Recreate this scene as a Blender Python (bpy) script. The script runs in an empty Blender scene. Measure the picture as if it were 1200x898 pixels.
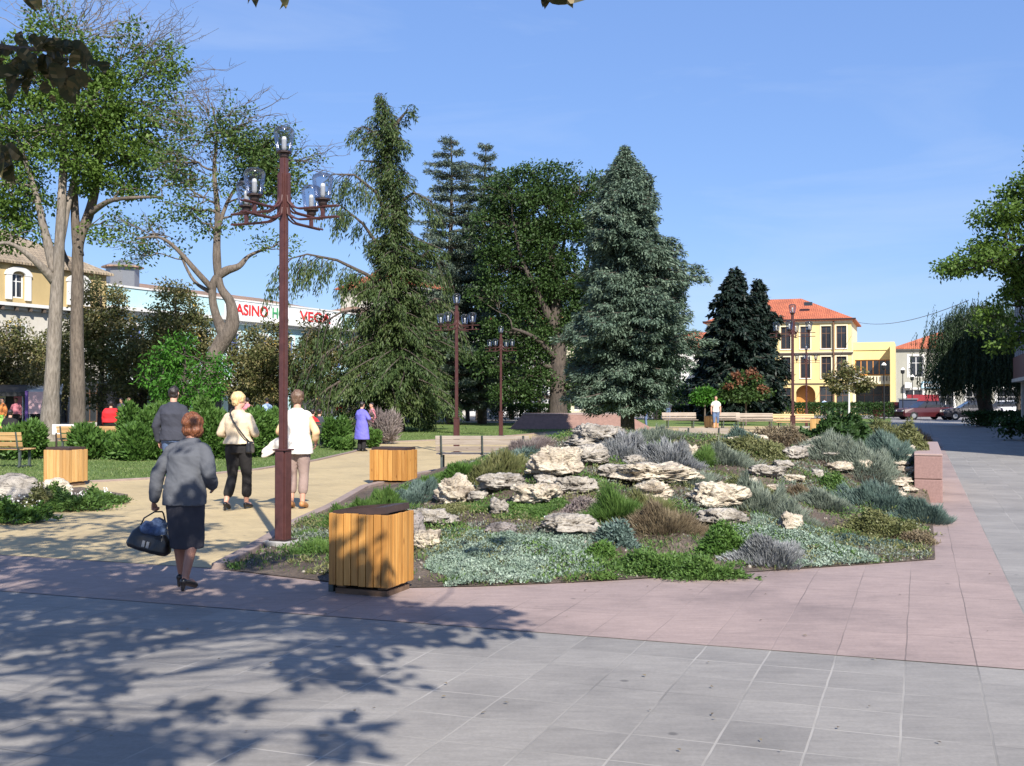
import bpy, bmesh, math, random
import numpy as np
from mathutils import Vector, Matrix, noise, Quaternion

random.seed(7)
rng = np.random.default_rng(11)
sc = bpy.context.scene
COL = sc.collection
R = math.radians

# ------------------------------------------------------------------ camera
FPX = 1300.0
PITCH = math.atan(18 / FPX)
CAMZ = 1.65
cam_d = bpy.data.cameras.new("camera")
cam_d.sensor_width = 36.0
cam_d.lens = FPX / 1200 * 36.0
cam_d.clip_end = 3000
cam_o = bpy.data.objects.new("camera", cam_d)
COL.objects.link(cam_o)
cam_o.location = (0, 0, CAMZ)
cam_o.rotation_euler = (math.pi / 2 + PITCH, 0, 0)
sc.camera = cam_o
CF = Vector((0, math.cos(PITCH), math.sin(PITCH)))
CU = Vector((0, -math.sin(PITCH), math.cos(PITCH)))


def ray(px, py):
    return CF + Vector((1, 0, 0)) * ((px - 600) / FPX) + CU * ((449 - py) / FPX)


def AT(px, py, Y):
    """world point seen at photo position px,py lying at distance Y"""
    r = ray(px, py)
    return Vector((0, 0, CAMZ)) + r * (Y / r.y)


def GP(px, py, z=0.0):
    r = ray(px, py)
    return Vector((0, 0, CAMZ)) + r * ((z - CAMZ) / r.z)


def PX(p):
    q = Vector(p) - Vector((0, 0, CAMZ))
    d = q.dot(CF)
    return 600 + q.x / d * FPX, 449 - q.dot(CU) / d * FPX, d


TH = R(20.2)
CT, ST = math.cos(TH), math.sin(TH)


def ST2(s, t, z=0.0):
    """paving coordinates (across, along) -> world"""
    return Vector((s * CT + t * ST, -s * ST + t * CT, z))


# ------------------------------------------------------------------ sun
SUN_EL = R(38)
SH = Vector((0.286, -0.958, 0)).normalized()
SUNV = Vector((SH.x * math.cos(SUN_EL), SH.y * math.cos(SUN_EL), math.sin(SUN_EL)))


# ------------------------------------------------------------------ bookkeeping
def tag(o, label=None, cat=None, group=None, kind=None):
    if label: o["label"] = label
    if cat: o["category"] = cat
    if group: o["group"] = group
    if kind: o["kind"] = kind
    return o


def empty(name, loc=(0, 0, 0), rz=0.0, label=None, cat=None, group=None):
    o = bpy.data.objects.new(name, None)
    o.empty_display_size = 0.2
    COL.objects.link(o)
    o.location = loc
    o.rotation_euler = (0, 0, rz)
    return tag(o, label, cat, group)


def kids(o):
    return [c for c in KIDS.get(o.name, [])]


KIDS = {}


def setparent(o, p):
    if p is not None:
        o.parent = p
        KIDS.setdefault(p.name, []).append(o)


def copy_tree(o, parent=None, loc=None, rz=None, label=None, group=None, scale=None):
    c = o.copy()
    COL.objects.link(c)
    c.parent = None
    if parent is not None:
        c.parent = parent
        KIDS.setdefault(parent.name, []).append(c)
    if loc is not None: c.location = loc
    if rz is not None: c.rotation_euler = (0, 0, rz)
    if label: c["label"] = label
    if group: c["group"] = group
    if scale: c.scale = (scale,) * 3
    for ch in kids(o):
        copy_tree(ch, c)
    return c


def link(name, me, mat=None, parent=None, loc=None, rz=None):
    o = bpy.data.objects.new(name, me)
    COL.objects.link(o)
    if mat is not None:
        me.materials.append(mat)
    setparent(o, parent)
    if loc is not None: o.location = loc
    if rz is not None: o.rotation_euler = (0, 0, rz)
    return o


class MB:
    def __init__(self):
        self.v = []; self.f = []; self.m = []; self.sm = False

    def add(self, vs, fs, mi=0):
        b = len(self.v)
        self.v += [tuple(v) for v in vs]
        self.f += [tuple(i + b for i in f) for f in fs]
        self.m += [mi] * len(fs)
        return self

    def box(self, c, s, rz=0.0, M=None, mi=0):
        x, y, z = s[0] / 2, s[1] / 2, s[2] / 2
        vs = [Vector(p) for p in ((-x, -y, -z), (x, -y, -z), (x, y, -z), (-x, y, -z), (-x, -y, z), (x, -y, z), (x, y, z), (-x, y, z))]
        if M is None:
            M = Matrix.Rotation(rz, 3, 'Z')
        vs = [M @ v + Vector(c) for v in vs]
        return self.add(vs, [(3, 2, 1, 0), (4, 5, 6, 7), (0, 1, 5, 4), (1, 2, 6, 5), (2, 3, 7, 6), (3, 0, 4, 7)], mi)

    def b2(self, lo, hi, mi=0):
        return self.box([(a + b) / 2 for a, b in zip(lo, hi)], [abs(b - a) for a, b in zip(lo, hi)], mi=mi)

    def prism(self, poly, z0, z1, mi=0):
        n = len(poly)
        a = 0.5 * sum(poly[i][0] * poly[(i + 1) % n][1] - poly[(i + 1) % n][0] * poly[i][1] for i in range(n))
        if a < 0: poly = poly[::-1]
        vs = [(p[0], p[1], z0) for p in poly] + [(p[0], p[1], z1) for p in poly]
        fs = [tuple(range(n - 1, -1, -1)), tuple(range(n, 2 * n))]
        fs += [(i, (i + 1) % n, (i + 1) % n + n, i + n) for i in range(n)]
        return self.add(vs, fs, mi)

    def tube(self, pts, rad, n=8, caps=True, mi=0):
        pts = [Vector(p) for p in pts]
        if not isinstance(rad, (list, tuple)): rad = [rad] * len(pts)
        up = Vector((0.13, 0.07, 1)).normalized()
        rings = []
        d0 = None
        X = None
        for i, p in enumerate(pts):
            a = pts[max(i - 1, 0)]; b = pts[min(i + 1, len(pts) - 1)]
            d = (b - a)
            d = d.normalized() if d.length > 1e-9 else Vector((0, 0, 1))
            if X is None:
                X = d.cross(Vector((1, 0, 0)) if abs(d.x) < 0.8 else Vector((0, 1, 0))).normalized()
            else:
                X = (X - d * X.dot(d))
                X = X.normalized() if X.length > 1e-6 else d.orthogonal().normalized()
            Y = d.cross(X)
            rings.append([p + (X * math.cos(2 * math.pi * k / n) + Y * math.sin(2 * math.pi * k / n)) * rad[i] for k in range(n)])
        vs = [v for r in rings for v in r]
        fs = []
        for i in range(len(pts) - 1):
            for k in range(n):
                fs.append((i * n + k, i * n + (k + 1) % n, (i + 1) * n + (k + 1) % n, (i + 1) * n + k))
        if caps:
            fs.append(tuple(range(n - 1, -1, -1)))
            m = (len(pts) - 1) * n
            fs.append(tuple(range(m, m + n)))
        return self.add(vs, fs, mi)

    def lathe(self, c, prof, n=16, mi=0):
        c = Vector(c)
        vs = []
        for (r, z) in prof:
            for k in range(n):
                a = 2 * math.pi * k / n
                vs.append(c + Vector((r * math.cos(a), r * math.sin(a), z)))
        fs = []
        for i in range(len(prof) - 1):
            for k in range(n):
                fs.append((i * n + k, i * n + (k + 1) % n, (i + 1) * n + (k + 1) % n, (i + 1) * n + k))
        fs.append(tuple(range(n - 1, -1, -1)))
        m = (len(prof) - 1) * n
        fs.append(tuple(range(m, m + n)))
        return self.add(vs, fs, mi)

    def build(self, name, mat, parent=None, loc=None, rz=None, smooth=False, bevel=0.0):
        me = bpy.data.meshes.new(name)
        me.from_pydata(self.v, [], self.f)
        mats = mat if isinstance(mat, (list, tuple)) else [mat]
        for m in mats: me.materials.append(m)
        if len(mats) > 1:
            me.polygons.foreach_set("material_index", self.m)
        if smooth:
            me.polygons.foreach_set("use_smooth", [True] * len(me.polygons))
        me.update()
        o = link(name, me, None, parent, loc, rz)
        if bevel > 0:
            b = o.modifiers.new("bevel", 'BEVEL'); b.width = bevel; b.segments = 2; b.limit_method = 'ANGLE'; b.angle_limit = R(50)
        return o


def np_mesh(name, V, F, mat, parent=None, rnd=None, loc=None, smooth=False):
    V = np.asarray(V, dtype=np.float32).reshape(-1, 3)
    F = np.asarray(F, dtype=np.int32)
    k = F.shape[1]
    me = bpy.data.meshes.new(name)
    me.vertices.add(len(V)); me.vertices.foreach_set("co", V.ravel())
    me.loops.add(F.size); me.loops.foreach_set("vertex_index", F.ravel())
    me.polygons.add(len(F))
    me.polygons.foreach_set("loop_start", np.arange(0, F.size, k, dtype=np.int32))
    me.polygons.foreach_set("loop_total", np.full(len(F), k, dtype=np.int32))
    if smooth:
        me.polygons.foreach_set("use_smooth", np.ones(len(F), dtype=bool))
    me.update(calc_edges=True)
    if rnd is not None:
        a = me.attributes.new("rnd", 'FLOAT', 'FACE')
        a.data.foreach_set("value", np.asarray(rnd, dtype=np.float32))
    return link(name, me, mat, parent, loc)


def unit(a):
    return a / np.maximum(np.linalg.norm(a, axis=1, keepdims=True), 1e-9)


def rhombs(C, D, N, L, W, base=0.0):
    """leaf quads: centre-base C, long axis D, rough normal N, length L, width W"""
    C = np.asarray(C, float); n = len(C)
    D = unit(D); S = unit(np.cross(D, N))
    L = np.broadcast_to(L, (n,))[:, None]; W = np.broadcast_to(W, (n,))[:, None]
    Nn = unit(np.cross(S, D))
    V = np.empty((n, 4, 3))
    V[:, 0] = C
    V[:, 1] = C + D * L * 0.45 + S * W * 0.5 + Nn * W * 0.12
    V[:, 2] = C + D * L
    V[:, 3] = C + D * L * 0.45 - S * W * 0.5 + Nn * W * 0.12
    F = np.arange(n * 4).reshape(n, 4)
    return V.reshape(-1, 3), F


def rand_dirs(n):
    return unit(rng.normal(size=(n, 3)))


# ------------------------------------------------------------------ materials
def newmat(name):
    m = bpy.data.materials.new(name)
    m.use_nodes = True
    nt = m.node_tree
    for n in list(nt.nodes): nt.nodes.remove(n)
    out = nt.nodes.new("ShaderNodeOutputMaterial")
    bs = nt.nodes.new("ShaderNodeBsdfPrincipled")
    nt.links.new(bs.outputs[0], out.inputs[0])
    return m, nt, bs, out


def ramp(nt, stops, interp='LINEAR'):
    r = nt.nodes.new("ShaderNodeValToRGB")
    cr = r.color_ramp
    cr.interpolation = interp
    while len(cr.elements) < len(stops): cr.elements.new(0.5)
    for e, (p, c) in zip(cr.elements, stops):
        e.position = p; e.color = (*c, 1)
    return r


def noise_node(nt, co, scale, detail=4, rough=0.55, dist=0.0):
    n = nt.nodes.new("ShaderNodeTexNoise")
    n.inputs["Scale"].default_value = scale
    n.inputs["Detail"].default_value = detail
    n.inputs["Roughness"].default_value = rough
    n.inputs["Distortion"].default_value = dist
    nt.links.new(co, n.inputs["Vector"])
    return n


def coords(nt, world=False, scale=(1, 1, 1), rot=(0, 0, 0), loc=(0, 0, 0)):
    if world:
        g = nt.nodes.new("ShaderNodeNewGeometry"); src = g.outputs["Position"]
    else:
        g = nt.nodes.new("ShaderNodeTexCoord"); src = g.outputs["Object"]
    mp = nt.nodes.new("ShaderNodeMapping")
    mp.inputs["Scale"].default_value = scale
    mp.inputs["Rotation"].default_value = rot
    mp.inputs["Location"].default_value = loc
    nt.links.new(src, mp.inputs["Vector"])
    return mp.outputs[0]


def mixc(nt, a, b, fac, mode='MIX'):
    m = nt.nodes.new("ShaderNodeMix"); m.data_type = 'RGBA'; m.blend_type = mode
    for sock, val in ((m.inputs[6], a), (m.inputs[7], b), (m.inputs[0], fac)):
        if hasattr(val, "is_linked") or isinstance(val, bpy.types.NodeSocket):
            nt.links.new(val, sock)
        elif isinstance(val, (int, float)):
            sock.default_value = val
        else:
            sock.default_value = (*val, 1)
    return m.outputs[2]


def bump(nt, bs, h, strength=0.3, dist=0.02):
    b = nt.nodes.new("ShaderNodeBump")
    b.inputs["Strength"].default_value = strength
    b.inputs["Distance"].default_value = dist
    nt.links.new(h, b.inputs["Height"])
    nt.links.new(b.outputs[0], bs.inputs["Normal"])


def simple(name, c, c2=None, rough=0.7, scale=6.0, bumps=0.0, metal=0.0, stretch=(1, 1, 1), spec=0.4, detail=5, bd=0.01, world=False):
    m, nt, bs, out = newmat(name)
    co = coords(nt, world, stretch)
    if c2 is None: c2 = tuple(x * 0.8 for x in c)
    n = noise_node(nt, co, scale, detail, 0.6)
    r = ramp(nt, [(0.3, c2), (0.7, c)])
    nt.links.new(n.outputs[0], r.inputs[0])
    nt.links.new(r.outputs[0], bs.inputs["Base Color"])
    bs.inputs["Roughness"].default_value = rough
    bs.inputs["Metallic"].default_value = metal
    bs.inputs["Specular IOR Level"].default_value = spec
    if bumps > 0: bump(nt, bs, n.outputs[0], bumps, bd)
    return m


def leafmat(name, stops, trans=0.3, rough=0.55, spec=0.3):
    """leaf colour differs leaf by leaf (attribute rnd, random per leaf and per clump)"""
    m, nt, bs, out = newmat(name)
    at = nt.nodes.new("ShaderNodeAttribute"); at.attribute_name = "rnd"
    r = ramp(nt, stops)
    nt.links.new(at.outputs["Fac"], r.inputs[0])
    nt.links.new(r.outputs[0], bs.inputs["Base Color"])
    bs.inputs["Roughness"].default_value = rough
    bs.inputs["Specular IOR Level"].default_value = spec
    tr = nt.nodes.new("ShaderNodeBsdfTranslucent")
    nt.links.new(r.outputs[0], tr.inputs[0])
    mx = nt.nodes.new("ShaderNodeMixShader"); mx.inputs[0].default_value = trans
    nt.links.new(bs.outputs[0], mx.inputs[1]); nt.links.new(tr.outputs[0], mx.inputs[2])
    nt.links.new(mx.outputs[0], out.inputs[0])
    return m


def lm(name, a, b, c, trans=0.3, rough=0.55, d=None, spec=0.3):
    st = [(0.0, a), (0.5, b), (1.0, c)] if d is None else [(0.0, a), (0.45, b), (0.88, c), (0.97, d)]
    return leafmat(name, st, trans, rough, spec)


M = {}
M['conc'] = simple('concrete', (0.357, 0.340, 0.315), (0.255, 0.246, 0.230), .9, 9, .3)
M['post'] = simple('brown_painted_steel', (.085, .032, .028), (.055, .020, .018), .42, 14, .06, spec=.5)
M['postdark'] = simple('dark_brown_steel', (.035, .02, .018), (.02, .012, .01), .5, 20, .05)
M['black'] = simple('black_paint', (.012, .012, .014), (.02, .02, .02), .45, 20)
M['iron'] = simple('grey_green_bench_iron', (.07, .085, .08), (.045, .055, .05), .55, 20, .1)
M['metal'] = simple('grey_metal', (.35, .36, .37), (.25, .25, .26), .4, 30, .05, metal=.6)
M['white'] = simple('white_paint', (0.702, 0.693, 0.675), (0.612, 0.603, 0.585), .6, 5)
M['dirt'] = simple('dirt', (.10, .075, .055), (.045, .033, .025), .95, 5, .8, bd=.05)
M['red'] = simple('red_panel', (.25, .02, .018), (.18, .014, .014), .6, 3)
M['dkglass'] = simple('dark_window_glass', (.02, .022, .028), (.03, .033, .04), .08, 2, spec=.6)
M['shopglass'] = simple('shop_glass', (.03, .035, .04), (.05, .055, .06), .12, 1, spec=.6)


def woodmat(name, a, b, c, rough=.55, axis=2, scale=1.0):
    """plank wood: long grain, a tone per plank, knots"""
    m, nt, bs, out = newmat(name)
    st = [14, 14, 14]; st[axis] = 1.1
    co = coords(nt, False, tuple(s * scale for s in st))
    n = noise_node(nt, co, 1.6, 6, .6, .6)
    n2 = noise_node(nt, coords(nt, False, (1, 1, 1)), 2.3, 2)
    r = ramp(nt, [(.25, c), (.5, a), (.75, b)])
    nt.links.new(n.outputs[0], r.inputs[0])
    geo = nt.nodes.new("ShaderNodeNewGeometry")
    rr = ramp(nt, [(0, (.50, .45, .42)), (.5, (.85, .8, .76)), (1, (1.05, 1.02, 1.0))])
    nt.links.new(geo.outputs["Random Per Island"], rr.inputs[0])
    o1 = mixc(nt, r.outputs[0], rr.outputs[0], .8, 'MULTIPLY')
    vo = nt.nodes.new("ShaderNodeTexVoronoi"); vo.inputs["Scale"].default_value = 1.0
    nt.links.new(coords(nt, False, tuple((9 if i != axis else 3.1) for i in range(3))), vo.inputs["Vector"])
    kr = ramp(nt, [(.05, (.35, .25, .2)), (.14, (1, 1, 1))])
    nt.links.new(vo.outputs["Distance"], kr.inputs[0])
    o2 = mixc(nt, o1, kr.outputs[0], .8, 'MULTIPLY')
    nt.links.new(o2, bs.inputs["Base Color"])
    bs.inputs["Roughness"].default_value = rough
    bump(nt, bs, n.outputs[0], .25, .004)
    return m


M['binwood'] = woodmat('varnished_orange_pine', (0.510, 0.255, 0.064), (0.578, 0.323, 0.102), (0.357, 0.153, 0.034), .38)
M['binwood2'] = woodmat('pale_varnished_pine', (0.561, 0.340, 0.128), (0.612, 0.408, 0.187), (0.442, 0.238, 0.076), .45)
M['weathered'] = woodmat('weathered_grey_planks', (0.357, 0.306, 0.255), (0.442, 0.391, 0.323), (0.255, 0.212, 0.170), .8, axis=0)
M['benchwood'] = woodmat('bench_pine', (0.510, 0.323, 0.145), (0.578, 0.391, 0.212), (0.391, 0.230, 0.093), .55, axis=0)
M['skidwood'] = woodmat('dark_skid_wood', (.16, .10, .06), (.22, .14, .09), (.09, .055, .035), .8, axis=0)


def pavemat(name, base, base2, joint, w, h, mortar, loc, var=.12, jl=.6, off=0.0):
    m, nt, bs, out = newmat(name)
    co = coords(nt, True, (1, 1, 1), (0, 0, TH), loc)
    br = nt.nodes.new("ShaderNodeTexBrick")
    br.offset = off; br.squash = 1.0
    br.inputs["Scale"].default_value = 1.0
    br.inputs["Mortar Size"].default_value = mortar
    br.inputs["Mortar Smooth"].default_value = .3
    br.inputs["Bias"].default_value = 0.0
    br.inputs["Brick Width"].default_value = w
    br.inputs["Row Height"].default_value = h
    br.inputs["Color1"].default_value = (*base, 1)
    br.inputs["Color2"].default_value = (*base2, 1)
    br.inputs["Mortar"].default_value = (*base, 1)
    # slightly wavy joints
    nv = noise_node(nt, coords(nt, True), 1.3, 3)
    sub = nt.nodes.new("ShaderNodeVectorMath"); sub.operation = 'SUBTRACT'
    sub.inputs[1].default_value = (.5, .5, .5)
    nt.links.new(nv.outputs["Color"], sub.inputs[0])
    scl = nt.nodes.new("ShaderNodeVectorMath"); scl.operation = 'SCALE'; scl.inputs["Scale"].default_value = .025
    nt.links.new(sub.outputs[0], scl.inputs[0])
    ad = nt.nodes.new("ShaderNodeVectorMath"); ad.operation = 'ADD'
    nt.links.new(co, ad.inputs[0]); nt.links.new(scl.outputs[0], ad.inputs[1])
    nt.links.new(ad.outputs[0], br.inputs["Vector"])
    # stains and cloudy wear; streaks along the slab rows
    n1 = noise_node(nt, coords(nt, True), .7, 6, .65)
    n2 = noise_node(nt, coords(nt, True, (3, 14, 1), (0, 0, TH)), 1.2, 5, .65)
    n3 = noise_node(nt, coords(nt, True), 45, 4, .7)
    r1 = ramp(nt, [(.28, (1 - var * 2.3,) * 3), (.5, (1 - var * .3,) * 3), (.72, (1 + var * .6,) * 3)])
    r2 = ramp(nt, [(.3, (1 - var * 1.1,) * 3), (.65, (1.04,) * 3)])
    r3 = ramp(nt, [(.3, (.84,) * 3), (.7, (1.1,) * 3)])
    nt.links.new(n1.outputs[0], r1.inputs[0]); nt.links.new(n2.outputs[0], r2.inputs[0]); nt.links.new(n3.outputs[0], r3.inputs[0])
    c = mixc(nt, br.outputs["Color"], r1.outputs[0], 1.0, 'MULTIPLY')
    c = mixc(nt, c, r2.outputs[0], 1.0, 'MULTIPLY')
    c = mixc(nt, c, r3.outputs[0], .7, 'MULTIPLY')
    # small dark spots (gum, stains)
    vo = nt.nodes.new("ShaderNodeTexVoronoi"); vo.inputs["Scale"].default_value = 1.7
    nt.links.new(coords(nt, True, (1, 1.0, 1)), vo.inputs["Vector"])
    vr = ramp(nt, [(.03, (.42, .42, .42)), (.055, (1, 1, 1))])
    nt.links.new(vo.outputs["Distance"], vr.inputs[0])
    c = mixc(nt, c, vr.outputs[0], .8, 'MULTIPLY')
    # joints: pale in places, dark in others
    jn = noise_node(nt, coords(nt, True), .45, 4, .6)
    jr = ramp(nt, [(.42, joint), (.60, tuple(x * jl for x in joint))])
    nt.links.new(jn.outputs[0], jr.inputs[0])
    mf = nt.nodes.new("ShaderNodeMath"); mf.operation = 'MULTIPLY'; mf.inputs[1].default_value = .85
    nt.links.new(br.outputs["Fac"], mf.inputs[0])
    c = mixc(nt, c, jr.outputs[0], mf.outputs[0])
    nt.links.new(c, bs.inputs["Base Color"])
    rr = nt.nodes.new("ShaderNodeMapRange"); rr.inputs[3].default_value = .6; rr.inputs[4].default_value = .85
    nt.links.new(n1.outputs[0], rr.inputs[0]); nt.links.new(rr.outputs[0], bs.inputs["Roughness"])
    inv = nt.nodes.new("ShaderNodeMath"); inv.operation = 'SUBTRACT'; inv.inputs[0].default_value = 1.0
    nt.links.new(br.outputs["Fac"], inv.inputs[1])
    ad2 = nt.nodes.new("ShaderNodeMath"); ad2.operation = 'MULTIPLY_ADD'; ad2.inputs[1].default_value = .35
    nt.links.new(n3.outputs[0], ad2.inputs[0]); nt.links.new(inv.outputs[0], ad2.inputs[2])
    bump(nt, bs, ad2.outputs[0], .35, .004)
    return m


PLOC = (-.32, -7.4, 0)
M['pave_grey'] = pavemat('grey_slabs', (0.273, 0.253, 0.229), (0.231, 0.214, 0.194), (0.331, 0.308, 0.277), .415, .415, .007, PLOC, .14, .45)
M['pave_pink'] = pavemat('pink_slabs', (.325, .243, .215), (.295, .222, .197), (.27, .205, .18), .415, .83, .005, PLOC, .16, .42)
M['pave_sand'] = pavemat('sand_pavers', (0.490, 0.379, 0.201), (0.442, 0.340, 0.182), (0.356, 0.273, 0.154), .2, .1, .006, (0.000, 0.000, 0.000), .12, .7, .5)
M['pave_far'] = pavemat('far_plaza', (0.272, 0.256, 0.240), (0.240, 0.224, 0.216), (0.176, 0.168, 0.160), .5, .5, .02, (0.000, 0.000, 0.000), .2, .6)


def grassmat(name, a, b, c):
    m, nt, bs, out = newmat(name)
    n = noise_node(nt, coords(nt, True), .6, 5, .6)
    n2 = noise_node(nt, coords(nt, True, (1, 1, 1)), 14, 5, .75)
    r = ramp(nt, [(.3, a), (.5, b), (.72, c)])
    nt.links.new(n.outputs[0], r.inputs[0])
    r2 = ramp(nt, [(.3, (.62, .62, .6)), (.7, (1.25, 1.25, 1.2))])
    nt.links.new(n2.outputs[0], r2.inputs[0])
    c_ = mixc(nt, r.outputs[0], r2.outputs[0], 1.0, 'MULTIPLY')
    nt.links.new(c_, bs.inputs["Base Color"])
    bs.inputs["Roughness"].default_value = .9
    bs.inputs["Specular IOR Level"].default_value = .15
    bump(nt, bs, n2.outputs[0], .9, .05)
    return m


M['lawn'] = grassmat('lawn', (0.093, 0.140, 0.038), (0.119, 0.174, 0.051), (0.170, 0.196, 0.072))


def soilmat():
    m, nt, bs, out = newmat('garden_soil')
    n = noise_node(nt, coords(nt, True), 1.3, 6, .6)
    n2 = noise_node(nt, coords(nt, True), 22, 6, .7)
    r = ramp(nt, [(.3, (.065, .045, .032)), (.5, (.13, .095, .07)), (.7, (.21, .165, .125))])
    nt.links.new(n.outputs[0], r.inputs[0])
    r2 = ramp(nt, [(.3, (.55, .55, .55)), (.55, (1, 1, 1)), (.72, (1.7, 1.6, 1.5))])
    nt.links.new(n2.outputs[0], r2.inputs[0])
    nt.links.new(mixc(nt, r.outputs[0], r2.outputs[0], 1, 'MULTIPLY'), bs.inputs["Base Color"])
    bs.inputs["Roughness"].default_value = .95
    bump(nt, bs, n2.outputs[0], 1, .06)
    return m


M['soil'] = soilmat()


def rockmat(name, light, mid, dark):
    m, nt, bs, out = newmat(name)
    n = noise_node(nt, coords(nt, True), 3.2, 8, .62, .3)
    n2 = noise_node(nt, coords(nt, True, (1, 1, 2.2)), 17, 8, .72)
    vo = nt.nodes.new("ShaderNodeTexVoronoi"); vo.inputs["Scale"].default_value = 17
    nt.links.new(coords(nt, True, (1, 1, 1.8)), vo.inputs["Vector"])
    r = ramp(nt, [(.32, dark), (.48, mid), (.62, light)])
    nt.links.new(n.outputs[0], r.inputs[0])
    r2 = ramp(nt, [(.30, (.34, .31, .28)), (.43, (1, 1, 1))])
    nt.links.new(n2.outputs[0], r2.inputs[0])
    r3 = ramp(nt, [(.10, (.30, .27, .24)), (.24, (1, 1, 1))])
    nt.links.new(vo.outputs["Distance"], r3.inputs[0])
    c = mixc(nt, r.outputs[0], r2.outputs[0], .75, 'MULTIPLY')
    c = mixc(nt, c, r3.outputs[0], .35, 'MULTIPLY')
    nt.links.new(c, bs.inputs["Base Color"])
    bs.inputs["Roughness"].default_value = .92
    bs.inputs["Specular IOR Level"].default_value = .2
    ad = nt.nodes.new("ShaderNodeMath"); ad.operation = 'MULTIPLY_ADD'; ad.inputs[1].default_value = .6
    nt.links.new(vo.outputs["Distance"], ad.inputs[0]); nt.links.new(n2.outputs[0], ad.inputs[2])
    bump(nt, bs, ad.outputs[0], .9, .05)
    return m


M['rock_white'] = rockmat('white_limestone', (0.685, 0.609, 0.476), (0.533, 0.457, 0.353), (0.258, 0.209, 0.162))
M['rock_grey'] = rockmat('grey_limestone', (0.505, 0.458, 0.393), (0.355, 0.318, 0.271), (0.141, 0.122, 0.102))
M['rock_dark'] = rockmat('mauve_grey_limestone', (0.391, 0.348, 0.323), (0.289, 0.255, 0.238), (0.111, 0.098, 0.093))

# foliage colours (linear base colours)
M['lf_ash'] = lm('ash_leaves', (.05, .095, .018), (.095, .165, .028), (.17, .26, .05), .42)
M['lf_ash2'] = lm('ash_leaves_dull', (.045, .085, .022), (.08, .14, .035), (.15, .20, .06), .38)
M['lf_linden'] = lm('turning_linden_leaves', (.06, .08, .025), (.12, .13, .045), (.27, .22, .11), .35, d=(.50, .36, .08))
M['lf_bright'] = lm('bright_green_leaves', (.04, .12, .015), (.06, .18, .02), (.10, .25, .03), .4)
M['lf_hedge'] = lm('juniper_shrub', (0.035, 0.084, 0.016), (0.070, 0.145, 0.026), (0.114, 0.202, 0.044), .25)
M['lf_dark'] = lm('dark_green_leaves', (.02, .045, .012), (.035, .075, .018), (.06, .115, .03), .25)
M['lf_decid'] = lm('park_tree_leaves', (0.022, 0.048, 0.013), (0.040, 0.080, 0.019), (0.072, 0.124, 0.032), .3)
M['lf_spruceg'] = lm('green_spruce_needles', (0.022, 0.044, 0.013), (0.048, 0.080, 0.022), (0.096, 0.124, 0.040), .2)
M['lf_cedar'] = lm('grey_cedar_needles', (0.047, 0.076, 0.051), (0.111, 0.153, 0.111), (0.204, 0.246, 0.191), .18)
M['lf_blue'] = lm('blue_spruce_needles', (0.043, 0.074, 0.053), (0.098, 0.144, 0.101), (0.183, 0.242, 0.172), .16)
M['lf_darkspruce'] = lm('dark_spruce_needles', (.006, .012, .010), (.011, .022, .016), (.02, .035, .024), .05)
M['lf_willow'] = lm('willow_leaves', (.014, .028, .012), (.024, .045, .018), (.045, .075, .03), .25)
M['lf_near'] = lm('overhanging_leaves', (.022, .028, .009), (.045, .046, .014), (.085, .065, .022), .28, d=(.22, .17, .08))
M['lf_red'] = lm('rust_red_leaves', (.13, .05, .025), (.20, .085, .045), (.28, .14, .08), .3)
M['lf_yellow'] = lm('yellow_leaves', (.22, .20, .03), (.30, .25, .04), (.42, .34, .07), .3)
M['pl_silver'] = lm('silver_mat', (0.093, 0.140, 0.102), (0.212, 0.281, 0.212), (0.374, 0.442, 0.357), .15)
M['pl_lav'] = lm('lavender_grey', (0.119, 0.128, 0.123), (0.212, 0.221, 0.225), (0.340, 0.340, 0.348), .15)
M['pl_grey'] = lm('grey_green_herb', (.085, .11, .085), (.16, .19, .145), (.26, .29, .23), .15)
M['pl_teal'] = lm('blue_green_herb', (.05, .085, .07), (.10, .15, .125), (.17, .23, .20), .15)
M['pl_green'] = lm('green_herb', (.04, .085, .02), (.085, .16, .035), (.15, .24, .06), .3)
M['pl_olive'] = lm('olive_herb', (.07, .085, .03), (.14, .15, .055), (.25, .24, .11), .25)
M['pl_dry'] = lm('dry_brown_herb', (.09, .065, .04), (.17, .13, .08), (.29, .24, .15), .2)
M['pl_mauve'] = lm('mauve_dry_flower', (.13, .10, .10), (.21, .17, .16), (.30, .26, .23), .2)
M['pl_flower'] = lm('white_flowers', (.6, .6, .55), (.7, .7, .65), (.8, .8, .75), .1)
M['grassb'] = lm('grass_blades', (0.085, 0.136, 0.034), (0.128, 0.187, 0.051), (0.187, 0.230, 0.085), .3)


def barkmat(name, a, b):
    m, nt, bs, out = newmat(name)
    n = noise_node(nt, coords(nt, False, (6, 6, 1.2)), 2.5, 7, .65, .4)
    n2 = noise_node(nt, coords(nt, False), .9, 3)
    r = ramp(nt, [(.35, b), (.6, a)])
    nt.links.new(n.outputs[0], r.inputs[0])
    r2 = ramp(nt, [(.3, (.75, .75, .75)), (.7, (1.15, 1.12, 1.08))])
    nt.links.new(n2.outputs[0], r2.inputs[0])
    nt.links.new(mixc(nt, r.outputs[0], r2.outputs[0], 1, 'MULTIPLY'), bs.inputs["Base Color"])
    bs.inputs["Roughness"].default_value = .92
    bump(nt, bs, n.outputs[0], .8, .06)
    return m


M['bark_pale'] = barkmat('pale_grey_bark', (0.234, 0.203, 0.172), (0.117, 0.098, 0.078))
M['bark_dark'] = barkmat('dark_bark', (.10, .08, .065), (.04, .032, .027))
M['bark_mid'] = barkmat('mid_bark', (0.152, 0.124, 0.100), (0.072, 0.056, 0.044))
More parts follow.
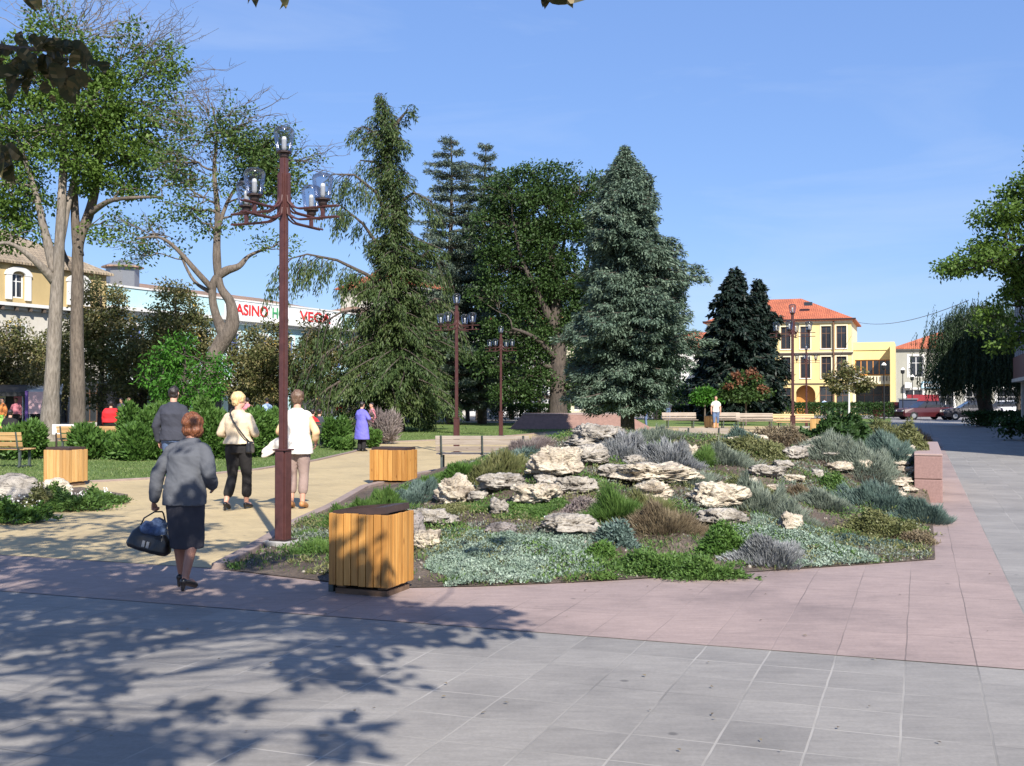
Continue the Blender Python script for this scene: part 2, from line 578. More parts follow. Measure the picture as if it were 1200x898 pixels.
# ================================================================== ground
def sheet(name, poly, z, mat):
    me = bpy.data.meshes.new(name)
    me.from_pydata([(p[0], p[1], z) for p in poly], [], [tuple(range(len(poly)))])
    n = me.polygons[0].normal
    if n.z < 0:
        me.flip_normals()
    o = link(name, me, mat)
    tag(o, kind='structure')
    return o


def gpl(pts):
    return [tuple(GP(*p)[:2]) for p in pts]


def stl(pts):
    return [tuple(ST2(*p)[:2]) for p in pts]


sheet('ground', [(-1500, -400), (1500, -400), (1500, 2500), (-1500, 2500)], 0, M['pave_far'])
sheet('grey_pavement', stl([(-26, -14), (16, -14), (16, 92), (.6, 92), (.6, 9), (-26, 9)]), .004, M['pave_grey'])
sheet('pink_pavement', stl([(-26, 7.4), (.73, 7.4), (.73, 50), (-.6, 50), (-.6, 13), (-26, 13)]), .008, M['pave_pink'])
bed_left = [(262, 668), (300, 647), (347, 617), (390, 597), (430, 573), (495, 557), (560, 545)]
sand = stl([(-40, 9.1)]) + gpl(bed_left) + gpl([(600, 525), (640, 516), (720, 509), (900, 507), (1010, 506), (1060, 505), (1060, 497), (900, 499), (700, 500), (560, 508), (400, 515), (-500, 530)])
sheet('sand_path', sand, .012, M['pave_sand'])


def slab_poly(name, poly, z0, z1, mat):
    m = MB(); m.prism(poly, z0, z1)
    o = m.build(name, mat); tag(o, kind='structure'); return o


lawn_edge = [(-500, 590), (-100, 572), (95, 566), (200, 560.5), (300, 551), (370, 540), (415, 529.5), (430, 523), (455, 518), (520, 515.5), (560, 513), (600, 510.5), (650, 506), (700, 502.5)]
lawn_l = gpl(lawn_edge) + gpl([(700, 497), (560, 496), (440, 495), (380, 501), (200, 506), (-100, 510), (-500, 516)])
slab_poly('left_lawn', lawn_l, .0, .035, M['lawn'])
lawn_r = gpl([(565, 543), (600, 527), (640, 518), (720, 510.5), (900, 508), (1010, 507)]) + [(14, 40), (11, 33), (2, 31), (-1, 28.5)]
slab_poly('right_lawn', lawn_r, .0, .03, M['lawn'])
slab_poly('far_lawn', gpl([(740, 500.5), (1040, 499), (1045, 491), (740, 492)]), .0, .03, M['lawn'])


def kerb(name, pts, w, z1, mat):
    P = [Vector((p[0], p[1], 0)) for p in pts]
    L, Rr = [], []
    for i, p in enumerate(P):
        d = (P[min(i + 1, len(P) - 1)] - P[max(i - 1, 0)]).normalized()
        nn = Vector((-d.y, d.x, 0))
        L.append(p + nn * w / 2); Rr.append(p - nn * w / 2)
    m = MB(); m.prism([tuple(v[:2]) for v in L + Rr[::-1]], 0, z1)
    o = m.build(name, mat, bevel=.01); tag(o, kind='structure')


M['kerbm'] = simple('kerb_stone', (.29, .22, .19), (.21, .16, .14), .85, 8, .3)
kerb('bed_kerb', [(p[0] - .05, p[1]) for p in gpl(bed_left)], .14, .065, M['kerbm'])
kerb('lawn_kerb', gpl([(x, y + .7) for x, y in lawn_edge]), .1, .05, M['kerbm'])

# ------------------------------------------------------------------ rock garden mound
BED = gpl([(262, 669), (320, 676), (380, 683), (430, 688), (480, 690.5), (560, 689), (690, 683.5), (850, 674), (1000, 664), (1096, 657)])
BED += stl([(.146, 14), (.146, 17), (.146, 22), (.146, 28), (.146, 34)]) + [(7, 33), (2, 30.5), (-.85, 28.0)]
BED += gpl(bed_left[:0:-1])
BED = np.array(BED)


def seg_dist(P, A, B):
    AB = B - A
    t = np.clip(((P - A) @ AB) / (AB @ AB), 0, 1)
    return np.linalg.norm(P - (A + t[:, None] * AB), axis=1)


def edge_dist(P, idx):
    return np.min([seg_dist(P, BED[i], BED[(i + 1) % len(BED)]) for i in idx], axis=0)


NB = len(BED)
FRONT = list(range(0, 9))
RIGHT = list(range(9, 13))
BACK = [13, 14, 15]
LEFT = list(range(16, NB))


def sm(x):
    x = np.clip(x, 0, 1); return x * x * (3 - 2 * x)


def mound(P):
    P = np.atleast_2d(np.asarray(P, float))[:, :2]
    f = edge_dist(P, FRONT); r = edge_dist(P, RIGHT); b = edge_dist(P, BACK); l = edge_dist(P, LEFT)
    t = P[:, 0] * ST + P[:, 1] * CT
    rr = r + np.maximum(0, t - 18.3) * 1.3
    h = .92 * sm((f + .3) / 8.6) * sm((rr + .2) / 3.2) * sm((b + .3) / 10.5) * sm(l / 4.0)
    e = np.minimum(np.minimum(f, rr), np.minimum(b, l))
    ins = inpoly(P)
    h = np.where(ins, h, 0); e = np.where(ins, e, 0)
    h += sm(e / 1.2) * (.05 + .05 * np.sin(P[:, 0] * 2.1 + 1) * np.cos(P[:, 1] * 1.7) + .03 * np.sin(P[:, 0] * 5.3 + P[:, 1] * 4.1))
    return np.maximum(h, 0) + .016


def inpoly(P):
    x, y = P[:, 0], P[:, 1]; r_ = np.zeros(len(P), bool); j = len(BED) - 1
    for i in range(len(BED)):
        xi, yi = BED[i]; xj, yj = BED[j]
        if yi != yj:
            r_ ^= ((yi > y) != (yj > y)) & (x < (xj - xi) * (y - yi) / (yj - yi) + xi)
        j = i
    return r_


def mz(x, y):
    return float(mound([[x, y]])[0])


def MP(px, py):
    """point of the mound's surface seen at photo position"""
    r = ray(px, py)
    best = None
    prev = 8.0
    for Y in np.arange(8.5, 36, .1):
        p = Vector((0, 0, CAMZ)) + r * (Y / r.y)
        if p.z <= mz(p.x, p.y):
            return Vector((p.x, p.y, mz(p.x, p.y)))
    return Vector((p.x, p.y, mz(p.x, p.y)))


def build_mound():
    # boundary resampled, then shrunk towards the centre ring by ring
    c = np.array([2.2, 18.5])
    pts = []
    for i in range(NB):
        a, b = BED[i], BED[(i + 1) % NB]
        k = max(2, int(np.linalg.norm(b - a) / .12))
        for j in range(k): pts.append(a + (b - a) * j / k)
    pts = np.array(pts); n = len(pts); K = 90
    V = []
    for k in range(K):
        f = 1 - (k / K)
        V.append(c + (pts - c) * f)
    V = np.concatenate(V)
    Z = mound(V)
    Z += np.where(np.arange(len(V)) < n, 0, rng.normal(size=len(V)) * .008)
    V = np.column_stack([V, Z])
    V = np.vstack([V, [c[0], c[1], mz(*c)]])
    F = []
    for k in range(K - 1):
        for i in range(n):
            F.append((k * n + i, k * n + (i + 1) % n, (k + 1) * n + (i + 1) % n, (k + 1) * n + i))
    me = bpy.data.meshes.new('garden_mound')
    F += [((K - 1) * n + i, (K - 1) * n + (i + 1) % n, len(V) - 1) for i in range(n)]
    me.from_pydata(V.tolist(), [], F)
    me.polygons.foreach_set("use_smooth", [True] * len(me.polygons))
    if me.polygons[0].normal.z < 0: me.flip_normals()
    o = link('ground_mound', me, M['soil']); tag(o, kind='structure')


build_mound()

# small left bed
BED2 = gpl([(-300, 612), (-100, 592), (30, 578), (95, 574), (150, 583), (100, 592), (0, 608), (-300, 650)])
m = MB(); m.prism(BED2, 0, .05); tag(m.build('left_bed_soil', M['soil']), kind='structure')

# retaining wall end of the rock garden
M['granite'] = simple('pink_granite_block', (.27, .165, .145), (.20, .12, .105), .7, 30, .2)
M['granite_top'] = simple('pink_granite_cap', (.34, .245, .22), (.28, .20, .18), .7, 20, .2)
t0 = 18.75
gw = empty('garden_wall', ST2(.115, t0), -TH, 'low pink granite wall of squared blocks closing the right end of the rock garden', 'wall')
for k in range(3):
    for j in range(2):
        m = MB(); m.b2((-.21, k * 1.75 + (.003 if k else 0), .0 + j * .37 + (0 if j == 0 else .004)), (.21, (k + 1) * 1.75, .366 + j * .37))
        m.build('wall_block', M['granite'], gw, bevel=.012)
m = MB(); m.b2((-.212, -.004, .742), (.212, 5.25, .775)); m.build('wall_cap', M['granite_top'], gw, bevel=.008)


# ------------------------------------------------------------------ rocks
def rock(px, py, w, h, mat, label, seed, depth=None, sharp=1.0, group=None, flat=.55, sink=.25):
    """(px,py) centre of the boulder in the photo, w,h its size there"""
    w *= .95; h *= .78
    base = MP(px, py + h * .5)
    d = base.y
    rx = w * d / FPX / 2; rz = h * d / FPX / 2 * (1.1 + sink)
    ry = (depth or .8) * rx
    ry = max(ry, rz * .8)
    bm = bmesh.new()
    bmesh.ops.create_icosphere(bm, subdivisions=5 if w > 34 else 4, radius=1)
    so = Vector((seed * 7.3, seed * 3.1, seed * 1.7))
    for v in bm.verts:
        p = v.co.copy()
        # squarer than a ball
        q = Vector([math.copysign(abs(c) ** .75, c) for c in p])
        n1 = noise.noise(q * 1.1 + so)
        n2 = noise.noise(q * 2.6 + so)
        n3 = abs(noise.noise(q * 5.5 + so))
        n4 = noise.noise(q * 13 + so)
        lay = math.sin((q.z * 7 + n1 * 3 + seed)) * .045 * sharp
        cell = noise.cell(q * 2.2 + so)
        n5 = noise.noise(q * 28 + so)
        hole = max(0, noise.noise(q * 8.5 + so * 1.3) - .12)
        f = 1 + .32 * n1 + .22 * n2 - .20 * n3 * sharp + .07 * n4 + .035 * n5 + .09 * cell + lay - .55 * hole
        v.co = Vector((q.x * rx * f, q.y * ry * f, q.z * rz * f * (1 if q.z > 0 else .6)))
    me = bpy.data.meshes.new('boulder')
    bm.to_mesh(me); bm.free()
    me.polygons.foreach_set("use_smooth", [True] * len(me.polygons))
    o = link('boulder', me, mat, loc=(base.x, base.y + ry * .3, base.z + rz * (1 - sink) * .8), rz=random.uniform(-.5, .5))
    tag(o, label, 'rock', group)
    return o


RW, RG, RD = M['rock_white'], M['rock_grey'], M['rock_dark']
rocks = [
    (650, 544, 62, 44, RW, 'big rounded cream boulder with dark holes, largest pale rock left of the mound top'),
    (702, 513, 78, 30, RG, 'broad grey pitted outcrop on the very top of the rock mound'),
    (692, 536, 46, 26, RG, 'grey rock wedged between the big cream boulder and the lavender'),
    (533, 578, 46, 38, RW, 'cream yellow boulder at the left end of the rock garden above the dark slab'),
    (505, 608, 62, 22, RG, 'flat tilted dark grey slab lying at the left edge of the silver plants'),
    (500, 634, 36, 26, RW, 'small bright white rock in the silver plants beside the wooden bin'),
    (487, 622, 18, 34, RD, 'dark shaded stone standing between the wooden bin and the small white rock'),
    (586, 566, 56, 24, RG, 'long grey rock between the cream yellow boulder and the big cream boulder'),
    (628, 581, 56, 30, RW, 'pale layered rock just below the big rounded cream boulder'),
    (676, 570, 50, 22, RG, 'grey lens shaped rock to the right of the pale layered rock'),
    (585, 596, 24, 24, RG, 'small upright grey stone surrounded by green mat plants'),
    (586, 623, 40, 20, RD, 'mauve grey stone half sunk in the silver mat'),
    (666, 617, 72, 26, RG, 'flat pitted grey rock to the right of the silver mat'),
    (772, 556, 100, 26, RW, 'wide bright white ledge of rock under the lavender'),
    (765, 577, 50, 26, RW, 'pale block just below the wide white ledge'),
    (725, 556, 52, 18, RG, 'low grey ledge joining the mound top and the wide white ledge'),
    (840, 583, 66, 32, RW, 'cracked layered white boulder in the middle of the right slope'),
    (848, 608, 60, 22, RG, 'grey white slab lying just below the cracked layered boulder'),
    (927, 612, 28, 24, RW, 'small white stone sticking out above the purple grey bush'),
    (898, 553, 44, 16, RG, 'rubbly pale rock between grey bushes on the right slope'),
    (933, 533, 36, 16, RG, 'rounded grey rock lying on bare soil of the right slope'),
    (918, 545, 24, 12, RG, 'small flat grey rock below the rounded grey rock'),
    (965, 519, 36, 12, RW, 'long white rock near the top right of the mound beside the dark green shrub'),
    (985, 552, 32, 14, RW, 'smooth beige rock on bare soil left of the grey bushes by the wall'),
    (1012, 546, 26, 12, RW, 'slanting cream rock beside the grey bushes near the wall'),
    (958, 556, 16, 12, RG, 'very small round stone left of the smooth beige rock'),
    (930, 562, 30, 10, RW, 'low pale sliver of rock below the very small round stone'),
    (890, 514, 22, 10, RW, 'small white rock at the back edge of the mound below the benches'),
    (812, 529, 12, 16, RW, 'small upright white stone at the right end of the lavender'),
    (861, 516, 18, 9, RW, 'tiny white rock at the back of the mound left of the olive shrub'),
    (519, 580, 24, 18, RD, 'dark rough stone touching the left of the cream yellow boulder'),
    (560, 583, 24, 14, RG, 'low grey stone between the cream yellow boulder and the long grey rock'),
    (880, 566, 26, 12, RW, 'bone coloured stone above the grey green bushes on the right slope'),
    (975, 535, 24, 9, RG, 'thin grey ledge showing in the soil above the smooth beige rock'),
    (948, 527, 22, 9, RG, 'flat brownish stone behind the rounded grey rock'),
    (745, 540, 34, 12, RG, 'grey ledge under the left part of the lavender'),
    (640, 563, 30, 14, RG, 'grey chunk under the left side of the big cream boulder'),
    (906, 572, 20, 9, RW, 'chip of white rock among the olive plants on the right slope'),
]
for i, (px, py, w, h, mt, lab) in enumerate(rocks):
    rock(px, py, w, h, mt, lab, i + 3.3)
for i in range(10):
    row = i % 2; k = i // 2
    rock(1064 - row * 11 + random.uniform(-3, 3), 527 + k * 12 + row * 5, 17 + random.uniform(-3, 8), 8, RW,
         'white stone in the small dry stack against the granite wall', 60 + i, group='white stones stacked against the granite wall')
# left bed rocks
def rock_at(p, rx, ry, rz, mat, label, seed):
    bm = bmesh.new(); bmesh.ops.create_icosphere(bm, subdivisions=4, radius=1)
    so = Vector((seed * 7.3, seed * 3.1, seed * 1.7))
    for v in bm.verts:
        q = v.co.copy(); f = 1 + .3 * noise.noise(q * 1.3 + so) + .15 * noise.noise(q * 4 + so) + .06 * noise.noise(q * 11 + so)
        v.co = Vector((q.x * rx * f, q.y * ry * f, q.z * rz * f))
    me = bpy.data.meshes.new('boulder'); bm.to_mesh(me); bm.free()
    me.polygons.foreach_set("use_smooth", [True] * len(me.polygons))
    tag(link('boulder', me, mat, loc=p), label, 'rock')


rock_at(GP(20, 592) + Vector((0, 0, .2)), .42, .35, .27, M['rock_grey'], 'grey boulder in the small left bed in front of the bench', 91)
rock_at(GP(67, 581) + Vector((0, 0, .12)), .26, .22, .16, M['rock_white'], 'pale rock in the small left bed in front of the left wooden bin', 95)


# loose stones and litter on the soil
def pebbles(name, n, mat, smin, smax):
    P = []
    while len(P) < n:
        s = rng.uniform(-7, .1, 4000); t = rng.uniform(9, 24, 4000)
        X = s * CT + t * ST; Y = -s * ST + t * CT
        Q = np.column_stack([X, Y])
        inside = np.array([pip(q, BED) for q in Q])
        P += Q[inside].tolist()
    P = np.array(P[:n]); Z = mound(P)
    bm = bmesh.new(); bmesh.ops.create_icosphere(bm, subdivisions=1, radius=1)
    B = np.array([v.co for v in bm.verts]); Fb = np.array([[v.index for v in f.verts] for f in bm.faces]); bm.free()
    sz = rng.uniform(smin, smax, n)[:, None, None] * rng.uniform(.5, 1.2, (n, 1, 3))
    V = B[None] * sz * (1 + rng.normal(size=(n, len(B), 1)) * .15)
    V += np.column_stack([P, Z])[:, None, :]
    F = (Fb[None] + (np.arange(n) * len(B))[:, None, None]).reshape(-1, 3)
    tag(np_mesh(name, V.reshape(-1, 3), F, mat), 'small pale stones strewn over the brown soil of the rock garden', 'gravel', kind='stuff')


def pip(q, poly):
    x, y = q; ins = False; j = len(poly) - 1
    for i in range(len(poly)):
        xi, yi = poly[i]; xj, yj = poly[j]
        if (yi > y) != (yj > y) and x < (xj - xi) * (y - yi) / (yj - yi) + xi: ins = not ins
        j = i
    return ins


pebbles('gravel', 2600, M['rock_grey'], .006, .026)


# ------------------------------------------------------------------ plants of the garden
def leafcloud(n, L, W, mode, rx, ry, h, ground):
    """n leaves in a dome rx,ry,h. mode: 'blade' stems fanning outwards, 'leaf' small leaves on a lumpy dome, 'mat' low carpet"""
    a = rng.uniform(0, 2 * math.pi, n); r = np.sqrt(rng.uniform(0, 1, n))
    out_ = rng.uniform(0, 1, n) < .16
    r = np.where(out_ & (mode != 'mat'), r * 1.4, r)
    x = r * np.cos(a) * rx; y = r * np.sin(a) * ry
    r = np.minimum(r, .985)
    lump = 1 + .28 * np.sin(x / rx * 5 + rx * 40) * np.cos(y / ry * 4 + 3) + rng.normal(size=n) * .06
    # ragged outline, flatter dome, sub-clumps of different height
    k1 = 1 + .22 * np.sin(a * 3 + rx * 31) + .12 * np.sin(a * 7 + ry * 17)
    x = x * k1; y = y * k1
    lump = lump * (.72 + .42 * np.sin(x * 11 + rx * 9) * np.sin(y * 9 + ry * 5) + .2 * np.sin(x * 23) * np.sin(y * 19 + 1))
    dome = np.clip(1 - r ** 2.0, 0, 1) ** .62 * h * np.maximum(lump, .25)
    if mode == 'blade':
        C = np.column_stack([x * .75, y * .75, np.maximum(dome - L * rng.uniform(.4, 1.1, n), 0)])
        D = np.column_stack([x / rx * .75, y / ry * .75, np.full(n, 1.0)]) + rng.normal(size=(n, 3)) * .22
    elif mode == 'leaf':
        u = rng.uniform(.45, 1.02, n)
        C = np.column_stack([x * (.6 + .4 * u), y * (.6 + .4 * u), dome * u])
        D = rng.normal(size=(n, 3)) * .8 + np.column_stack([x / rx, y / ry, np.full(n, .45)])
    else:
        C = np.column_stack([x, y, dome * rng.uniform(.3, 1, n)])
        D = rng.normal(size=(n, 3)) * np.array([1, 1, .5]) + np.array([0, 0, .45])
    N = rng.normal(size=(n, 3)) + np.array([0, 0, .8])
    Ls = L * rng.uniform(.55, 1.25, n)
    if mode == 'mat' and ground is not None:
        ki = inpoly(C[:, :2] + np.array(ground)); C, D, N, Ls = C[ki], D[ki], N[ki], Ls[ki]; x = x[ki]; y = y[ki]; n = len(C)
    V, F = rhombs(C, D, N, Ls, W * rng.uniform(.7, 1.2, n))
    rnd = np.clip(rng.uniform(0, 1, n) * .6 + .4 * (.5 + .5 * np.sin(x * 9 + 1) * np.cos(y * 7)), 0, 1)
    if ground is not None:
        ox, oy = ground
        z = mound(np.column_stack([V[:, 0] + ox, V[:, 1] + oy])) - .016
        base = mz(ox, oy)
        V[:, 2] += z + .016 - base
    return V, F, rnd


def plant(name, label, cat, px, py, w, h, n, L, W, mode, mat, ratio=.8, stuff=False, ongarden=True, core=True):
    if ongarden and mode == 'blade': n = int(n * 2.3); W *= .55; L *= .76; h *= .72; w *= 1.12
    if ongarden and mode == 'leaf': n = int(n * 2.2); W *= .72; L *= .72; h *= .74; w *= 1.1
    if mode == 'mat': n = int(n * 3.2); L *= .62; W *= .62; h *= .8
    """px,py: middle of its foot in the photo; w,h: size there"""
    p = MP(px, py) if ongarden else GP(px, py, .03)
    d = p.y
    rx = w * d / FPX / 2; hh = h * d / FPX; ry = rx * ratio
    c = Vector((p.x, p.y + ry * .55, 0)); c.z = mz(c.x, c.y) if ongarden else .03
    V, F, rnd = leafcloud(n, L, W, mode, rx, ry, hh, (c.x, c.y) if ongarden else None)
    o = np_mesh(name, V, F, mat, rnd=rnd, loc=c)
    tag(o, label, cat, kind='stuff' if stuff else None)
    return o


G = M
plants = [
    # silver mats (carpets: stuff)
    ('silver_groundcover', 'carpet of pale silver green leaves along the front left of the rock garden', 'ground cover', 590, 684, 220, 13, 13000, .055, .022, 'mat', G['pl_silver'], 2.0, True),
    ('silver_groundcover', 'pale mint green carpet of leaves at the front right of the rock garden', 'ground cover', 960, 662, 180, 13, 13000, .05, .022, 'mat', G['pl_silver'], 2.2, True),
    ('silver_groundcover', 'small patch of pale silver leaves above the purple grey bush', 'ground cover', 885, 628, 80, 9, 2500, .05, .022, 'mat', G['pl_silver'], .9, True),
    ('green_groundcover', 'green mat of small leaves around the small upright grey stone', 'ground cover', 605, 606, 120, 10, 5200, .045, .022, 'mat', G['pl_green'], .8, True),
    ('green_groundcover', 'olive green mat between the dark slab and the cream yellow boulder', 'ground cover', 525, 604, 70, 10, 2400, .045, .022, 'mat', G['pl_olive'], .8, True),
    ('lavender_bush', 'silver lavender bush on top of the mound right of the grey outcrop', 'shrub', 735, 541, 80, 32, 2600, .16, .020, 'blade', G['pl_lav']),
    ('lavender_bush', 'wide silver mauve lavender bush above the wide white ledge', 'shrub', 788, 545, 80, 34, 2600, .16, .020, 'blade', G['pl_lav']),
    ('grey_herb_bush', 'feathery grey green bush behind the lavender', 'shrub', 768, 520, 90, 16, 2600, .16, .02, 'blade', G['pl_grey']),
    ('grey_herb_bush', 'feathery grey bush with yellow green edge right of the lavender', 'shrub', 855, 545, 60, 36, 2400, .15, .018, 'blade', G['pl_grey']),
    ('yellow_green_herb', 'thin yellow green tuft beside the feathery grey bush', 'plant', 828, 546, 28, 26, 900, .14, .016, 'blade', G['pl_green']),
    ('grey_herb_bush', 'low grey green bush above the cracked layered boulder', 'shrub', 812, 572, 60, 22, 2200, .13, .018, 'blade', G['pl_grey']),
    ('grey_herb_bush', 'large blue grey bush right of the cracked layered boulder', 'shrub', 895, 603, 84, 44, 3800, .15, .017, 'blade', G['pl_grey']),
    ('grey_herb_bush', 'blue grey bush trailing down towards the mint green carpet', 'shrub', 935, 618, 50, 34, 1900, .15, .017, 'blade', G['pl_grey']),
    ('lavender_bush', 'purple grey bush at the front edge of the bed near the middle', 'shrub', 910, 664, 84, 46, 4200, .10, .022, 'blade', G['pl_lav']),
    ('green_herb', 'bright green weedy plant spilling over the front edge of the bed', 'plant', 830, 678, 70, 26, 2600, .07, .028, 'leaf', G['pl_green']),
    ('green_herb', 'broad clump of bright green weeds left of the spilling plant', 'plant', 775, 674, 90, 34, 3200, .07, .026, 'leaf', G['pl_green']),
    ('green_herb', 'dark green herb clump left of the purple grey bush', 'plant', 855, 650, 60, 38, 2600, .08, .024, 'leaf', G['lf_hedge']),
    ('grassy_herb', 'tall fresh green grass tuft below the grey lens shaped rock', 'plant', 725, 608, 60, 40, 2000, .22, .016, 'blade', G['pl_green']),
    ('dry_herb', 'dry reddish brown herbs below the wide white ledge', 'plant', 782, 625, 86, 40, 2800, .16, .014, 'blade', G['pl_dry']),
    ('grassy_herb', 'mixed green and brown tuft below the pale block', 'plant', 760, 605, 60, 30, 1800, .17, .014, 'blade', G['pl_olive']),
    ('green_herb', 'blue green herb left of the dry reddish brown herbs', 'plant', 725, 640, 44, 34, 1300, .08, .026, 'leaf', G['pl_teal']),
    ('green_herb', 'small round dark green plant right of the silver carpet', 'plant', 705, 656, 34, 18, 900, .05, .022, 'leaf', G['lf_hedge']),
    ('green_herb', 'low green plant on the soil at the corner of the silver carpet', 'plant', 708, 681, 34, 8, 600, .05, .02, 'mat', G['pl_green']),
    ('olive_herb', 'olive green trailing plant above the smooth soil of the right slope', 'plant', 890, 535, 80, 26, 3000, .08, .03, 'leaf', G['pl_olive']),
    ('olive_herb', 'olive and rust coloured plant at the back of the mound below the right benches', 'plant', 915, 521, 70, 24, 2300, .10, .028, 'leaf', G['pl_dry']),
    ('green_herb', 'grey green feathery plant at the back of the mound left of the rusty one', 'plant', 875, 521, 46, 20, 1500, .12, .02, 'blade', G['pl_teal']),
    ('olive_herb', 'yellow green heather like patch in the middle of the right slope', 'plant', 880, 577, 56, 14, 2000, .06, .018, 'leaf', G['pl_olive']),
    ('green_herb', 'bright green clump in front of the smooth beige rock', 'plant', 985, 578, 40, 22, 1700, .06, .026, 'leaf', G['pl_green']),
    ('dry_herb', 'dry brown patch above the mint green carpet', 'plant', 950, 585, 50, 12, 1300, .08, .016, 'blade', G['pl_dry']),
    ('grey_herb_bush', 'grey green bush below the dark green shrub', 'shrub', 985, 541, 70, 28, 3000, .18, .018, 'blade', G['pl_grey']),
    ('grey_herb_bush', 'spiky blue grey bush behind the stacked white stones', 'shrub', 1048, 545, 60, 27, 3000, .20, .017, 'blade', G['pl_teal']),
    ('grey_herb_bush', 'wide low grey green bush left of the stacked white stones', 'shrub', 1022, 563, 80, 30, 3200, .17, .018, 'blade', G['pl_grey']),
    ('grey_herb_bush', 'round blue green bush hugging the foot of the granite wall', 'shrub', 1088, 614, 62, 40, 4600, .14, .015, 'blade', G['pl_teal']),
    ('grey_herb_bush', 'wide blue green bush left of the foot of the granite wall', 'shrub', 1040, 600, 90, 38, 5000, .14, .015, 'blade', G['pl_teal']),
    ('grey_herb_bush', 'grey bush above the bright green clump', 'shrub', 975, 600, 60, 26, 2600, .14, .016, 'blade', G['pl_grey']),
    ('olive_herb', 'yellow green leafy bush in front of the blue green bushes', 'shrub', 1044, 628, 78, 36, 3600, .06, .028, 'leaf', G['pl_olive']),
    ('low_herb', 'low grey green carpet at the right front corner of the bed', 'ground cover', 1020, 639, 100, 8, 2600, .045, .02, 'mat', G['pl_teal'], .6, True),
    ('brown_herb', 'small brownish low plant at the right front corner of the bed', 'plant', 1080, 638, 36, 16, 1100, .06, .018, 'leaf', G['pl_dry']),
    ('leafy_shrub', 'dark green leafy rose shrub on the far right of the mound', 'shrub', 990, 520, 76, 44, 4200, .13, .075, 'leaf', G['lf_dark']),
    ('leafy_shrub', 'glossy green shrub right of the rose shrub', 'shrub', 1023, 516, 44, 30, 2200, .13, .07, 'leaf', G['pl_green']),
    ('brown_shrub', 'olive and brown straggly shrub above the granite wall', 'shrub', 1050, 522, 64, 34, 2900, .14, .03, 'leaf', G['pl_olive']),
    ('brown_shrub', 'rust brown dry shrub at the end of the granite wall', 'shrub', 1078, 520, 50, 32, 2500, .22, .016, 'blade', G['pl_dry']),
    ('juniper_bush', 'arching olive juniper at the left back of the rock garden beside the green bench', 'shrub', 580, 566, 90, 40, 4000, .16, .025, 'blade', G['pl_olive']),
    ('juniper_bush', 'green juniper sprays left of the arching olive one', 'shrub', 540, 562, 56, 28, 2300, .13, .024, 'blade', G['lf_hedge']),
    ('heather_bush', 'purplish heather bush behind the big cream boulder', 'shrub', 615, 533, 52, 24, 2400, .18, .018, 'blade', G['pl_mauve']),
    ('grey_herb_bush', 'low green grey plant between heather and cream boulder', 'shrub', 596, 548, 60, 20, 2200, .12, .02, 'leaf', G['pl_teal']),
    ('mauve_plant', 'mauve dry flowers below the pale layered rock', 'plant', 690, 600, 56, 16, 1500, .06, .02, 'leaf', G['pl_mauve']),
    ('green_herb', 'lush green weeds along the kerb between the two wooden bins', 'plant', 440, 607, 90, 34, 4800, .12, .02, 'blade', G['pl_green']),
    ('green_herb', 'green weeds behind the front wooden bin', 'plant', 405, 616, 60, 28, 2600, .12, .02, 'blade', G['pl_green']),
    ('green_herb', 'blue green weeds above the lush green weeds', 'plant', 485, 593, 80, 26, 3600, .10, .022, 'blade', G['pl_teal']),
    ('green_herb', 'low green weeds right of the tall lamp post', 'plant', 372, 650, 60, 16, 2200, .08, .018, 'blade', G['pl_green']),
    ('green_herb', 'sparse green weeds beside the concrete foot of the tall lamp post', 'plant', 360, 630, 34, 10, 900, .07, .016, 'blade', G['pl_green']),
    ('green_herb', 'trailing weeds between the mid wooden bin and the bench', 'plant', 505, 570, 60, 16, 2200, .10, .02, 'blade', G['pl_green']),
]
for pl in plants:
    plant(*pl)

# sparse grass and weeds over the whole bed
def sprinkle(name, label, n, L, W, mat, region, cat='grass'):
    s = rng.uniform(region[0], region[1], n * 3); t = rng.uniform(region[2], region[3], n * 3)
    X = s * CT + t * ST; Y = -s * ST + t * CT
    k = noise_mask(X, Y)
    Q = np.column_stack([X, Y])[k]
    Q = Q[[pip(q, BED) for q in Q]][:n]
    C = np.column_stack([Q, mound(Q) - .005]); m_ = len(C)
    D = rng.normal(size=(m_, 3)) * .45 + np.array([0, 0, 1]); N = rng.normal(size=(m_, 3))
    V, F = rhombs(C, D, N, L * rng.uniform(.5, 1.3, m_), W)
    tag(np_mesh(name, V, F, mat, rnd=rng.uniform(0, 1, m_)), label, cat, kind='stuff')


def noise_mask(X, Y):
    return (np.sin(X * 1.9 + 2) * np.cos(Y * 1.3) + np.sin(X * 4.1 + Y * 3.3) * .5 + rng.normal(size=len(X)) * .5) > .15


sprinkle('weeds', 'thin green weeds scattered over the soil of the rock garden', 30000, .055, .010, M['pl_green'], (-8, .1, 9, 30))
sprinkle('weeds', 'dry brownish weeds scattered over the soil of the rock garden', 16000, .055, .010, M['pl_olive'], (-8, .1, 9, 30))

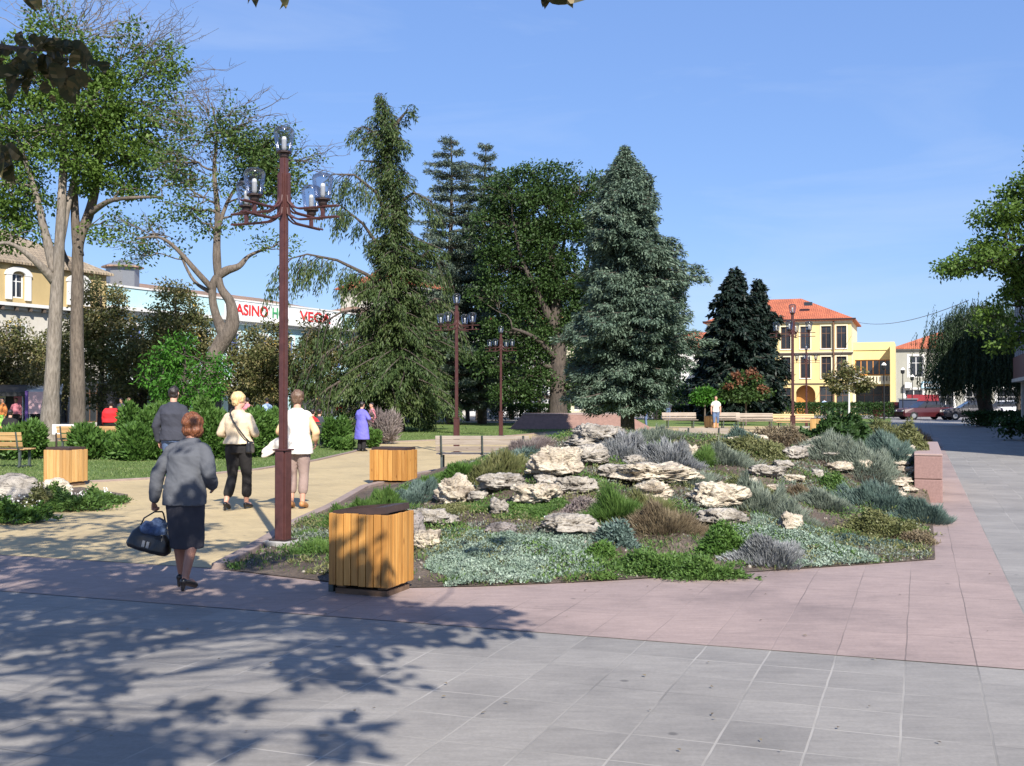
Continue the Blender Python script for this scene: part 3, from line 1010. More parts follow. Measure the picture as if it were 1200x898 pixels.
def lowcover(label, n, L, W, mat, t0_, t1_, ph, thr=.35, s0=-8):
    s = rng.uniform(s0, .1, n * 5); t = t0_ + (t1_ - t0_) * rng.uniform(0, 1, n * 5) ** 1.3
    X = s * CT + t * ST; Y = -s * ST + t * CT
    f = np.sin(X * 1.5 + ph) * np.cos(Y * 1.2 + ph * 2) + .6 * np.sin(X * 3.7 + Y * 2.9 + ph) + .35 * np.sin(X * 9 - Y * 7 + ph)
    k = (f > thr) & inpoly(np.column_stack([X, Y])); f = f[k]
    Q = np.column_stack([X, Y])[k][:n]; f = f[:n]; m_ = len(Q)
    C = np.column_stack([Q, mound(Q) + rng.uniform(-.01, .10, m_) * np.clip(f - thr + .1, .1, .8)])
    V, F = rhombs(C, rng.normal(size=(m_, 3)) + [0, 0, .6], rng.normal(size=(m_, 3)) + [0, 0, .8], L * rng.uniform(.6, 1.3, m_), W * rng.uniform(.7, 1.2, m_))
    tag(np_mesh('ground_cover', V, F, mat, rnd=np.clip(rng.uniform(0, 1, m_), 0, 1)), label, 'ground cover', kind='stuff')


lowcover('low green leafy cover in patches over the rock garden soil', 42000, .045, .018, M['pl_green'], 9, 26, 0.4)
lowcover('low olive leafy cover in patches over the rock garden soil', 36000, .040, .016, M['pl_olive'], 9, 27, 2.3)
lowcover('low blue green leafy cover in patches over the rock garden soil', 26000, .045, .014, M['pl_grey'], 11, 27, 4.4, .5)
lowcover('grass over the back slope of the rock garden', 60000, .07, .014, M['grassb'], 22.5, 33, 1.1, -1.2)

# plants of the little left bed
for lab, px, py, w, h, mt, n in (
        ('white flowering green plant at the tip of the small left bed', 118, 590, 54, 16, 'pl_green', 2600),
        ('leafy green plant with white flowers in the middle of the small left bed', 80, 598, 70, 24, 'pl_green', 3600),
        ('brown green plant between the two rocks of the small left bed', 50, 597, 50, 26, 'pl_olive', 2200),
        ('dark green plant at the lower left of the small left bed', 12, 612, 70, 30, 'lf_hedge', 3600),
        ('tall grass tuft in front of the left wooden bin', 60, 588, 40, 20, 'pl_green', 1500)):
    o = plant('bed_plant', lab, 'plant', px, py, w, h, n, .07, .03, 'leaf', M[mt], .6, False, False)
C = []
for k in range(260):
    px = random.uniform(-20, 122); py = 602 - px * .12 + random.uniform(-10, 6)
    p = GP(px, py); C.append((p.x, p.y + .3, random.uniform(.10, .20) * (1 - px / 260)))
C = np.array(C)
V, F = rhombs(C, rng.normal(size=(len(C), 3)), rng.normal(size=(len(C), 3)) + [0, -1, 1], .035, .035)
tag(np_mesh('white_flowers', V, F, M['pl_flower'], rnd=rng.uniform(0, 1, len(C))), 'tiny white flowers over the small left bed', 'flowers', kind='stuff')


# lawn blades
def lawn_blades(name, label, poly, n, L, z, ymax):
    P = np.array(poly); lo = P.min(0); hi = P.max(0)
    lo = np.maximum(lo, [-16, 0]); hi = np.minimum(hi, [20, ymax])
    # denser nearby
    Y = lo[1] + (hi[1] - lo[1]) * rng.uniform(0, 1, n * 3) ** 1.5
    X = rng.uniform(lo[0], hi[0], n * 3)
    Q = np.column_stack([X, Y]); Q = Q[[pip(q, poly) for q in Q]][:n]
    m_ = len(Q); C = np.column_stack([Q, np.full(m_, z)])
    D = rng.normal(size=(m_, 3)) * .4 + [0, 0, 1]
    V, F = rhombs(C, D, rng.normal(size=(m_, 3)), L * rng.uniform(.6, 1.3, m_), .022)
    tag(np_mesh(name, V, F, M['grassb'], rnd=np.clip(rng.uniform(0, 1, m_), 0, 1)), label, 'grass', kind='stuff')


lawn_blades('grass', 'short mown grass of the left lawn', lawn_l, 42000, .055, .03, 60)
lawn_blades('grass', 'short mown grass behind the rock garden', lawn_r, 14000, .055, .025, 60)

# low reddish stone surround of a basin
fs = empty('stone_basin', GP(665, 504), 0.0, 'low reddish stone basin surround with sloping sides behind the path', 'basin')
M['redstone'] = simple('reddish_stone', (.25, .15, .12), (.18, .11, .09), .9, 6, .4)
m = MB()
w0, w1, d0, hh = 3.0, 2.3, 4.0, .78
m.add([(-w0, 0, 0), (w0 + 1.6, 0, 0), (w0 + 1.6, d0, 0), (-w0, d0, 0), (-w1, .7, hh), (w1 + .9, .7, hh), (w1 + .9, d0 - .7, hh), (-w1, d0 - .7, hh)],
      [(3, 2, 1, 0), (4, 5, 6, 7), (0, 1, 5, 4), (1, 2, 6, 5), (2, 3, 7, 6), (3, 0, 4, 7)])
m.build('sloping_side', M['redstone'], fs)
m = MB(); m.b2((-w1 - .02, .68, hh), (w1 + .92, d0 - .68, hh + .06)); m.build('rim', M['granite_top'], fs)
# ================================================================== bins
M['collar'] = simple('brown_grey_sheet_steel', (.055, .034, .030), (.036, .023, .021), .5, 12, .1)
def make_bin(loc, label, tilt=0.0, W=.56, D=.5, H=.60, mat=None, bag=False, far=False):
    t = empty('litter_bin', loc, -TH, label, 'bin', 'wooden slatted litter bins')
    mat = mat or M['binwood']
    z0 = .085
    # skid base
    m = MB()
    m.b2((-W / 2 + .045, -D / 2 + .04, 0), (W / 2 - .03, D / 2 - .03, .055))
    m.b2((-W / 2 + .05, -D / 2 + .06, .057), (-W / 2 + .13, D / 2 - .05, z0))
    m.b2((W / 2 - .13, -D / 2 + .06, .057), (W / 2 - .05, D / 2 - .05, z0))
    m.build('skid_base', M['skidwood'], t, bevel=.004)
    ns = 8 if not far else 7
    def slats(name, n, length, place):
        m = MB(); w = length / n
        for k in range(n):
            a = -length / 2 + k * w + .004
            place(m, a, a + w - .008, random.uniform(-.0015, .0015), random.uniform(-.004, .004))
        return m.build(name, mat, t, bevel=.003)
    th = .02
    slats('front_slats', ns, W, lambda m, a, b, e, g: m.b2((a, -D / 2 + e, z0 + g), (b, -D / 2 + th + e, z0 + H + g)))
    slats('back_slats', ns, W, lambda m, a, b, e, g: m.b2((a, D / 2 - th + e, z0 + g), (b, D / 2 + e, z0 + H + g)))
    slats('side_slats', ns - 1, D - 2 * th - .006, lambda m, a, b, e, g: m.b2((W / 2 - th + e, a, z0 + g), (W / 2 + e, b, z0 + H + g)))
    slats('side_slats', ns - 1, D - 2 * th - .006, lambda m, a, b, e, g: m.b2((-W / 2 + e, a, z0 + g), (-W / 2 + th + e, b, z0 + H + g)))
    # inner sheet steel liner
    m = MB(); q = .026; zt = z0 + H - .01
    m.b2((-W / 2 + q, -D / 2 + q, z0 + .01), (W / 2 - q, -D / 2 + q + .004, zt)); m.b2((-W / 2 + q, D / 2 - q - .004, z0 + .01), (W / 2 - q, D / 2 - q, zt))
    m.b2((-W / 2 + q, -D / 2 + q + .004, z0 + .01), (-W / 2 + q + .004, D / 2 - q - .004, zt)); m.b2((W / 2 - q - .004, -D / 2 + q + .004, z0 + .01), (W / 2 - q, D / 2 - q - .004, zt))
    m.b2((-W / 2 + q, -D / 2 + q, z0 + .004), (W / 2 - q, D / 2 - q, z0 + .008))
    m.build('liner', M['postdark'], t)
    # steel collar with ash shelf, lies on top, tipped in the front bin
    m = MB(); a = W / 2 - .03; b = D / 2 - .03; h = .055 if not far else .03
    m.b2((-a, -b, 0), (a, -b + .006, h)); m.b2((-a, b - .006, 0), (a, b, h))
    m.b2((-a, -b + .006, 0), (-a + .006, b - .006, h)); m.b2((a - .006, -b + .006, 0), (a, b - .006, h))
    if tilt:
        m.b2((a - .12, -b + .006, h - .006), (a - .006, b - .006, h - .001))
    else:
        m.b2((-a + .006, -b + .006, h - .012), (a - .006, b - .006, h - .007))
    o = m.build('steel_collar', M['collar'], t)
    o.location = (0, 0, z0 + H - (.03 if tilt else .006)); o.rotation_euler = (0, -tilt, 0)
    if tilt: o.location.z += .018
    if bag:
        m = MB(); m.b2((-W / 2 - .06, -D / 2 + .10, .0), (-W / 2 - .008, D / 2 - .1, .10)); m.build('ground_anchor', M['iron'], t, bevel=.01)
    return t


c = GP(453, 701)
make_bin(c - Vector((CT, -ST, 0)) * .25 + Vector((ST, CT, 0)) * .22, 'orange wooden litter bin at the front of the rock garden with a crooked collar', R(5.5), bag=True)
c = GP(459, 569)
make_bin(c + Vector((0, .32, 0)), 'light orange wooden litter bin at the path edge beside the green framed bench', W=.78, D=.5, H=.58, mat=M['binwood'])
c = GP(72, 571)
make_bin(c + Vector((-.05, .32, 0)), 'yellowish wooden litter bin beside the small left flower bed', W=.60, D=.50, H=.60, mat=M['binwood2'])
c = GP(834, 503)
make_bin(c + Vector((0, .3, 0)), 'yellow wooden litter bin beside the walking person in the white shirt', W=.6, D=.5, H=.6, mat=M['binwood2'], far=True)
c = GP(958, 504); c = ST2(0, 0) + Vector(c)
make_bin(Vector((AT(958, 500, 50).x, 50, 0.03)), 'yellow wooden litter bin at the foot of the slim lamp post near the rose shrub', W=.6, D=.5, H=.62, mat=M['binwood2'], far=True)

# ================================================================== lamps
def glassmat():
    m, nt, bs, out = newmat('smoked_lamp_glass')
    nt.nodes.remove(bs)
    gl = nt.nodes.new("ShaderNodeBsdfGlossy"); gl.inputs["Roughness"].default_value = .06; gl.inputs["Color"].default_value = (.9, .9, .95, 1)
    tr = nt.nodes.new("ShaderNodeBsdfTransparent"); tr.inputs[0].default_value = (.74, .76, .80, 1)
    fr = nt.nodes.new("ShaderNodeFresnel"); fr.inputs[0].default_value = 1.5
    ad = nt.nodes.new("ShaderNodeMath"); ad.operation = 'MULTIPLY_ADD'; ad.inputs[1].default_value = .6; ad.inputs[2].default_value = .02
    nt.links.new(fr.outputs[0], ad.inputs[0])
    mx = nt.nodes.new("ShaderNodeMixShader")
    nt.links.new(ad.outputs[0], mx.inputs[0]); nt.links.new(tr.outputs[0], mx.inputs[1]); nt.links.new(gl.outputs[0], mx.inputs[2])
    nt.links.new(mx.outputs[0], out.inputs[0])
    return m


M['lampglass'] = glassmat()
M['bulb'] = simple('white_lamp_tube', (.85, .83, .76), (.8, .78, .7), .4, 3)


def add_lantern(parent, p):
    """open smoked bowl with domed lid, its socket and white bulb; centre-bottom at p"""
    b = MB()
    b.lathe(p, [(.035, -.055), (.05, -.03), (.055, 0), (.085, .012), (.085, .03), (.03, .035)], 14)
    ln = b.build('lantern', M['postdark'], parent, smooth=False)
    g = MB()
    pr = [(.088, .02), (.098, .09), (.112, .17), (.122, .235), (.125, .262), (.118, .285), (.095, .308), (.06, .322), (.02, .328)]
    pr = [(r_ * .94, z_ * .96) for r_, z_ in pr]
    g.lathe(p, pr, 20)
    g.build('globe', M['lampglass'], ln, smooth=True)
    h = MB(); h.lathe(p, [(.024, .04), (.027, .07), (.027, .17), (.020, .195), (.006, .20)], 10)
    h.build('bulb', M['bulb'], ln, smooth=True)
    return ln


def make_lamp(loc, label, rot=R(-25), height=4.67, near=True, group='brown five headed lamp posts'):
    t = empty('street_lamp', loc, rot, label, 'street lamp', group)
    H = height - .36
    m = MB()   # lower sleeve, square tube with channels
    s = .074
    m.b2((-s, -s + .02, .06), (s, s - .02, 1.05)); m.b2((-s + .02, -s, .06), (s - .02, s, 1.05))
    m.b2((-s - .012, -s - .012, 1.05), (s + .012, s + .012, 1.068))
    m.build('sleeve', M['post'], t, bevel=.004)
    m = MB(); s = .043
    m.b2((-s, -s + .016, 1.068), (s, s - .016, H)); m.b2((-s + .016, -s, 1.068), (s - .016, s, H))
    m.build('shaft', M['post'], t, bevel=.003)
    m = MB(); m.b2((-.17, -.15, -.03), (.17, .15, .055)); m.build('concrete_foot', M['conc'], t, bevel=.012)
    m = MB(); m.b2((-.11, -.11, .056), (.11, .11, .07)); m.build('base_plate', M['postdark'], t)
    # arm bundle collar
    m = MB()
    for a in range(4):
        ca, sa = math.cos(a * math.pi / 2), math.sin(a * math.pi / 2)
        m.box((ca * .056, sa * .056, H - .40), (.042, .042, .46), a * math.pi / 2)
    m.build('arm_collar', M['post'], t, bevel=.004)
    add_lantern(t, Vector((0, 0, H + .045)))
    for a in range(4):
        ang = a * math.pi / 2
        d = Vector((math.cos(ang), math.sin(ang), 0)); q = Vector((-d.y, d.x, 0))
        m = MB()
        for sgn in (-1, 1):
            o = q * .022 * sgn
            for zt, z1 in ((H - .42, H - .58), (H - .56, H - .70)):
                if sgn == 1 and False: continue
                pts = [d * .06 + Vector((0, 0, zt)), d * .07 + Vector((0, 0, zt - .07)), d * .13 + Vector((0, 0, z1 + .03)), d * .2 + Vector((0, 0, z1 + .004)), d * .3 + Vector((0, 0, z1)), d * .72 + Vector((0, 0, z1))]
                m.tube([p + o for p in pts], .011 if near else .012, 6)
        m.box(tuple(d * .52 + Vector((0, 0, H - .64))), (.035, .035, .12), ang)
        m.build('arm', M['post'], t)
        add_lantern(t, d * .52 + Vector((0, 0, H - .52)))
    return t


l0 = make_lamp(Vector((-2.545, 12.35, .02)), 'tall brown lamp post at the corner of path and rock garden, the nearest')
lamp_spots = [
    (535, 32.2, 'brown five headed lamp post behind the green framed bench'),
    (587, 46.5, 'brown five headed lamp post before the cedars left of the reddish basin'),
    (363, 88, 'farthest brown lamp post, between the juniper shrubs and the shopfronts'),
    (929, 35.8, 'brown five headed lamp post before the yellow house, the taller looking one'),
    (945, 62, 'slim brown five headed lamp post standing right beside the yellow bin'),
]
for px, Y, lab in lamp_spots:
    p = AT(px, 467, Y); 
    copy_tree(l0, loc=Vector((p.x, Y, .03)), rz=R(-25), label=lab)


def small_lamp(px, Y, ztop, label, n=1):
    p = AT(px, 467, Y)
    t = empty('park_lamp', (p.x, Y, 0), 0, label, 'street lamp')
    m = MB(); m.tube([(0, 0, 0), (0, 0, .5), (0, 0, .52), (0, 0, ztop - .5)], [.09, .08, .045, .035], 8); m.build('pole', M['black'], t)
    for k in range(n):
        ox = (k - (n - 1) / 2) * .7
        if n > 1:
            m = MB(); m.tube([(0, 0, ztop - .75), (ox * .6, 0, ztop - .8), (ox, 0, ztop - .5)], .02, 6); m.build('arm', M['black'], t)
        m = MB(); m.lathe((ox, 0, ztop - .5), [(.08, 0), (.15, .05), (.17, .3)], 8); m.build('lantern', M['black'], t)
        m = MB(); m.lathe((ox, 0, ztop - .195), [(.2, 0), (.12, .12), (.03, .2)], 8); m.build('lantern_cap', M['bulb'], t)


small_lamp(1036, 82, 4.3, 'single headed black lamp in front of the yellow house balcony')
small_lamp(1058, 88, 4.1, 'black lamp in front of the grey house beside the yellow wing')
small_lamp(1069, 90, 3.6, 'shorter black lamp in front of the blue sign of the grey house')


# ================================================================== benches
def make_bench(loc, rz, label, length=1.8, wood='benchwood', frame='iron', group='park benches', nframe=2):
    """local: person sits facing -y, the back rest is at +y"""
    t = empty('park_bench', loc, rz, label, 'bench', group)
    L = length / 2
    wm = M[wood]
    m = MB()
    for k in range(4):
        y = -.24 + k * .125
        m.box((0, y, .44), (length, .105, .03))
    m.build('seat', wm, t, bevel=.004)
    m = MB()
    Mx = Matrix.Rotation(R(-12), 3, 'X')
    for k, z in enumerate((.56, .70, .80)):
        m.box((0, .235 + (z - .44) * .22, z), (length, .026, .105 if k < 2 else .075), M=Mx)
    m.build('backrest', wm, t, bevel=.004)
    xs = [-L + .25, L - .25] if nframe == 2 else [-L + .12 + (length - .24) * k / (nframe - 1) for k in range(nframe)]
    for x in xs:
        m = MB()
        m.box((x, -.22, .2), (.05, .05, .41)); m.box((x, .17, .2), (.05, .05, .41)); m.box((x, -.02, .41), (.045, .46, .025))
        m.tube([(x, .17, .38), (x, .27, .5), (x, .345, .84)], [.026, .024, .022], 4)
        m.box((x, -.02, .045), (.05, .5, .03))
        m.build('frame', M[frame], t)
    return t


def bench_at(px, Y, rz, label, **k):
    p = AT(px, 467, Y)
    return make_bench(Vector((p.x, Y, .03 if k.pop('lawn', True) else .012)), rz, label, **k)


bench_at(566, 24.0, R(178) , 'green framed wooden bench seen from behind at the left back of the rock garden', length=2.0, wood='weathered', lawn=False, nframe=3)
bench_at(-10, 26.0, R(172), 'bench cut by the left photo edge beside the yellowish bin', length=1.9, nframe=3, wood='benchwood')
bench_at(10, 31.5, R(178), 'pine bench on the left behind the low shrubs', length=1.9, nframe=3)
bench_at(137, 31.5, R(178), 'long pine bench behind the low shrubs with the person in red behind it', length=3.2, nframe=4)
bench_at(372, 37.5, R(160), 'dark green bench with two seated people beside the round shrub', length=1.5, nframe=3, wood='iron')
bench_at(797, 61, R(4), 'grey plank bench right of the blue spruce facing the path', length=1.9, wood='weathered')
bench_at(855, 61, R(4), 'bench half hidden by the walking person in the white shirt', length=1.3, wood='weathered')
bench_at(886, 58, R(4), 'pale plank bench between the white shirted person and the lamp post', length=2.0, wood='weathered')
bench_at(932, 55, R(4), 'orange pine bench behind the two lamp posts', length=2.1)
bench_at(822, 29.5, R(180), 'bench of which only the back shows above the lavender', length=1.3, wood='weathered', nframe=2)

# small white notice on a post by the benches
nt_ = empty('notice_board', GP(66, 540), 0, 'small white notice plate on a short dark post beside the large tree trunks', 'notice')
nt_.location = AT(66, 530, 33); nt_.location.z = 0
m = MB(); m.tube([(0, 0, 0), (0, 0, .62)], .03, 6); m.build('post', M['postdark'], nt_)
m = MB(); m.b2((-.12, -.012, .58), (.14, .012, .88)); m.b2((.145, -.012, .76), (.62, .012, .88)); m.build('plate', M['white'], nt_)

# overhead cable
ca, cb = AT(1006, 378, 108), AT(1135, 352, 60)
m = MB(); m.tube([ca.lerp(cb, k / 16) - Vector((0, 0, .6 * (1 - (k / 8 - 1) ** 2))) for k in range(17)], .02, 5)
tag(m.build('overhead_cable', M['black']), 'thin dark cable slung across the sky from the yellow house to the right', 'cable')

# fallen leaves on the paving
C = []
for k in range(60):
    px = random.uniform(0, 1200); py = 640 + 250 * random.random() ** 1.3
    p = GP(px, py)
    if abs(p.x) < 14 and not pip((p.x, p.y), BED): C.append((p.x, p.y, .017))
C = np.array(C); n = len(C)
D = rng.normal(size=(n, 3)) * [1, 1, 0]
V, F = rhombs(C, D, np.tile([[0, 0, 1.]], (n, 1)), rng.uniform(.015, .04, n), rng.uniform(.01, .022, n))
V[:, 2] = .015 + .006 * np.tile([0, 1, .3, .6], n)
tag(np_mesh('fallen_leaves', V, F, M['pl_dry'], rnd=rng.uniform(.3, 1, n)), 'few small dry leaves lying on the paving', 'leaves', kind='stuff')


# ================================================================== cars
M['carpaint'] = simple('black_car_paint', (.015, .012, .02), (.012, .01, .016), .25, 1, spec=.6)
M['carwhite'] = simple('white_car_paint', (.7, .7, .72), (.65, .65, .68), .3, 1, spec=.6)
M['carred'] = simple('dark_red_car_paint', (.05, .006, .009), (.04, .005, .007), .3, 1, spec=.6)
M['carblue'] = simple('blue_grey_car_paint', (.12, .16, .24), (.1, .14, .2), .3, 1, spec=.6)
M['tyre'] = simple('tyre_rubber', (.02, .02, .02), None, .85, 10)
M['lightglass'] = simple('headlight_glass', (.75, .75, .72), None, .15, 1, spec=.7)
M['taillight'] = simple('tail_light', (.4, .02, .02), None, .25, 1)


def make_car(loc, rz, paint, label):
    t = empty('parked_car', loc, rz, label, 'car', 'cars parked at the far end of the street')
    # body lofted from side profile: (x, z_low, z_high, half width)
    def loft(secs, name, mat):
        n = len(secs); V = []; F = []
        for x, za, zb, w, wt in secs:
            V += [(x, -w, za), (x, -w, (za + zb) / 2), (x, -wt, zb), (x, wt, zb), (x, w, (za + zb) / 2), (x, w, za)]
        for i in range(n - 1):
            for k in range(6):
                F.append((i * 6 + k, i * 6 + (k + 1) % 6, (i + 1) * 6 + (k + 1) % 6, (i + 1) * 6 + k))
        F.append((5, 4, 3, 2, 1, 0)); b = (n - 1) * 6; F.append(tuple(b + k for k in range(6)))
        mm = MB(); mm.add(V, F)
        o = mm.build(name, mat, t, smooth=False, bevel=.03); return o
    loft([(-2.15, .35, .62, .70, .62), (-2.05, .25, .80, .80, .72), (-1.3, .22, .92, .84, .76), (.9, .22, .95, .85, .78), (1.9, .22, .98, .82, .72), (2.1, .3, .92, .76, .66)], 'body', paint)
    loft([(-.98, .9, .93, .72, .70), (-.25, .92, 1.40, .70, .56), (1.0, .92, 1.42, .70, .56), (1.72, .93, 1.0, .70, .66)], 'cabin', M['dkglass'])
    m = MB(); m.add([(-.28, -.57, 1.395), (1.03, -.57, 1.415), (1.03, .57, 1.415), (-.28, .57, 1.395), (-.2, -.52, 1.45), (.95, -.52, 1.46), (.95, .52, 1.46), (-.2, .52, 1.45)],
                    [(3, 2, 1, 0), (4, 5, 6, 7), (0, 1, 5, 4), (1, 2, 6, 5), (2, 3, 7, 6), (3, 0, 4, 7)]); m.build('roof', paint, t)
    for x in (-1.35, 1.3):
        for s in (-1, 1):
            m = MB(); n = 18
            for a in range(1): pass
            ang = [2 * math.pi * k / n for k in range(n)]
            V = [(x + .31 * math.cos(a), s * .68, .31 + .31 * math.sin(a)) for a in ang] + [(x + .31 * math.cos(a), s * .865, .31 + .31 * math.sin(a)) for a in ang]
            F = [tuple(range(n)), tuple(range(2 * n - 1, n - 1, -1))] + [(k, (k + 1) % n, (k + 1) % n + n, k + n) for k in range(n)]
            m.add(V, F); w = m.build('wheel', M['tyre'], t)
            m = MB(); V = [(x + .18 * math.cos(a), s * .87, .31 + .18 * math.sin(a)) for a in ang] + [(x + .18 * math.cos(a), s * .855, .31 + .18 * math.sin(a)) for a in ang]
            m.add(V, F); m.build('rim', M['metal'], w)
    for s in (-1, 1):
        m = MB(); m.b2((-2.14, s * .5 - .12, .60), (-2.0, s * .5 + .12, .74)); m.build('headlight', M['lightglass'], t)
        m = MB(); m.b2((2.04, s * .55 - .11, .72), (2.115, s * .55 + .11, .86)); m.build('tail_light', M['taillight'], t)
    return t


def car(px, Y, rz, paint, label):
    p = AT(px, 467, Y); make_car(Vector((p.x, Y, .004)), rz, M[paint], label)


car(1138, 84, R(-8), 'carpaint', 'black car parked at the left edge of the willow')
car(1083, 86, R(10), 'carred', 'dark red car half hidden behind the brown dry shrub')
car(1172, 92, R(-18), 'carwhite', 'white car glimpsed behind the willow trunk')
car(1192, 104, R(70), 'carblue', 'blue grey car at the right photo edge behind the willow')
# ================================================================== people
def bake(bm, name, mat, parent, voxel, smooth_it=4, disp=None):
    me = bpy.data.meshes.new(name); bm.to_mesh(me); bm.free()
    o = bpy.data.objects.new(name, me); COL.objects.link(o)
    r = o.modifiers.new('r', 'REMESH'); r.mode = 'VOXEL'; r.voxel_size = voxel
    s = o.modifiers.new('s', 'SMOOTH'); s.factor = .5; s.iterations = smooth_it
    dg = bpy.context.evaluated_depsgraph_get()
    me2 = bpy.data.meshes.new_from_object(o.evaluated_get(dg))
    bpy.data.objects.remove(o); 
    me2.name = name
    if disp:
        me2.update()
        co = np.empty(len(me2.vertices) * 3); me2.vertices.foreach_get('co', co); co = co.reshape(-1, 3)
        no = np.empty(len(me2.vertices) * 3); me2.vertices.foreach_get('normal', no); no = no.reshape(-1, 3)
        d = np.array([disp(Vector(c)) for c in co])
        co += no * d[:, None]
        me2.vertices.foreach_set('co', co.ravel()); me2.update()
    me2.polygons.foreach_set("use_smooth", [True] * len(me2.polygons))
    me2.materials.clear()
    return link(name, me2, mat, parent)


def b_ell(bm, c, r, rot=None, sub=3):
    q = bmesh.ops.create_icosphere(bm, subdivisions=sub, radius=1)
    for v in q['verts']:
        p = Vector((v.co.x * r[0], v.co.y * r[1], v.co.z * r[2]))
        if rot is not None: p = rot @ p
        v.co = p + Vector(c)


def b_limb(bm, pts, rad, n=14, flat=1.0, ends=True):
    """tapered limb through pts; one closed tube with ball joints"""
    for p, r in list(zip(pts, rad)) if ends else list(zip(pts, rad))[1:-1]:
        q = bmesh.ops.create_icosphere(bm, subdivisions=2, radius=r * .985)
        for v in q['verts']: v.co += Vector(p)
    for i in range(len(pts) - 1):
        a, b = Vector(pts[i]), Vector(pts[i + 1]); d = (b - a)
        if d.length < 1e-5: continue
        q = bmesh.ops.create_cone(bm, cap_ends=True, segments=n, radius1=rad[i], radius2=rad[i + 1], depth=d.length)
        M_ = d.to_track_quat('Z', 'Y').to_matrix()
        for v in q['verts']: v.co = M_ @ v.co + (a + b) / 2


def b_rings(bm, rings, n=28, power=2.0):
    """rings: (x,y,z,rx,ry[,yaw])"""
    V = []
    for rg in rings:
        x, y, z, rx, ry = rg[:5]; yaw = rg[5] if len(rg) > 5 else 0; tilt = rg[6] if len(rg) > 6 else 0
        row = []
        for k in range(n):
            a = 2 * math.pi * k / n
            cx, cy = math.cos(a), math.sin(a)
            px_ = math.copysign(abs(cx) ** (2 / power), cx) * rx; py_ = math.copysign(abs(cy) ** (2 / power), cy) * ry
            row.append(bm.verts.new((x + px_ * math.cos(yaw) - py_ * math.sin(yaw), y + px_ * math.sin(yaw) + py_ * math.cos(yaw), z + tilt * px_)))
        V.append(row)
    for i in range(len(V) - 1):
        for k in range(n):
            bm.faces.new((V[i][k], V[i][(k + 1) % n], V[i + 1][(k + 1) % n], V[i + 1][k]))
    bm.faces.new(V[0][::-1]); bm.faces.new(V[-1])
    bmesh.ops.recalc_face_normals(bm, faces=bm.faces)


def cloth(name, a, b, rough=.85, sheen=True):
    m, nt, bs, out = newmat(name)
    n = noise_node(nt, coords(nt, False), 5, 4); r = ramp(nt, [(.35, b), (.65, a)])
    nt.links.new(n.outputs[0], r.inputs[0]); nt.links.new(r.outputs[0], bs.inputs["Base Color"])
    bs.inputs["Roughness"].default_value = rough; bs.inputs["Specular IOR Level"].default_value = .25
    n2 = noise_node(nt, coords(nt, False, (1, 1, 1)), 220, 2); bump(nt, bs, n2.outputs[0], .25, .002)
    return m


def hairmat(name, a, b):
    m, nt, bs, out = newmat(name)
    n = noise_node(nt, coords(nt, False, (60, 60, 5)), 2.4, 4, .6, .8); r = ramp(nt, [(.35, b), (.65, a)])
    nt.links.new(n.outputs[0], r.inputs[0]); nt.links.new(r.outputs[0], bs.inputs["Base Color"])
    bs.inputs["Roughness"].default_value = .45
    bump(nt, bs, n.outputs[0], .8, .006)
    return m


M['skin'] = simple('skin', (.56, .31, .22), (.48, .25, .175), .55, 8, spec=.35)
M['skin_stocking'] = simple('stockinged_skin', (.38, .19, .13), (.32, .15, .10), .5, 8)
M['eye'] = simple('eye', (.02, .015, .012), None, .2, 3)
M['shoe'] = simple('black_leather', (.012, .011, .012), (.02, .018, .018), .3, 9, spec=.5)
M['sandal'] = simple('tan_leather', (.42, .20, .08), (.34, .16, .06), .5, 9)
M['h_auburn'] = hairmat('auburn_hair', (.27, .095, .035), (.09, .03, .014))
M['h_blond'] = hairmat('blonde_hair', (.70, .52, .27), (.48, .31, .13))
M['h_brown'] = hairmat('brown_hair', (.17, .10, .06), (.08, .045, .03))
M['h_black'] = hairmat('black_hair', (.03, .02, .018), (.012, .009, .008))


def default_pose():
    P = {}
    for s, n in ((-1, 'L'), (1, 'R')):
        P['hip' + n] = (s * .09, 0, .90); P['knee' + n] = (s * .095, .02, .48); P['ankle' + n] = (s * .09, -.02, .08); P['toe' + n] = (s * .10, .14, .03)
        P['sho' + n] = (s * .175, -.01, 1.40); P['elb' + n] = (s * .235, -.03, 1.12); P['wri' + n] = (s * .24, .04, .88)
    P['pelvis'] = (0, 0, .93); P['waist'] = (0, .0, 1.06); P['chest'] = (0, -.01, 1.28); P['neck'] = (0, -.005, 1.46); P['head'] = (0, .02, 1.60)
    return P


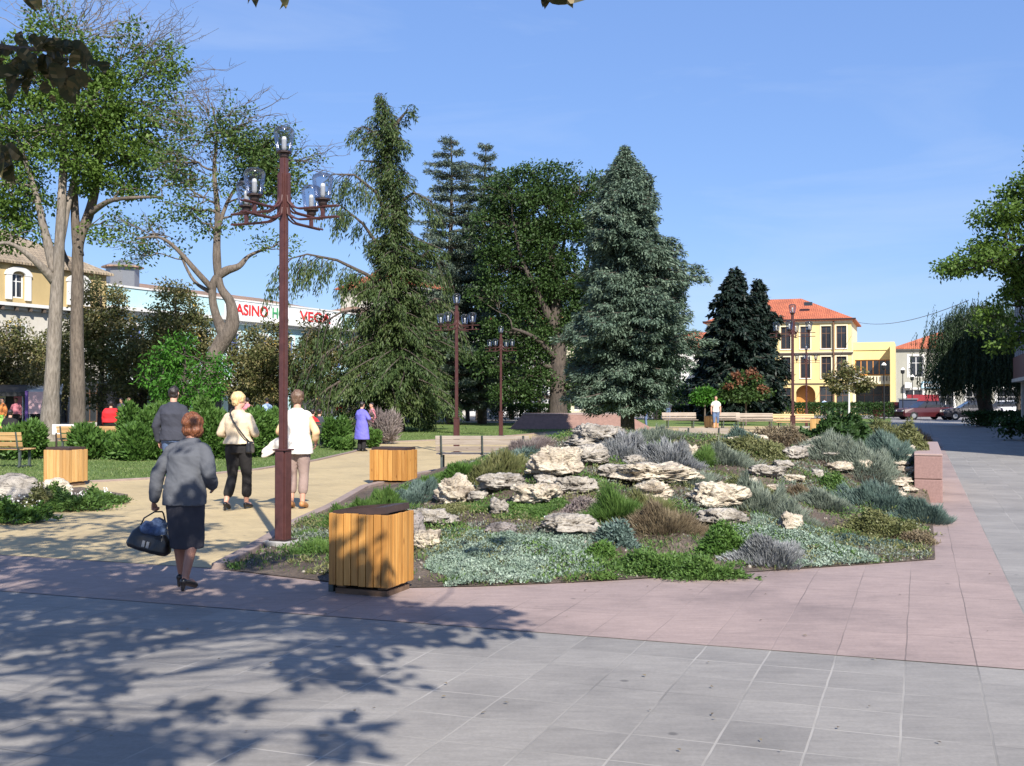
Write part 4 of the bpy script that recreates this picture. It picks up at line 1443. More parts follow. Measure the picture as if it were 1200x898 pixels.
def person(loc, rz, label, H=1.70, pose=None, top=None, bottom=None, hair='h_brown', shoes='shoe', skin='skin', fine=False, group=None,
           girth=1.0, sleeve=1.0, toplen=.93, flare=0, bot='trousers', botlen=.12, hairlen='short', headyaw=0, headtilt=0, grip='', legskin=None, collar=None, toploose=0, topdisp=.006):
    """faces local +y; pose points are given for a height of 1.72"""
    P = {k: Vector(v) for k, v in default_pose().items()}
    for k, v in (pose or {}).items(): P[k] = Vector(v)
    for q_, s_ in (('shoL', 1), ('shoR', -1)): P[q_] += Vector((s_ * .022, 0, -.045))
    S = H / 1.72
    t = empty('person', loc, rz, label, 'person', group)
    vox = .0075 if fine else .016
    sc_ = lambda o: (setattr(o, 'scale', (S, S, S)), o)[1]
    g = girth
    Hd, Nk, Ch, Wa, Pe = P['head'], P['neck'], P['chest'], P['waist'], P['pelvis']
    hr = Matrix.Rotation(headyaw, 3, 'Z') @ Matrix.Rotation(headtilt, 3, 'X')
    shx = (P['shoR'] - P['shoL'])
    yaw = math.atan2(shx.y, shx.x)
    # ---------------- body: one continuous surface
    bm = bmesh.new()
    b_rings(bm, [(Pe.x, Pe.y, Pe.z - .09, .13 * g, .10 * g), (Pe.x, Pe.y, Pe.z, .165 * g, .115 * g), (Wa.x, Wa.y, Wa.z, .135 * g, .10 * g), (Ch.x, Ch.y, Ch.z, .165 * g, .11 * g),
                 ((Ch.x + Nk.x) / 2, (Ch.y + Nk.y) / 2, (Ch.z + Nk.z) / 2 + .01, .15 * g, .09 * g, yaw), (Nk.x, Nk.y, Nk.z - .02, .06, .055)])
    b_limb(bm, [Nk - Vector((0, 0, .06)), Nk, Hd - Vector((0, .02, .06))], [.07, .055, .052])
    b_ell(bm, Hd + Vector((0, 0, .02)), (.074, .092, .098), hr)
    b_ell(bm, Hd + hr @ Vector((0, .025, -.045)), (.056, .062, .068), hr)
    b_ell(bm, Hd + hr @ Vector((0, .098, -.012)), (.011, .016, .022), hr, 2)
    b_ell(bm, Hd + hr @ Vector((0, .092, -.022)), (.016, .012, .009), hr, 2)
    b_ell(bm, Hd + hr @ Vector((0, .085, .028)), (.045, .012, .008), hr, 2)
    b_ell(bm, Hd + hr @ Vector((0, .082, -.055)), (.022, .010, .007), hr, 2)
    for s in (-1, 1):
        b_ell(bm, Hd + hr @ Vector((s * .074, -.005, .0)), (.010, .018, .030), hr, 2)
    for n, s in (('L', -1), ('R', 1)):
        b_limb(bm, [P['sho' + n], P['sho' + n].lerp(P['elb' + n], .5), P['elb' + n], P['elb' + n].lerp(P['wri' + n], .35), P['wri' + n]], [.048 * g, .045 * g, .037, .038, .025])
        b_limb(bm, [P['hip' + n], P['hip' + n].lerp(P['knee' + n], .5), P['knee' + n], P['knee' + n].lerp(P['ankle' + n], .3) + Vector((0, -.012, 0)), P['ankle' + n]], [.088 * g, .074 * g, .052, .055, .034])
        b_limb(bm, [P['ankle' + n] - Vector((0, .025, .035)), P['ankle' + n].lerp(P['toe' + n], .6), P['toe' + n]], [.034, .034, .026])
        # hand
        w = P['wri' + n]; d = (w - P['elb' + n]).normalized()
        if n in grip: d = Vector((d.x * .3, d.y * .3, -1)).normalized()
        side = Vector((0, 1, 0)); side = (side - d * side.dot(d)).normalized()      # thumb side = forward
        nrm = d.cross(side).normalized()
        if nrm.x * s > 0: nrm = -nrm      # palm faces the body
        MM = Matrix((side, nrm, d)).transposed()
        b_ell(bm, w + d * .045, (.036, .015, .048), MM, 2)
        fr = .0085 if fine else .012
        curl = 1.6 if n in grip else .45
        for k in range(4):
            base = w + d * .082 + side * (.026 - .0175 * k)
            ln = (.036, .040, .037, .029)[k]
            pts = [w + d * .05 + side * (.022 - .015 * k), base]; a = .15
            cur = base
            for j in range(3):
                a += curl * .62
                cur = cur + (d * math.cos(a) + nrm * math.sin(a)) * ln * (1 - .18 * j) * .75
                pts.append(cur)
            b_limb(bm, pts, [fr * 1.1, fr * 1.05, fr, fr * .95, fr * .85], 8)
        tb = w + d * .025 + side * .028
        b_limb(bm, [w + d * .02 + side * .012, tb + side * .012 + d * .018, tb + side * .016 + d * .042 + nrm * .014, tb + side * .008 + d * .060 + nrm * .028], [fr * 1.3, fr * 1.2, fr * 1.05, fr * .9], 8)
    body = sc_(bake(bm, 'body', M[skin], t, vox, 3))
    # eyes
    for s in (-1, 1):
        e = MB(); c = Hd + hr @ Vector((s * .03, .088, .012)); e.lathe(c, [(.003, -.007), (.009, -.003), (.009, .003), (.003, .007)], 8)
        sc_(e.build('eye', M['eye'], t, smooth=True))
    # ---------------- hair
    bm = bmesh.new()
    if hairlen == 'bob':
        b_ell(bm, Hd + hr @ Vector((0, -.012, .035)), (.098, .108, .105), hr)
        b_ell(bm, Hd + hr @ Vector((0, -.040, -.035)), (.100, .075, .085), hr)
        b_ell(bm, Hd + hr @ Vector((-.06, -.01, -.04)), (.038, .06, .075), hr); b_ell(bm, Hd + hr @ Vector((.06, -.01, -.04)), (.038, .06, .075), hr)
    elif hairlen == 'puff':
        b_ell(bm, Hd + hr @ Vector((0, -.012, .045)), (.094, .106, .098), hr)
        b_ell(bm, Hd + hr @ Vector((0, -.045, -.005)), (.086, .064, .080), hr)
    elif hairlen == 'long':
        b_ell(bm, Hd + hr @ Vector((0, -.01, .035)), (.088, .100, .095), hr); b_ell(bm, Hd + hr @ Vector((0, -.06, -.09)), (.085, .045, .13), hr)
    else:
        b_ell(bm, Hd + hr @ Vector((0, -.012, .036)), (.080, .095, .090), hr)
        b_ell(bm, Hd + hr @ Vector((0, -.035, -.010)), (.074, .060, .068), hr)
    sd = random.uniform(0, 99)
    hd = (lambda c: .010 * noise.noise(c * 19 + Vector((sd, 0, 0))) + .010 * noise.noise(Vector((c.x * 62, c.y * 62, c.z * 13 + sd))) + .004 * noise.noise(c * 110)) if fine else (lambda c: .008 * noise.noise(c * 20))
    sc_(bake(bm, 'hair', M[hair], t, .009 if fine else .016, 2, hd))
    # ---------------- top
    if top:
        k = .016 + toploose
        bm = bmesh.new()
        zb = toplen
        rings = [(Pe.x, Pe.y, zb, (.172 + flare) * g + k, (.125 + flare * .7) * g + k), (Pe.x, Pe.y, (zb + Wa.z) / 2 if zb < Wa.z - .05 else zb + .03, (.168 + flare * .5) * g + k, (.120 + flare * .35) * g + k),
                 (Wa.x, Wa.y, Wa.z + .02, .148 * g + k, .112 * g + k), (Ch.x, Ch.y, Ch.z, .172 * g + k, .122 * g + k),
                 ((Ch.x + Nk.x) / 2, (Ch.y + Nk.y) / 2, (Ch.z + Nk.z) / 2 - .005, .160 * g + k * .6, .10 * g + k * .6, yaw), (Nk.x, Nk.y - .004, Nk.z - .005, .085, .075), (Nk.x, Nk.y - .004, Nk.z + .012, .068, .066)]
        rings.sort(key=lambda r_: r_[2])
        b_rings(bm, rings, power=2.3)
        for n in 'LR':
            a, b, c_ = P['sho' + n], P['elb' + n], P['wri' + n]
            sg = -1 if n == 'L' else 1
            b_limb(bm, [Nk + Vector((sg * .03, 0, -.075)), a + Vector((sg * .0, 0, .012))], [.055, .05 * g + k * .4])
            if sleeve >= 1: pts = [a, a.lerp(b, .5), b, b.lerp(c_, .9)]; rad = [.055 * g + k * .6, .052 * g + k, .046 + k, .040 + k * .8]
            elif sleeve >= .7: pts = [a, a.lerp(b, .5), b, b.lerp(c_, .35)]; rad = [.055 * g + k * .6, .052 * g + k, .047 + k, .046 + k]
            elif sleeve > 0: pts = [a, a.lerp(b, .3 + sleeve * .6)]; rad = [.056 * g + k * .6, .056 * g + k]
            else: pts = [a, a + Vector((0, 0, -.03))]; rad = [.054 * g + k * .5, .05 * g + k * .4]
            b_limb(bm, pts, rad, ends=True)
        s2 = random.uniform(0, 99)
        def dd(c):
            q = Vector((c.x * 7, c.y * 7, c.z * 11 + c.x * 6))
            return topdisp * (noise.noise(q + Vector((s2, 0, 0))) * 1.2 + .7 * abs(noise.noise(q * 2.1 + Vector((s2, 3, 0)))) - .2)
        sc_(bake(bm, 'top', M[top], t, .010 if fine else .018, 4, dd))
    # ---------------- bottom
    if bottom:
        bm = bmesh.new(); s3 = random.uniform(0, 99)
        if bot == 'trousers':
            b_rings(bm, [(Pe.x, Pe.y, Pe.z - .10, .155 * g, .118 * g), (Pe.x, Pe.y, Pe.z - .02, .178 * g, .130 * g), (Pe.x, Pe.y, Pe.z + .09, .158 * g, .118 * g)])
            for n in 'LR':
                h_, k_, a_ = P['hip' + n], P['knee' + n], P['ankle' + n]
                if botlen >= .45: pts = [h_, k_.lerp(h_, .25)]; rad = [.100 * g, .085 * g]
                else:
                    e = k_.lerp(a_, 1 - max(0, (botlen - .08)) / .42)
                    pts = [h_, h_.lerp(k_, .5), k_, k_.lerp(e, .6), e]; rad = [.102 * g, .088 * g, .070, .066 + flare * .3, .062 + flare * .4]
                b_limb(bm, pts, rad)
        else:
            zb = botlen
            kk = (P['kneeL'] + P['kneeR']) / 2
            f1 = (.90 - zb) / (.90 - .48)
            bx, by = Pe.x + (kk.x - Pe.x) * f1, Pe.y + (kk.y - Pe.y) * f1
            b_rings(bm, [(bx, by, zb, .150 * g, .130 * g), (Pe.x * .5 + bx * .5, Pe.y * .5 + by * .5, (zb + Pe.z) / 2, .168 * g, .140 * g), (Pe.x, Pe.y, Pe.z - .05, .182 * g, .135 * g), (Pe.x, Pe.y, Pe.z + .10, .155 * g, .118 * g)], power=2.2)
        def d3(c): return .006 * noise.noise(Vector((c.x * 9, c.y * 9, c.z * 5 + s3))) + .004 * abs(noise.noise(Vector((c.x * 14, c.y * 14, c.z * 16 + s3))))
        sc_(bake(bm, bot if bot != 'trousers' else 'trousers', M[bottom], t, .010 if fine else .018, 3, d3))
    # ---------------- shoes
    for n in 'LR':
        a, b = P['ankle' + n], P['toe' + n]
        d = (b - a); 
        bm = bmesh.new()
        heel = a + Vector((0, -.035, -.045))
        if shoes == 'heel':
            dz = heel.z - b.z
            b_limb(bm, [heel + Vector((0, 0, .012)), a.lerp(b, .55) - Vector((0, 0, .012)), b], [.035, .037, .030])
            b_limb(bm, [heel, Vector((heel.x, heel.y - .008, max(b.z - .02, 0.0)))], [.026, .017])
            mm = 'shoe'
        else:
            b_limb(bm, [heel + Vector((0, 0, .018)), a.lerp(b, .55) - Vector((0, 0, .008)), b], [.043, .042, .036]); mm = shoes
        q = bake(bm, 'shoe', M[mm], t, .008 if fine else .014, 2)
        sc_(q)
    return t, P, S


M['c_suit'] = cloth('grey_suit_cloth', (.095, .10, .112), (.078, .082, .095))
M['c_skirt'] = cloth('charcoal_skirt_cloth', (.045, .045, .055), (.035, .035, .045))
M['c_navy'] = cloth('dark_slate_jacket', (.045, .047, .062), (.036, .038, .05))
M['c_jeans'] = cloth('blue_denim', (.12, .18, .30), (.07, .10, .18))
M['c_beige'] = cloth('beige_knit', (.62, .50, .35), (.52, .41, .28))
M['c_black'] = cloth('black_cloth', (.014, .013, .014), (.022, .02, .02))
M['c_white'] = cloth('off_white_cloth', (.78, .72, .64), (.70, .64, .56))
M['c_brown'] = cloth('taupe_cloth', (.30, .22, .19), (.24, .17, .15))
M['c_blue'] = cloth('violet_blue_cloth', (.16, .15, .55), (.12, .11, .42))
M['c_red'] = cloth('red_cloth', (.62, .025, .03), (.5, .02, .025))
M['c_pink'] = cloth('pink_cloth', (.62, .22, .26), (.5, .16, .2))
M['c_orange'] = cloth('orange_cloth', (.75, .28, .08), (.65, .2, .06))
M['c_green'] = cloth('lime_cloth', (.35, .6, .12), (.3, .5, .1))
M['c_ltblue'] = cloth('light_blue_cloth', (.35, .45, .62), (.28, .38, .55))
M['c_print'] = cloth('orange_print_cloth', (.75, .55, .32), (.60, .30, .14))

# --- woman in the grey suit with the bag
pose = {'kneeL': (-.085, .05, .49), 'ankleL': (-.10, .12, .12), 'toeL': (-.11, .26, .03), 'kneeR': (.085, .03, .48), 'ankleR': (.07, -.10, .12), 'toeR': (.10, .03, .03),
        'waist': (.0, .015, 1.06), 'chest': (.01, .05, 1.27), 'neck': (.01, .10, 1.42), 'head': (.01, .14, 1.55),
        'shoL': (-.185, .06, 1.36), 'elbL': (-.285, .0, 1.10), 'wriL': (-.33, .0, .83), 'shoR': (.195, .05, 1.375), 'elbR': (.265, -.01, 1.10), 'wriR': (.20, .17, .97)}
W1 = Vector((-2.83, 9.60, .012))
p1, P1, S1 = person(W1, R(-14), 'woman in a dark grey suit walking away from the camera holding a black bag', H=1.55, pose=pose, top='c_suit', bottom='c_skirt', hair='h_auburn', hairlen='bob',
       shoes='heel', skin='skin_stocking', fine=True, girth=1.06, toplen=.80, bot='skirt', botlen=.38, grip='L', headtilt=R(8), topdisp=.009, toploose=.006, flare=.01)


# handbag held in her left hand
def local_to_world(o_loc, rz, p): return Vector(o_loc) + Matrix.Rotation(rz, 3, 'Z') @ Vector(p)
hand = local_to_world(W1, R(-14), P1['wriL'] * S1 + Vector((0, 0, -.095)))
bag = empty('handbag', hand + Vector((-.055, .01, -.34)), R(-10), 'black handbag with blue cloth on top held by the woman in grey', 'bag')
bag.rotation_euler = (0, R(14), R(-8))
M['bagm'] = simple('black_bag_leather', (.012, .012, .014), (.02, .02, .022), .35, 14, .2, spec=.5)
bm = bmesh.new(); b_rings(bm, [(0, 0, 0, .18, .085), (0, 0, .03, .20, .10), (0, 0, .13, .175, .08), (0, 0, .19, .13, .05)], power=3.2)
bake(bm, 'bag_body', M['bagm'], bag, .008, 2, lambda c: .004 * noise.noise(c * 18))
bm = bmesh.new(); b_ell(bm, (.02, -.01, .20), (.12, .075, .07)); b_ell(bm, (-.03, .0, .19), (.09, .08, .06)); b_ell(bm, (.04, .0, .25), (.07, .05, .05))
bake(bm, 'blue_cloth', cloth('pale_blue_scarf', (.15, .22, .36), (.04, .06, .12)), bag, .008, 2, lambda c: .02 * noise.noise(c * 16) + .008 * noise.noise(c * 40))
for s in (-1, 1):
    m = MB(); m.tube([(s * .11, .03 * s, .17), (s * .09, .025 * s, .27), (.02 + s * .035, .015 * s, .345), (.045, 0, .362), ], .007, 7); m.build('strap', M['bagm'], bag, smooth=True)
m = MB(); m.b2((-.02, -.104, .045), (.005, -.098, .10)); m.b2((.02, -.104, .045), (.045, -.098, .10)); m.build('clasp', M['metal'], bag)

# --- man in the dark jacket
person(GP(203, 579) , R(-6), 'tall man in a dark jacket and jeans behind the woman in the grey suit', H=1.86, top='c_navy', bottom='c_jeans', hair='h_black', fine=True, girth=1.12,
       toplen=.86, pose={'wriL': (-.27, .06, .84), 'elbL': (-.275, -.04, 1.1), 'wriR': (.22, .12, .90), 'kneeL': (-.09, .10, .50), 'ankleL': (-.09, .10, .10), 'toeL': (-.10, .26, .03), 'ankleR': (.09, -.20, .14), 'toeR': (.09, -.08, .03), 'kneeR': (.09, -.02, .48)}, topdisp=.008, toploose=.006)
# --- blonde woman
W2 = Vector(GP(279, 598)) + Vector((0, 0, .012))
pb, PB, SB = person(W2, R(-8), 'blonde woman in a beige sweater and black cropped trousers with a shoulder bag walking away', H=1.72, top='c_beige', bottom='c_black', hair='h_blond', hairlen='puff', fine=True, girth=1.08,
       toplen=.97, botlen=.22, shoes='heel', headyaw=R(-50), flare=.03,
       pose={'elbL': (-.27, -.02, 1.13), 'wriL': (-.20, .20, 1.08), 'elbR': (.27, -.03, 1.13), 'wriR': (.19, .20, 1.10), 'kneeL': (-.09, .0, .48), 'ankleL': (-.12, -.16, .13), 'toeL': (-.12, -.04, .03), 'kneeR': (.095, .10, .49), 'ankleR': (.08, .12, .10), 'toeR': (.10, .26, .03)})
sb = empty('shoulder_bag', local_to_world(W2, R(-8), (.19 * SB, -.02, .93 * SB)), R(-8), 'small black shoulder bag hanging at the right hip of the blonde woman', 'bag')
bm = bmesh.new(); b_rings(bm, [(0, 0, -.10, .035, .09), (0, 0, -.08, .045, .105), (0, 0, .06, .04, .10), (0, 0, .08, .025, .09)], power=3.5)
bake(bm, 'bag_body', M['bagm'], sb, .009, 2)
m = MB(); 
m.tube([(.02, -.08, .07), (-.03, -.135, .14), (-.11, -.165, .26), (-.20, -.16, .38), (-.265, -.12, .50), (-.275, -.03, .555), (-.25, .06, .52), (-.15, .15, .35), (-.03, .15, .15), (.02, .08, .07)], .011, 6)
m.build('strap', M['bagm'], sb, smooth=True)
# --- woman in white behind the lamp post
W3 = Vector(GP(348, 597)) + Vector((0, 0, .012))
person(W3, R(-6), 'woman in a long off white vest half hidden behind the tall lamp post', H=1.75, top='c_white', bottom='c_brown', hair='h_brown', hairlen='puff', fine=True, girth=1.12,
       toplen=.80, botlen=.26, sleeve=0.0, flare=.02, shoes='sandal', toploose=.008,
       pose={'elbL': (-.27, .0, 1.12), 'wriL': (-.24, .18, 1.22), 'elbR': (.29, -.02, 1.12), 'wriR': (.25, .10, .96), 'ankleR': (.09, -.03, .10), 'kneeL': (-.09, .06, .49), 'ankleL': (-.09, .02, .10)})
# printed sleeves belong to her blouse; coat over the arm
for o in bpy.data.objects:
    if o.get('label', '').startswith('woman in a long off white'):
        w3o = o
bm = bmesh.new()
for a, b, c_ in (((-.16, -.01, 1.35), (-.27, .0, 1.12), (-.25, .13, 1.19)), ((.16, -.01, 1.35), (.29, -.02, 1.12), (.26, .05, 1.02))):
    bm = bmesh.new(); b_limb(bm, [Vector(a), Vector(b), Vector(c_)], [.056, .058, .052])
    q = bake(bm, 'blouse_sleeve', M['c_print'], w3o, .012, 3, lambda c: .006 * noise.noise(c * 14)); q.scale = (1.75 / 1.72,) * 3
ct = empty('coat', local_to_world(W3, R(-6), (-.36, .02, .86)), R(-6), 'off white coat carried over the arm of the woman in the off white vest', 'coat')
bm = bmesh.new(); b_limb(bm, [Vector((.16, .08, .20)), Vector((.02, .02, .10)), Vector((-.16, 0, -.02))], [.05, .07, .035])
b_ell(bm, (-.04, 0, .01), (.20, .035, .06), Matrix.Rotation(R(-36), 3, 'Y'))
bake(bm, 'folded_cloth', M['c_white'], ct, .012, 3, lambda c: .012 * noise.noise(Vector((c.x * 10, c.y * 10, c.z * 20))))

# --- woman in the violet blue smock
person(GP(424, 529.5), R(-35), 'woman in a long violet blue smock standing at the lawn edge', H=1.55, top='c_blue', bottom='c_black', hair='h_black', girth=1.25, toplen=.42, flare=.05, sleeve=.75,
       pose={'elbR': (.30, .02, 1.14), 'wriR': (.22, .22, 1.16), 'elbL': (-.26, .02, 1.12), 'wriL': (-.15, .24, 1.1)})
# --- person walking towards the camera on the right
person(Vector(GP(839, 503.5)) + Vector((0, 0, .03)), R(172), 'person in a white shirt and denim shorts walking towards the camera', H=1.75, top='c_white', bottom='c_jeans', hair='h_brown', botlen=.36, toplen=.88, sleeve=.4,
       pose={'kneeR': (.09, .1, .49), 'ankleR': (.09, .14, .09), 'toeR': (.09, .28, .03)}, shoes='sandal')

SIT = {'pelvis': (0, 0, .50), 'waist': (0, .0, .63), 'chest': (0, .01, .85), 'neck': (0, .01, 1.03), 'head': (0, .04, 1.17), 'shoL': (-.175, 0, .97), 'shoR': (.175, 0, .97),
       'elbL': (-.25, .06, .72), 'elbR': (.25, .06, .72), 'wriL': (-.14, .27, .66), 'wriR': (.14, .27, .66),
       'hipL': (-.09, .02, .48), 'hipR': (.09, .02, .48), 'kneeL': (-.12, .42, .50), 'kneeR': (.12, .42, .50), 'ankleL': (-.12, .44, .09), 'ankleR': (.12, .44, .09), 'toeL': (-.12, .58, .03), 'toeR': (.12, .58, .03)}


def far_person(px, Y, label, top, bottom='c_black', hair='h_black', sit=False, rz=0, H=1.68, z=0.0, **k):
    p = AT(px, 467, Y)
    pose = dict(SIT) if sit else k.pop('pose', None)
    if sit: k.setdefault('toplen', .50)
    return person(Vector((p.x, Y, z)), rz, label, H=H, pose=pose, top=top, bottom=bottom, hair=hair, group=None, **k)


far_person(130, 37, 'person in a bright red jacket behind the long pine bench', 'c_red', girth=1.55, toploose=.03, H=1.56, hairlen='short', rz=R(15))
far_person(151, 48, 'woman in a white top looking towards the shops right of the person in red', 'c_white', 'c_navy', 'h_brown', rz=R(200), hairlen='long')
far_person(142, 50, 'woman in dark clothes beside the woman in the white top', 'c_navy', 'c_black', 'h_black', rz=R(170), hairlen='long')
far_person(12, 34, 'person in black sitting behind the left pine bench', 'c_black', sit=True, girth=1.4, z=.05)
far_person(3, 50, 'person in orange and lime clothes at the far left market stall', 'c_orange', 'c_green', rz=R(150))
far_person(19, 52, 'person in a pale pink top near the stall with the purple edge', 'c_pink', 'c_black', rz=R(190))
far_person(29, 56, 'person in a white shirt in the dark opening of the stall', 'c_white', 'c_black', rz=R(180))
far_person(366, 37.6, 'person with a red top sitting on the dark green bench', 'c_red', sit=True, z=.03, rz=R(-20))
far_person(374, 37.8, 'person in a dark top sitting at the right end of the dark green bench', 'c_navy', sit=True, z=.03, rz=R(-20))
far_person(399, 62, 'person in a red top far behind the round shrub', 'c_red', 'c_black')
far_person(415, 66, 'person in a cream top near the yellow parasol', 'c_white', 'c_jeans')
far_person(436, 40, 'person in pink right next to the woman in the violet blue smock', 'c_pink', 'c_black', H=1.5, rz=R(120))
far_person(510, 78, 'person in a pink top walking between the two left shop windows', 'c_pink', 'c_black')
far_person(521, 80, 'person in a white top and dark coat by the shop windows', 'c_white', 'c_black')
far_person(539, 80, 'person in white just right of the lamp post behind the green bench', 'c_white', 'c_white', 'h_brown')
far_person(290, 46, 'person in a pink top behind the juniper hedge', 'c_pink', 'c_black')
far_person(313, 47, 'person in a light blue top behind the juniper hedge', 'c_ltblue', 'c_black')
far_person(598, 92, 'person in a yellow lime top in front of the shops behind the cedars', 'c_green', 'c_black')
far_person(611, 92, 'person in light blue in front of the shops behind the cedars', 'c_ltblue', 'c_black')
far_person(618, 93, 'person in a white shirt in front of the shops behind the cedars', 'c_white', 'c_black')
far_person(630, 92, 'person in a red top beside the big dark trunk', 'c_red', 'c_black')
far_person(757, 62, 'person in a pink red top and jeans walking right of the blue spruce trunk', 'c_red', 'c_jeans', 'h_brown', H=1.6, rz=R(90))
far_person(768, 82, 'person in dark blue below the yellow sign', 'c_navy', 'c_black')
far_person(775, 84, 'person in white and blue in the group below the yellow sign', 'c_ltblue', 'c_navy')
far_person(783, 83, 'person at the right end of the group below the yellow sign', 'c_navy', 'c_jeans')
far_person(817, 88, 'person in light blue in the shade left of the small green tree', 'c_ltblue', 'c_black')
far_person(966, 100, 'person in a light blue top at the dark doorway of the yellow house', 'c_ltblue', 'c_black')
# ================================================================== trees
def curve_pts(a, b, sag=0.0, wob=0.0, n=8, seed=0):
    a, b = Vector(a), Vector(b); L = (b - a).length; out = []
    for k in range(n + 1):
        f = k / n; p = a.lerp(b, f); p.z += sag * L * math.sin(math.pi * f)
        w = wob * L * math.sin(math.pi * min(1, f * 1.0))
        p += Vector((noise.noise(Vector((f * 3, seed, 0))), noise.noise(Vector((f * 3, seed, 9))), noise.noise(Vector((f * 3, seed, 19))) * .5)) * w
        out.append(p)
    return out


def leaves_on_clumps(clumps, per, rad, L, W, flat=.6, up=.35, crnd=None):
    """clumps (n,3) -> leaves, gaussian about each"""
    clumps = np.asarray(clumps); n = len(clumps)
    C = np.repeat(clumps, per, axis=0); m_ = len(C)
    off = rand_dirs(m_) * (rng.uniform(0, 1, (m_, 1)) ** .5) * np.repeat(np.broadcast_to(rad, (n,)), per)[:, None]
    off[:, 2] *= flat
    C = C + off
    D = rand_dirs(m_) + unit(off + 1e-6) * .8 + [0, 0, -.25]
    N = rand_dirs(m_) + [0, 0, up * 3]
    V, F = rhombs(C, D, N, L * rng.uniform(.6, 1.25, m_), W * rng.uniform(.7, 1.2, m_))
    cr = rng.uniform(0, 1, n) if crnd is None else crnd
    rnd = np.clip(np.repeat(cr, per) * .5 + rng.uniform(0, 1, m_) * .5, 0, 1)
    return V, F, rnd


def broad_tree(name, label, D, trunks, blobs, lmat, bark, leaf=.16, per=26, cl_r=.55, density=1.0, cat='tree', group=None, twigs=True, bare=None, seed=1, depthf=.8, flat=.6, leafw=.6, nolimb=False):
    """trunks: list of polylines [(px,py,dy,r)...]; blobs: (px,py,rx,ry[,dy,density]) in photo pixels at distance D"""
    rnd_ = random.Random(seed)
    s = D / FPX
    tk = []
    for pl in trunks:
        pts = [AT(px, py, D + dy) for px, py, dy, r in pl]; tk.append((pts, [q[3] for q in pl]))
    base = tk[0][0][0].copy(); base.z = 0
    t = empty(name, base, 0, label, cat, group)
    wood = MB()
    allp = []
    for pts, rr in tk:
        # smooth the polyline
        sp, sr = [], []
        for i in range(len(pts) - 1):
            p0 = pts[max(i - 1, 0)]; p1 = pts[i]; p2 = pts[i + 1]; p3 = pts[min(i + 2, len(pts) - 1)]
            for k in range(5):
                f = k / 5
                sp.append(0.5 * ((2 * p1) + (p2 - p0) * f + (2 * p0 - 5 * p1 + 4 * p2 - p3) * f * f + (3 * p1 - p0 - 3 * p2 + p3) * f ** 3))
                sr.append(rr[i] + (rr[i + 1] - rr[i]) * f)
        sp.append(pts[-1]); sr.append(rr[-1])
        sr = [r * (1 + .08 * noise.noise(p * 1.3)) for r, p in zip(sr, sp)]
        wood.tube([p - base for p in sp], sr, 12)
        allp += [(p, r) for p, r in zip(sp, sr)]
    clumps = []; crr = []
    for b in blobs:
        px, py, rx, ry = b[:4]; dy = b[4] if len(b) > 4 else 0; dn = b[5] if len(b) > 5 else 1
        c = AT(px, py, D + dy); RX, RZ = rx * s, ry * s; RY = max(RX, RZ) * depthf
        vol = RX * RY * RZ
        n = max(5, int(density * dn * 3.2 * (RX * RZ + RY * RX + RY * RZ) / (cl_r ** 2) * .80))
        # limb from the nearest trunk point lower than the blob
        cand = [(p, r) for p, r in allp if p.z < c.z + RZ * .3] or allp
        p0, r0 = min(cand, key=lambda q: (q[0] - c).length + max(0, q[0].z - c.z + RZ * .2) * 2)
        Ld = (c - p0).length
        tw = []
        if not nolimb and Ld > .4:
            lp = curve_pts(p0, c, .06, .22, 7, rnd_.random() * 50)
            lr = [max(.02, min(r0 * .6, .028 * Ld + .03) * (1 - .75 * k / 7)) for k in range(8)]
            wood.tube([p - base for p in lp], lr, 7)
            tw = lp[3:]
        else:
            tw = [c]
        for _ in range(n):
            u = Vector((rnd_.gauss(0, 1), rnd_.gauss(0, 1), rnd_.gauss(0, 1))).normalized() * (rnd_.uniform(.25, 1) ** .5)
            q = c + Vector((u.x * RX, u.y * RY, u.z * RZ))
            q += Vector([noise.noise(q * .9 + Vector((k * 7, 0, 0))) for k in range(3)]) * cl_r
            clumps.append(q - base); crr.append(rnd_.random())
            if twigs and rnd_.random() < .55:
                a = rnd_.choice(tw)
                pts = curve_pts(a, q, .04, .16, 4, rnd_.random() * 90)
                wood.tube([p - base for p in pts], [max(.01, .022 * (1 - k / 6) * (1 + (q - a).length * .15)) for k in range(5)], 4, caps=False)
    for (px, py, rx, ry, n, ln) in (bare or []):
        c = AT(px, py, D)
        p0, r0 = min([(p, r) for p, r in allp if p.z < c.z] or allp, key=lambda q: (q[0] - c).length)
        for _ in range(n):
            q = c + Vector((rnd_.uniform(-1, 1) * rx * s, rnd_.uniform(-1, 1) * rx * s * .6, rnd_.uniform(-1, 1) * ry * s))
            a = p0.lerp(q, rnd_.uniform(.45, .8)); e = q + ((q - p0).normalized() + Vector((rnd_.gauss(0, .5), rnd_.gauss(0, .5), rnd_.gauss(.2, .4)))) * ln * .8
            wood.tube([p - base for p in curve_pts(a, e, .03, .30, 6, rnd_.random() * 90)], [.017 - .002 * k for k in range(7)], 4, caps=False)
            for j in range(5):
                f = a.lerp(e, rnd_.uniform(.3, .95))
                e2 = f + Vector((rnd_.uniform(-1, 1), rnd_.uniform(-1, 1), rnd_.uniform(-.1, 1))) * ln * .5
                wood.tube([p - base for p in curve_pts(f, e2, .0, .3, 3, rnd_.random() * 90)], [.009, .008, .006, .004], 3, caps=False)
    wood.build('trunk', bark, t, smooth=True)
    if clumps:
        V, F, rr = leaves_on_clumps([tuple(c) for c in clumps], per, cl_r, leaf, leaf * leafw, crnd=np.array(crr), flat=flat)
        np_mesh('crown', V, F, lmat, t, rr)
    return t


BP, BD, BM_ = M['bark_pale'], M['bark_dark'], M['bark_mid']
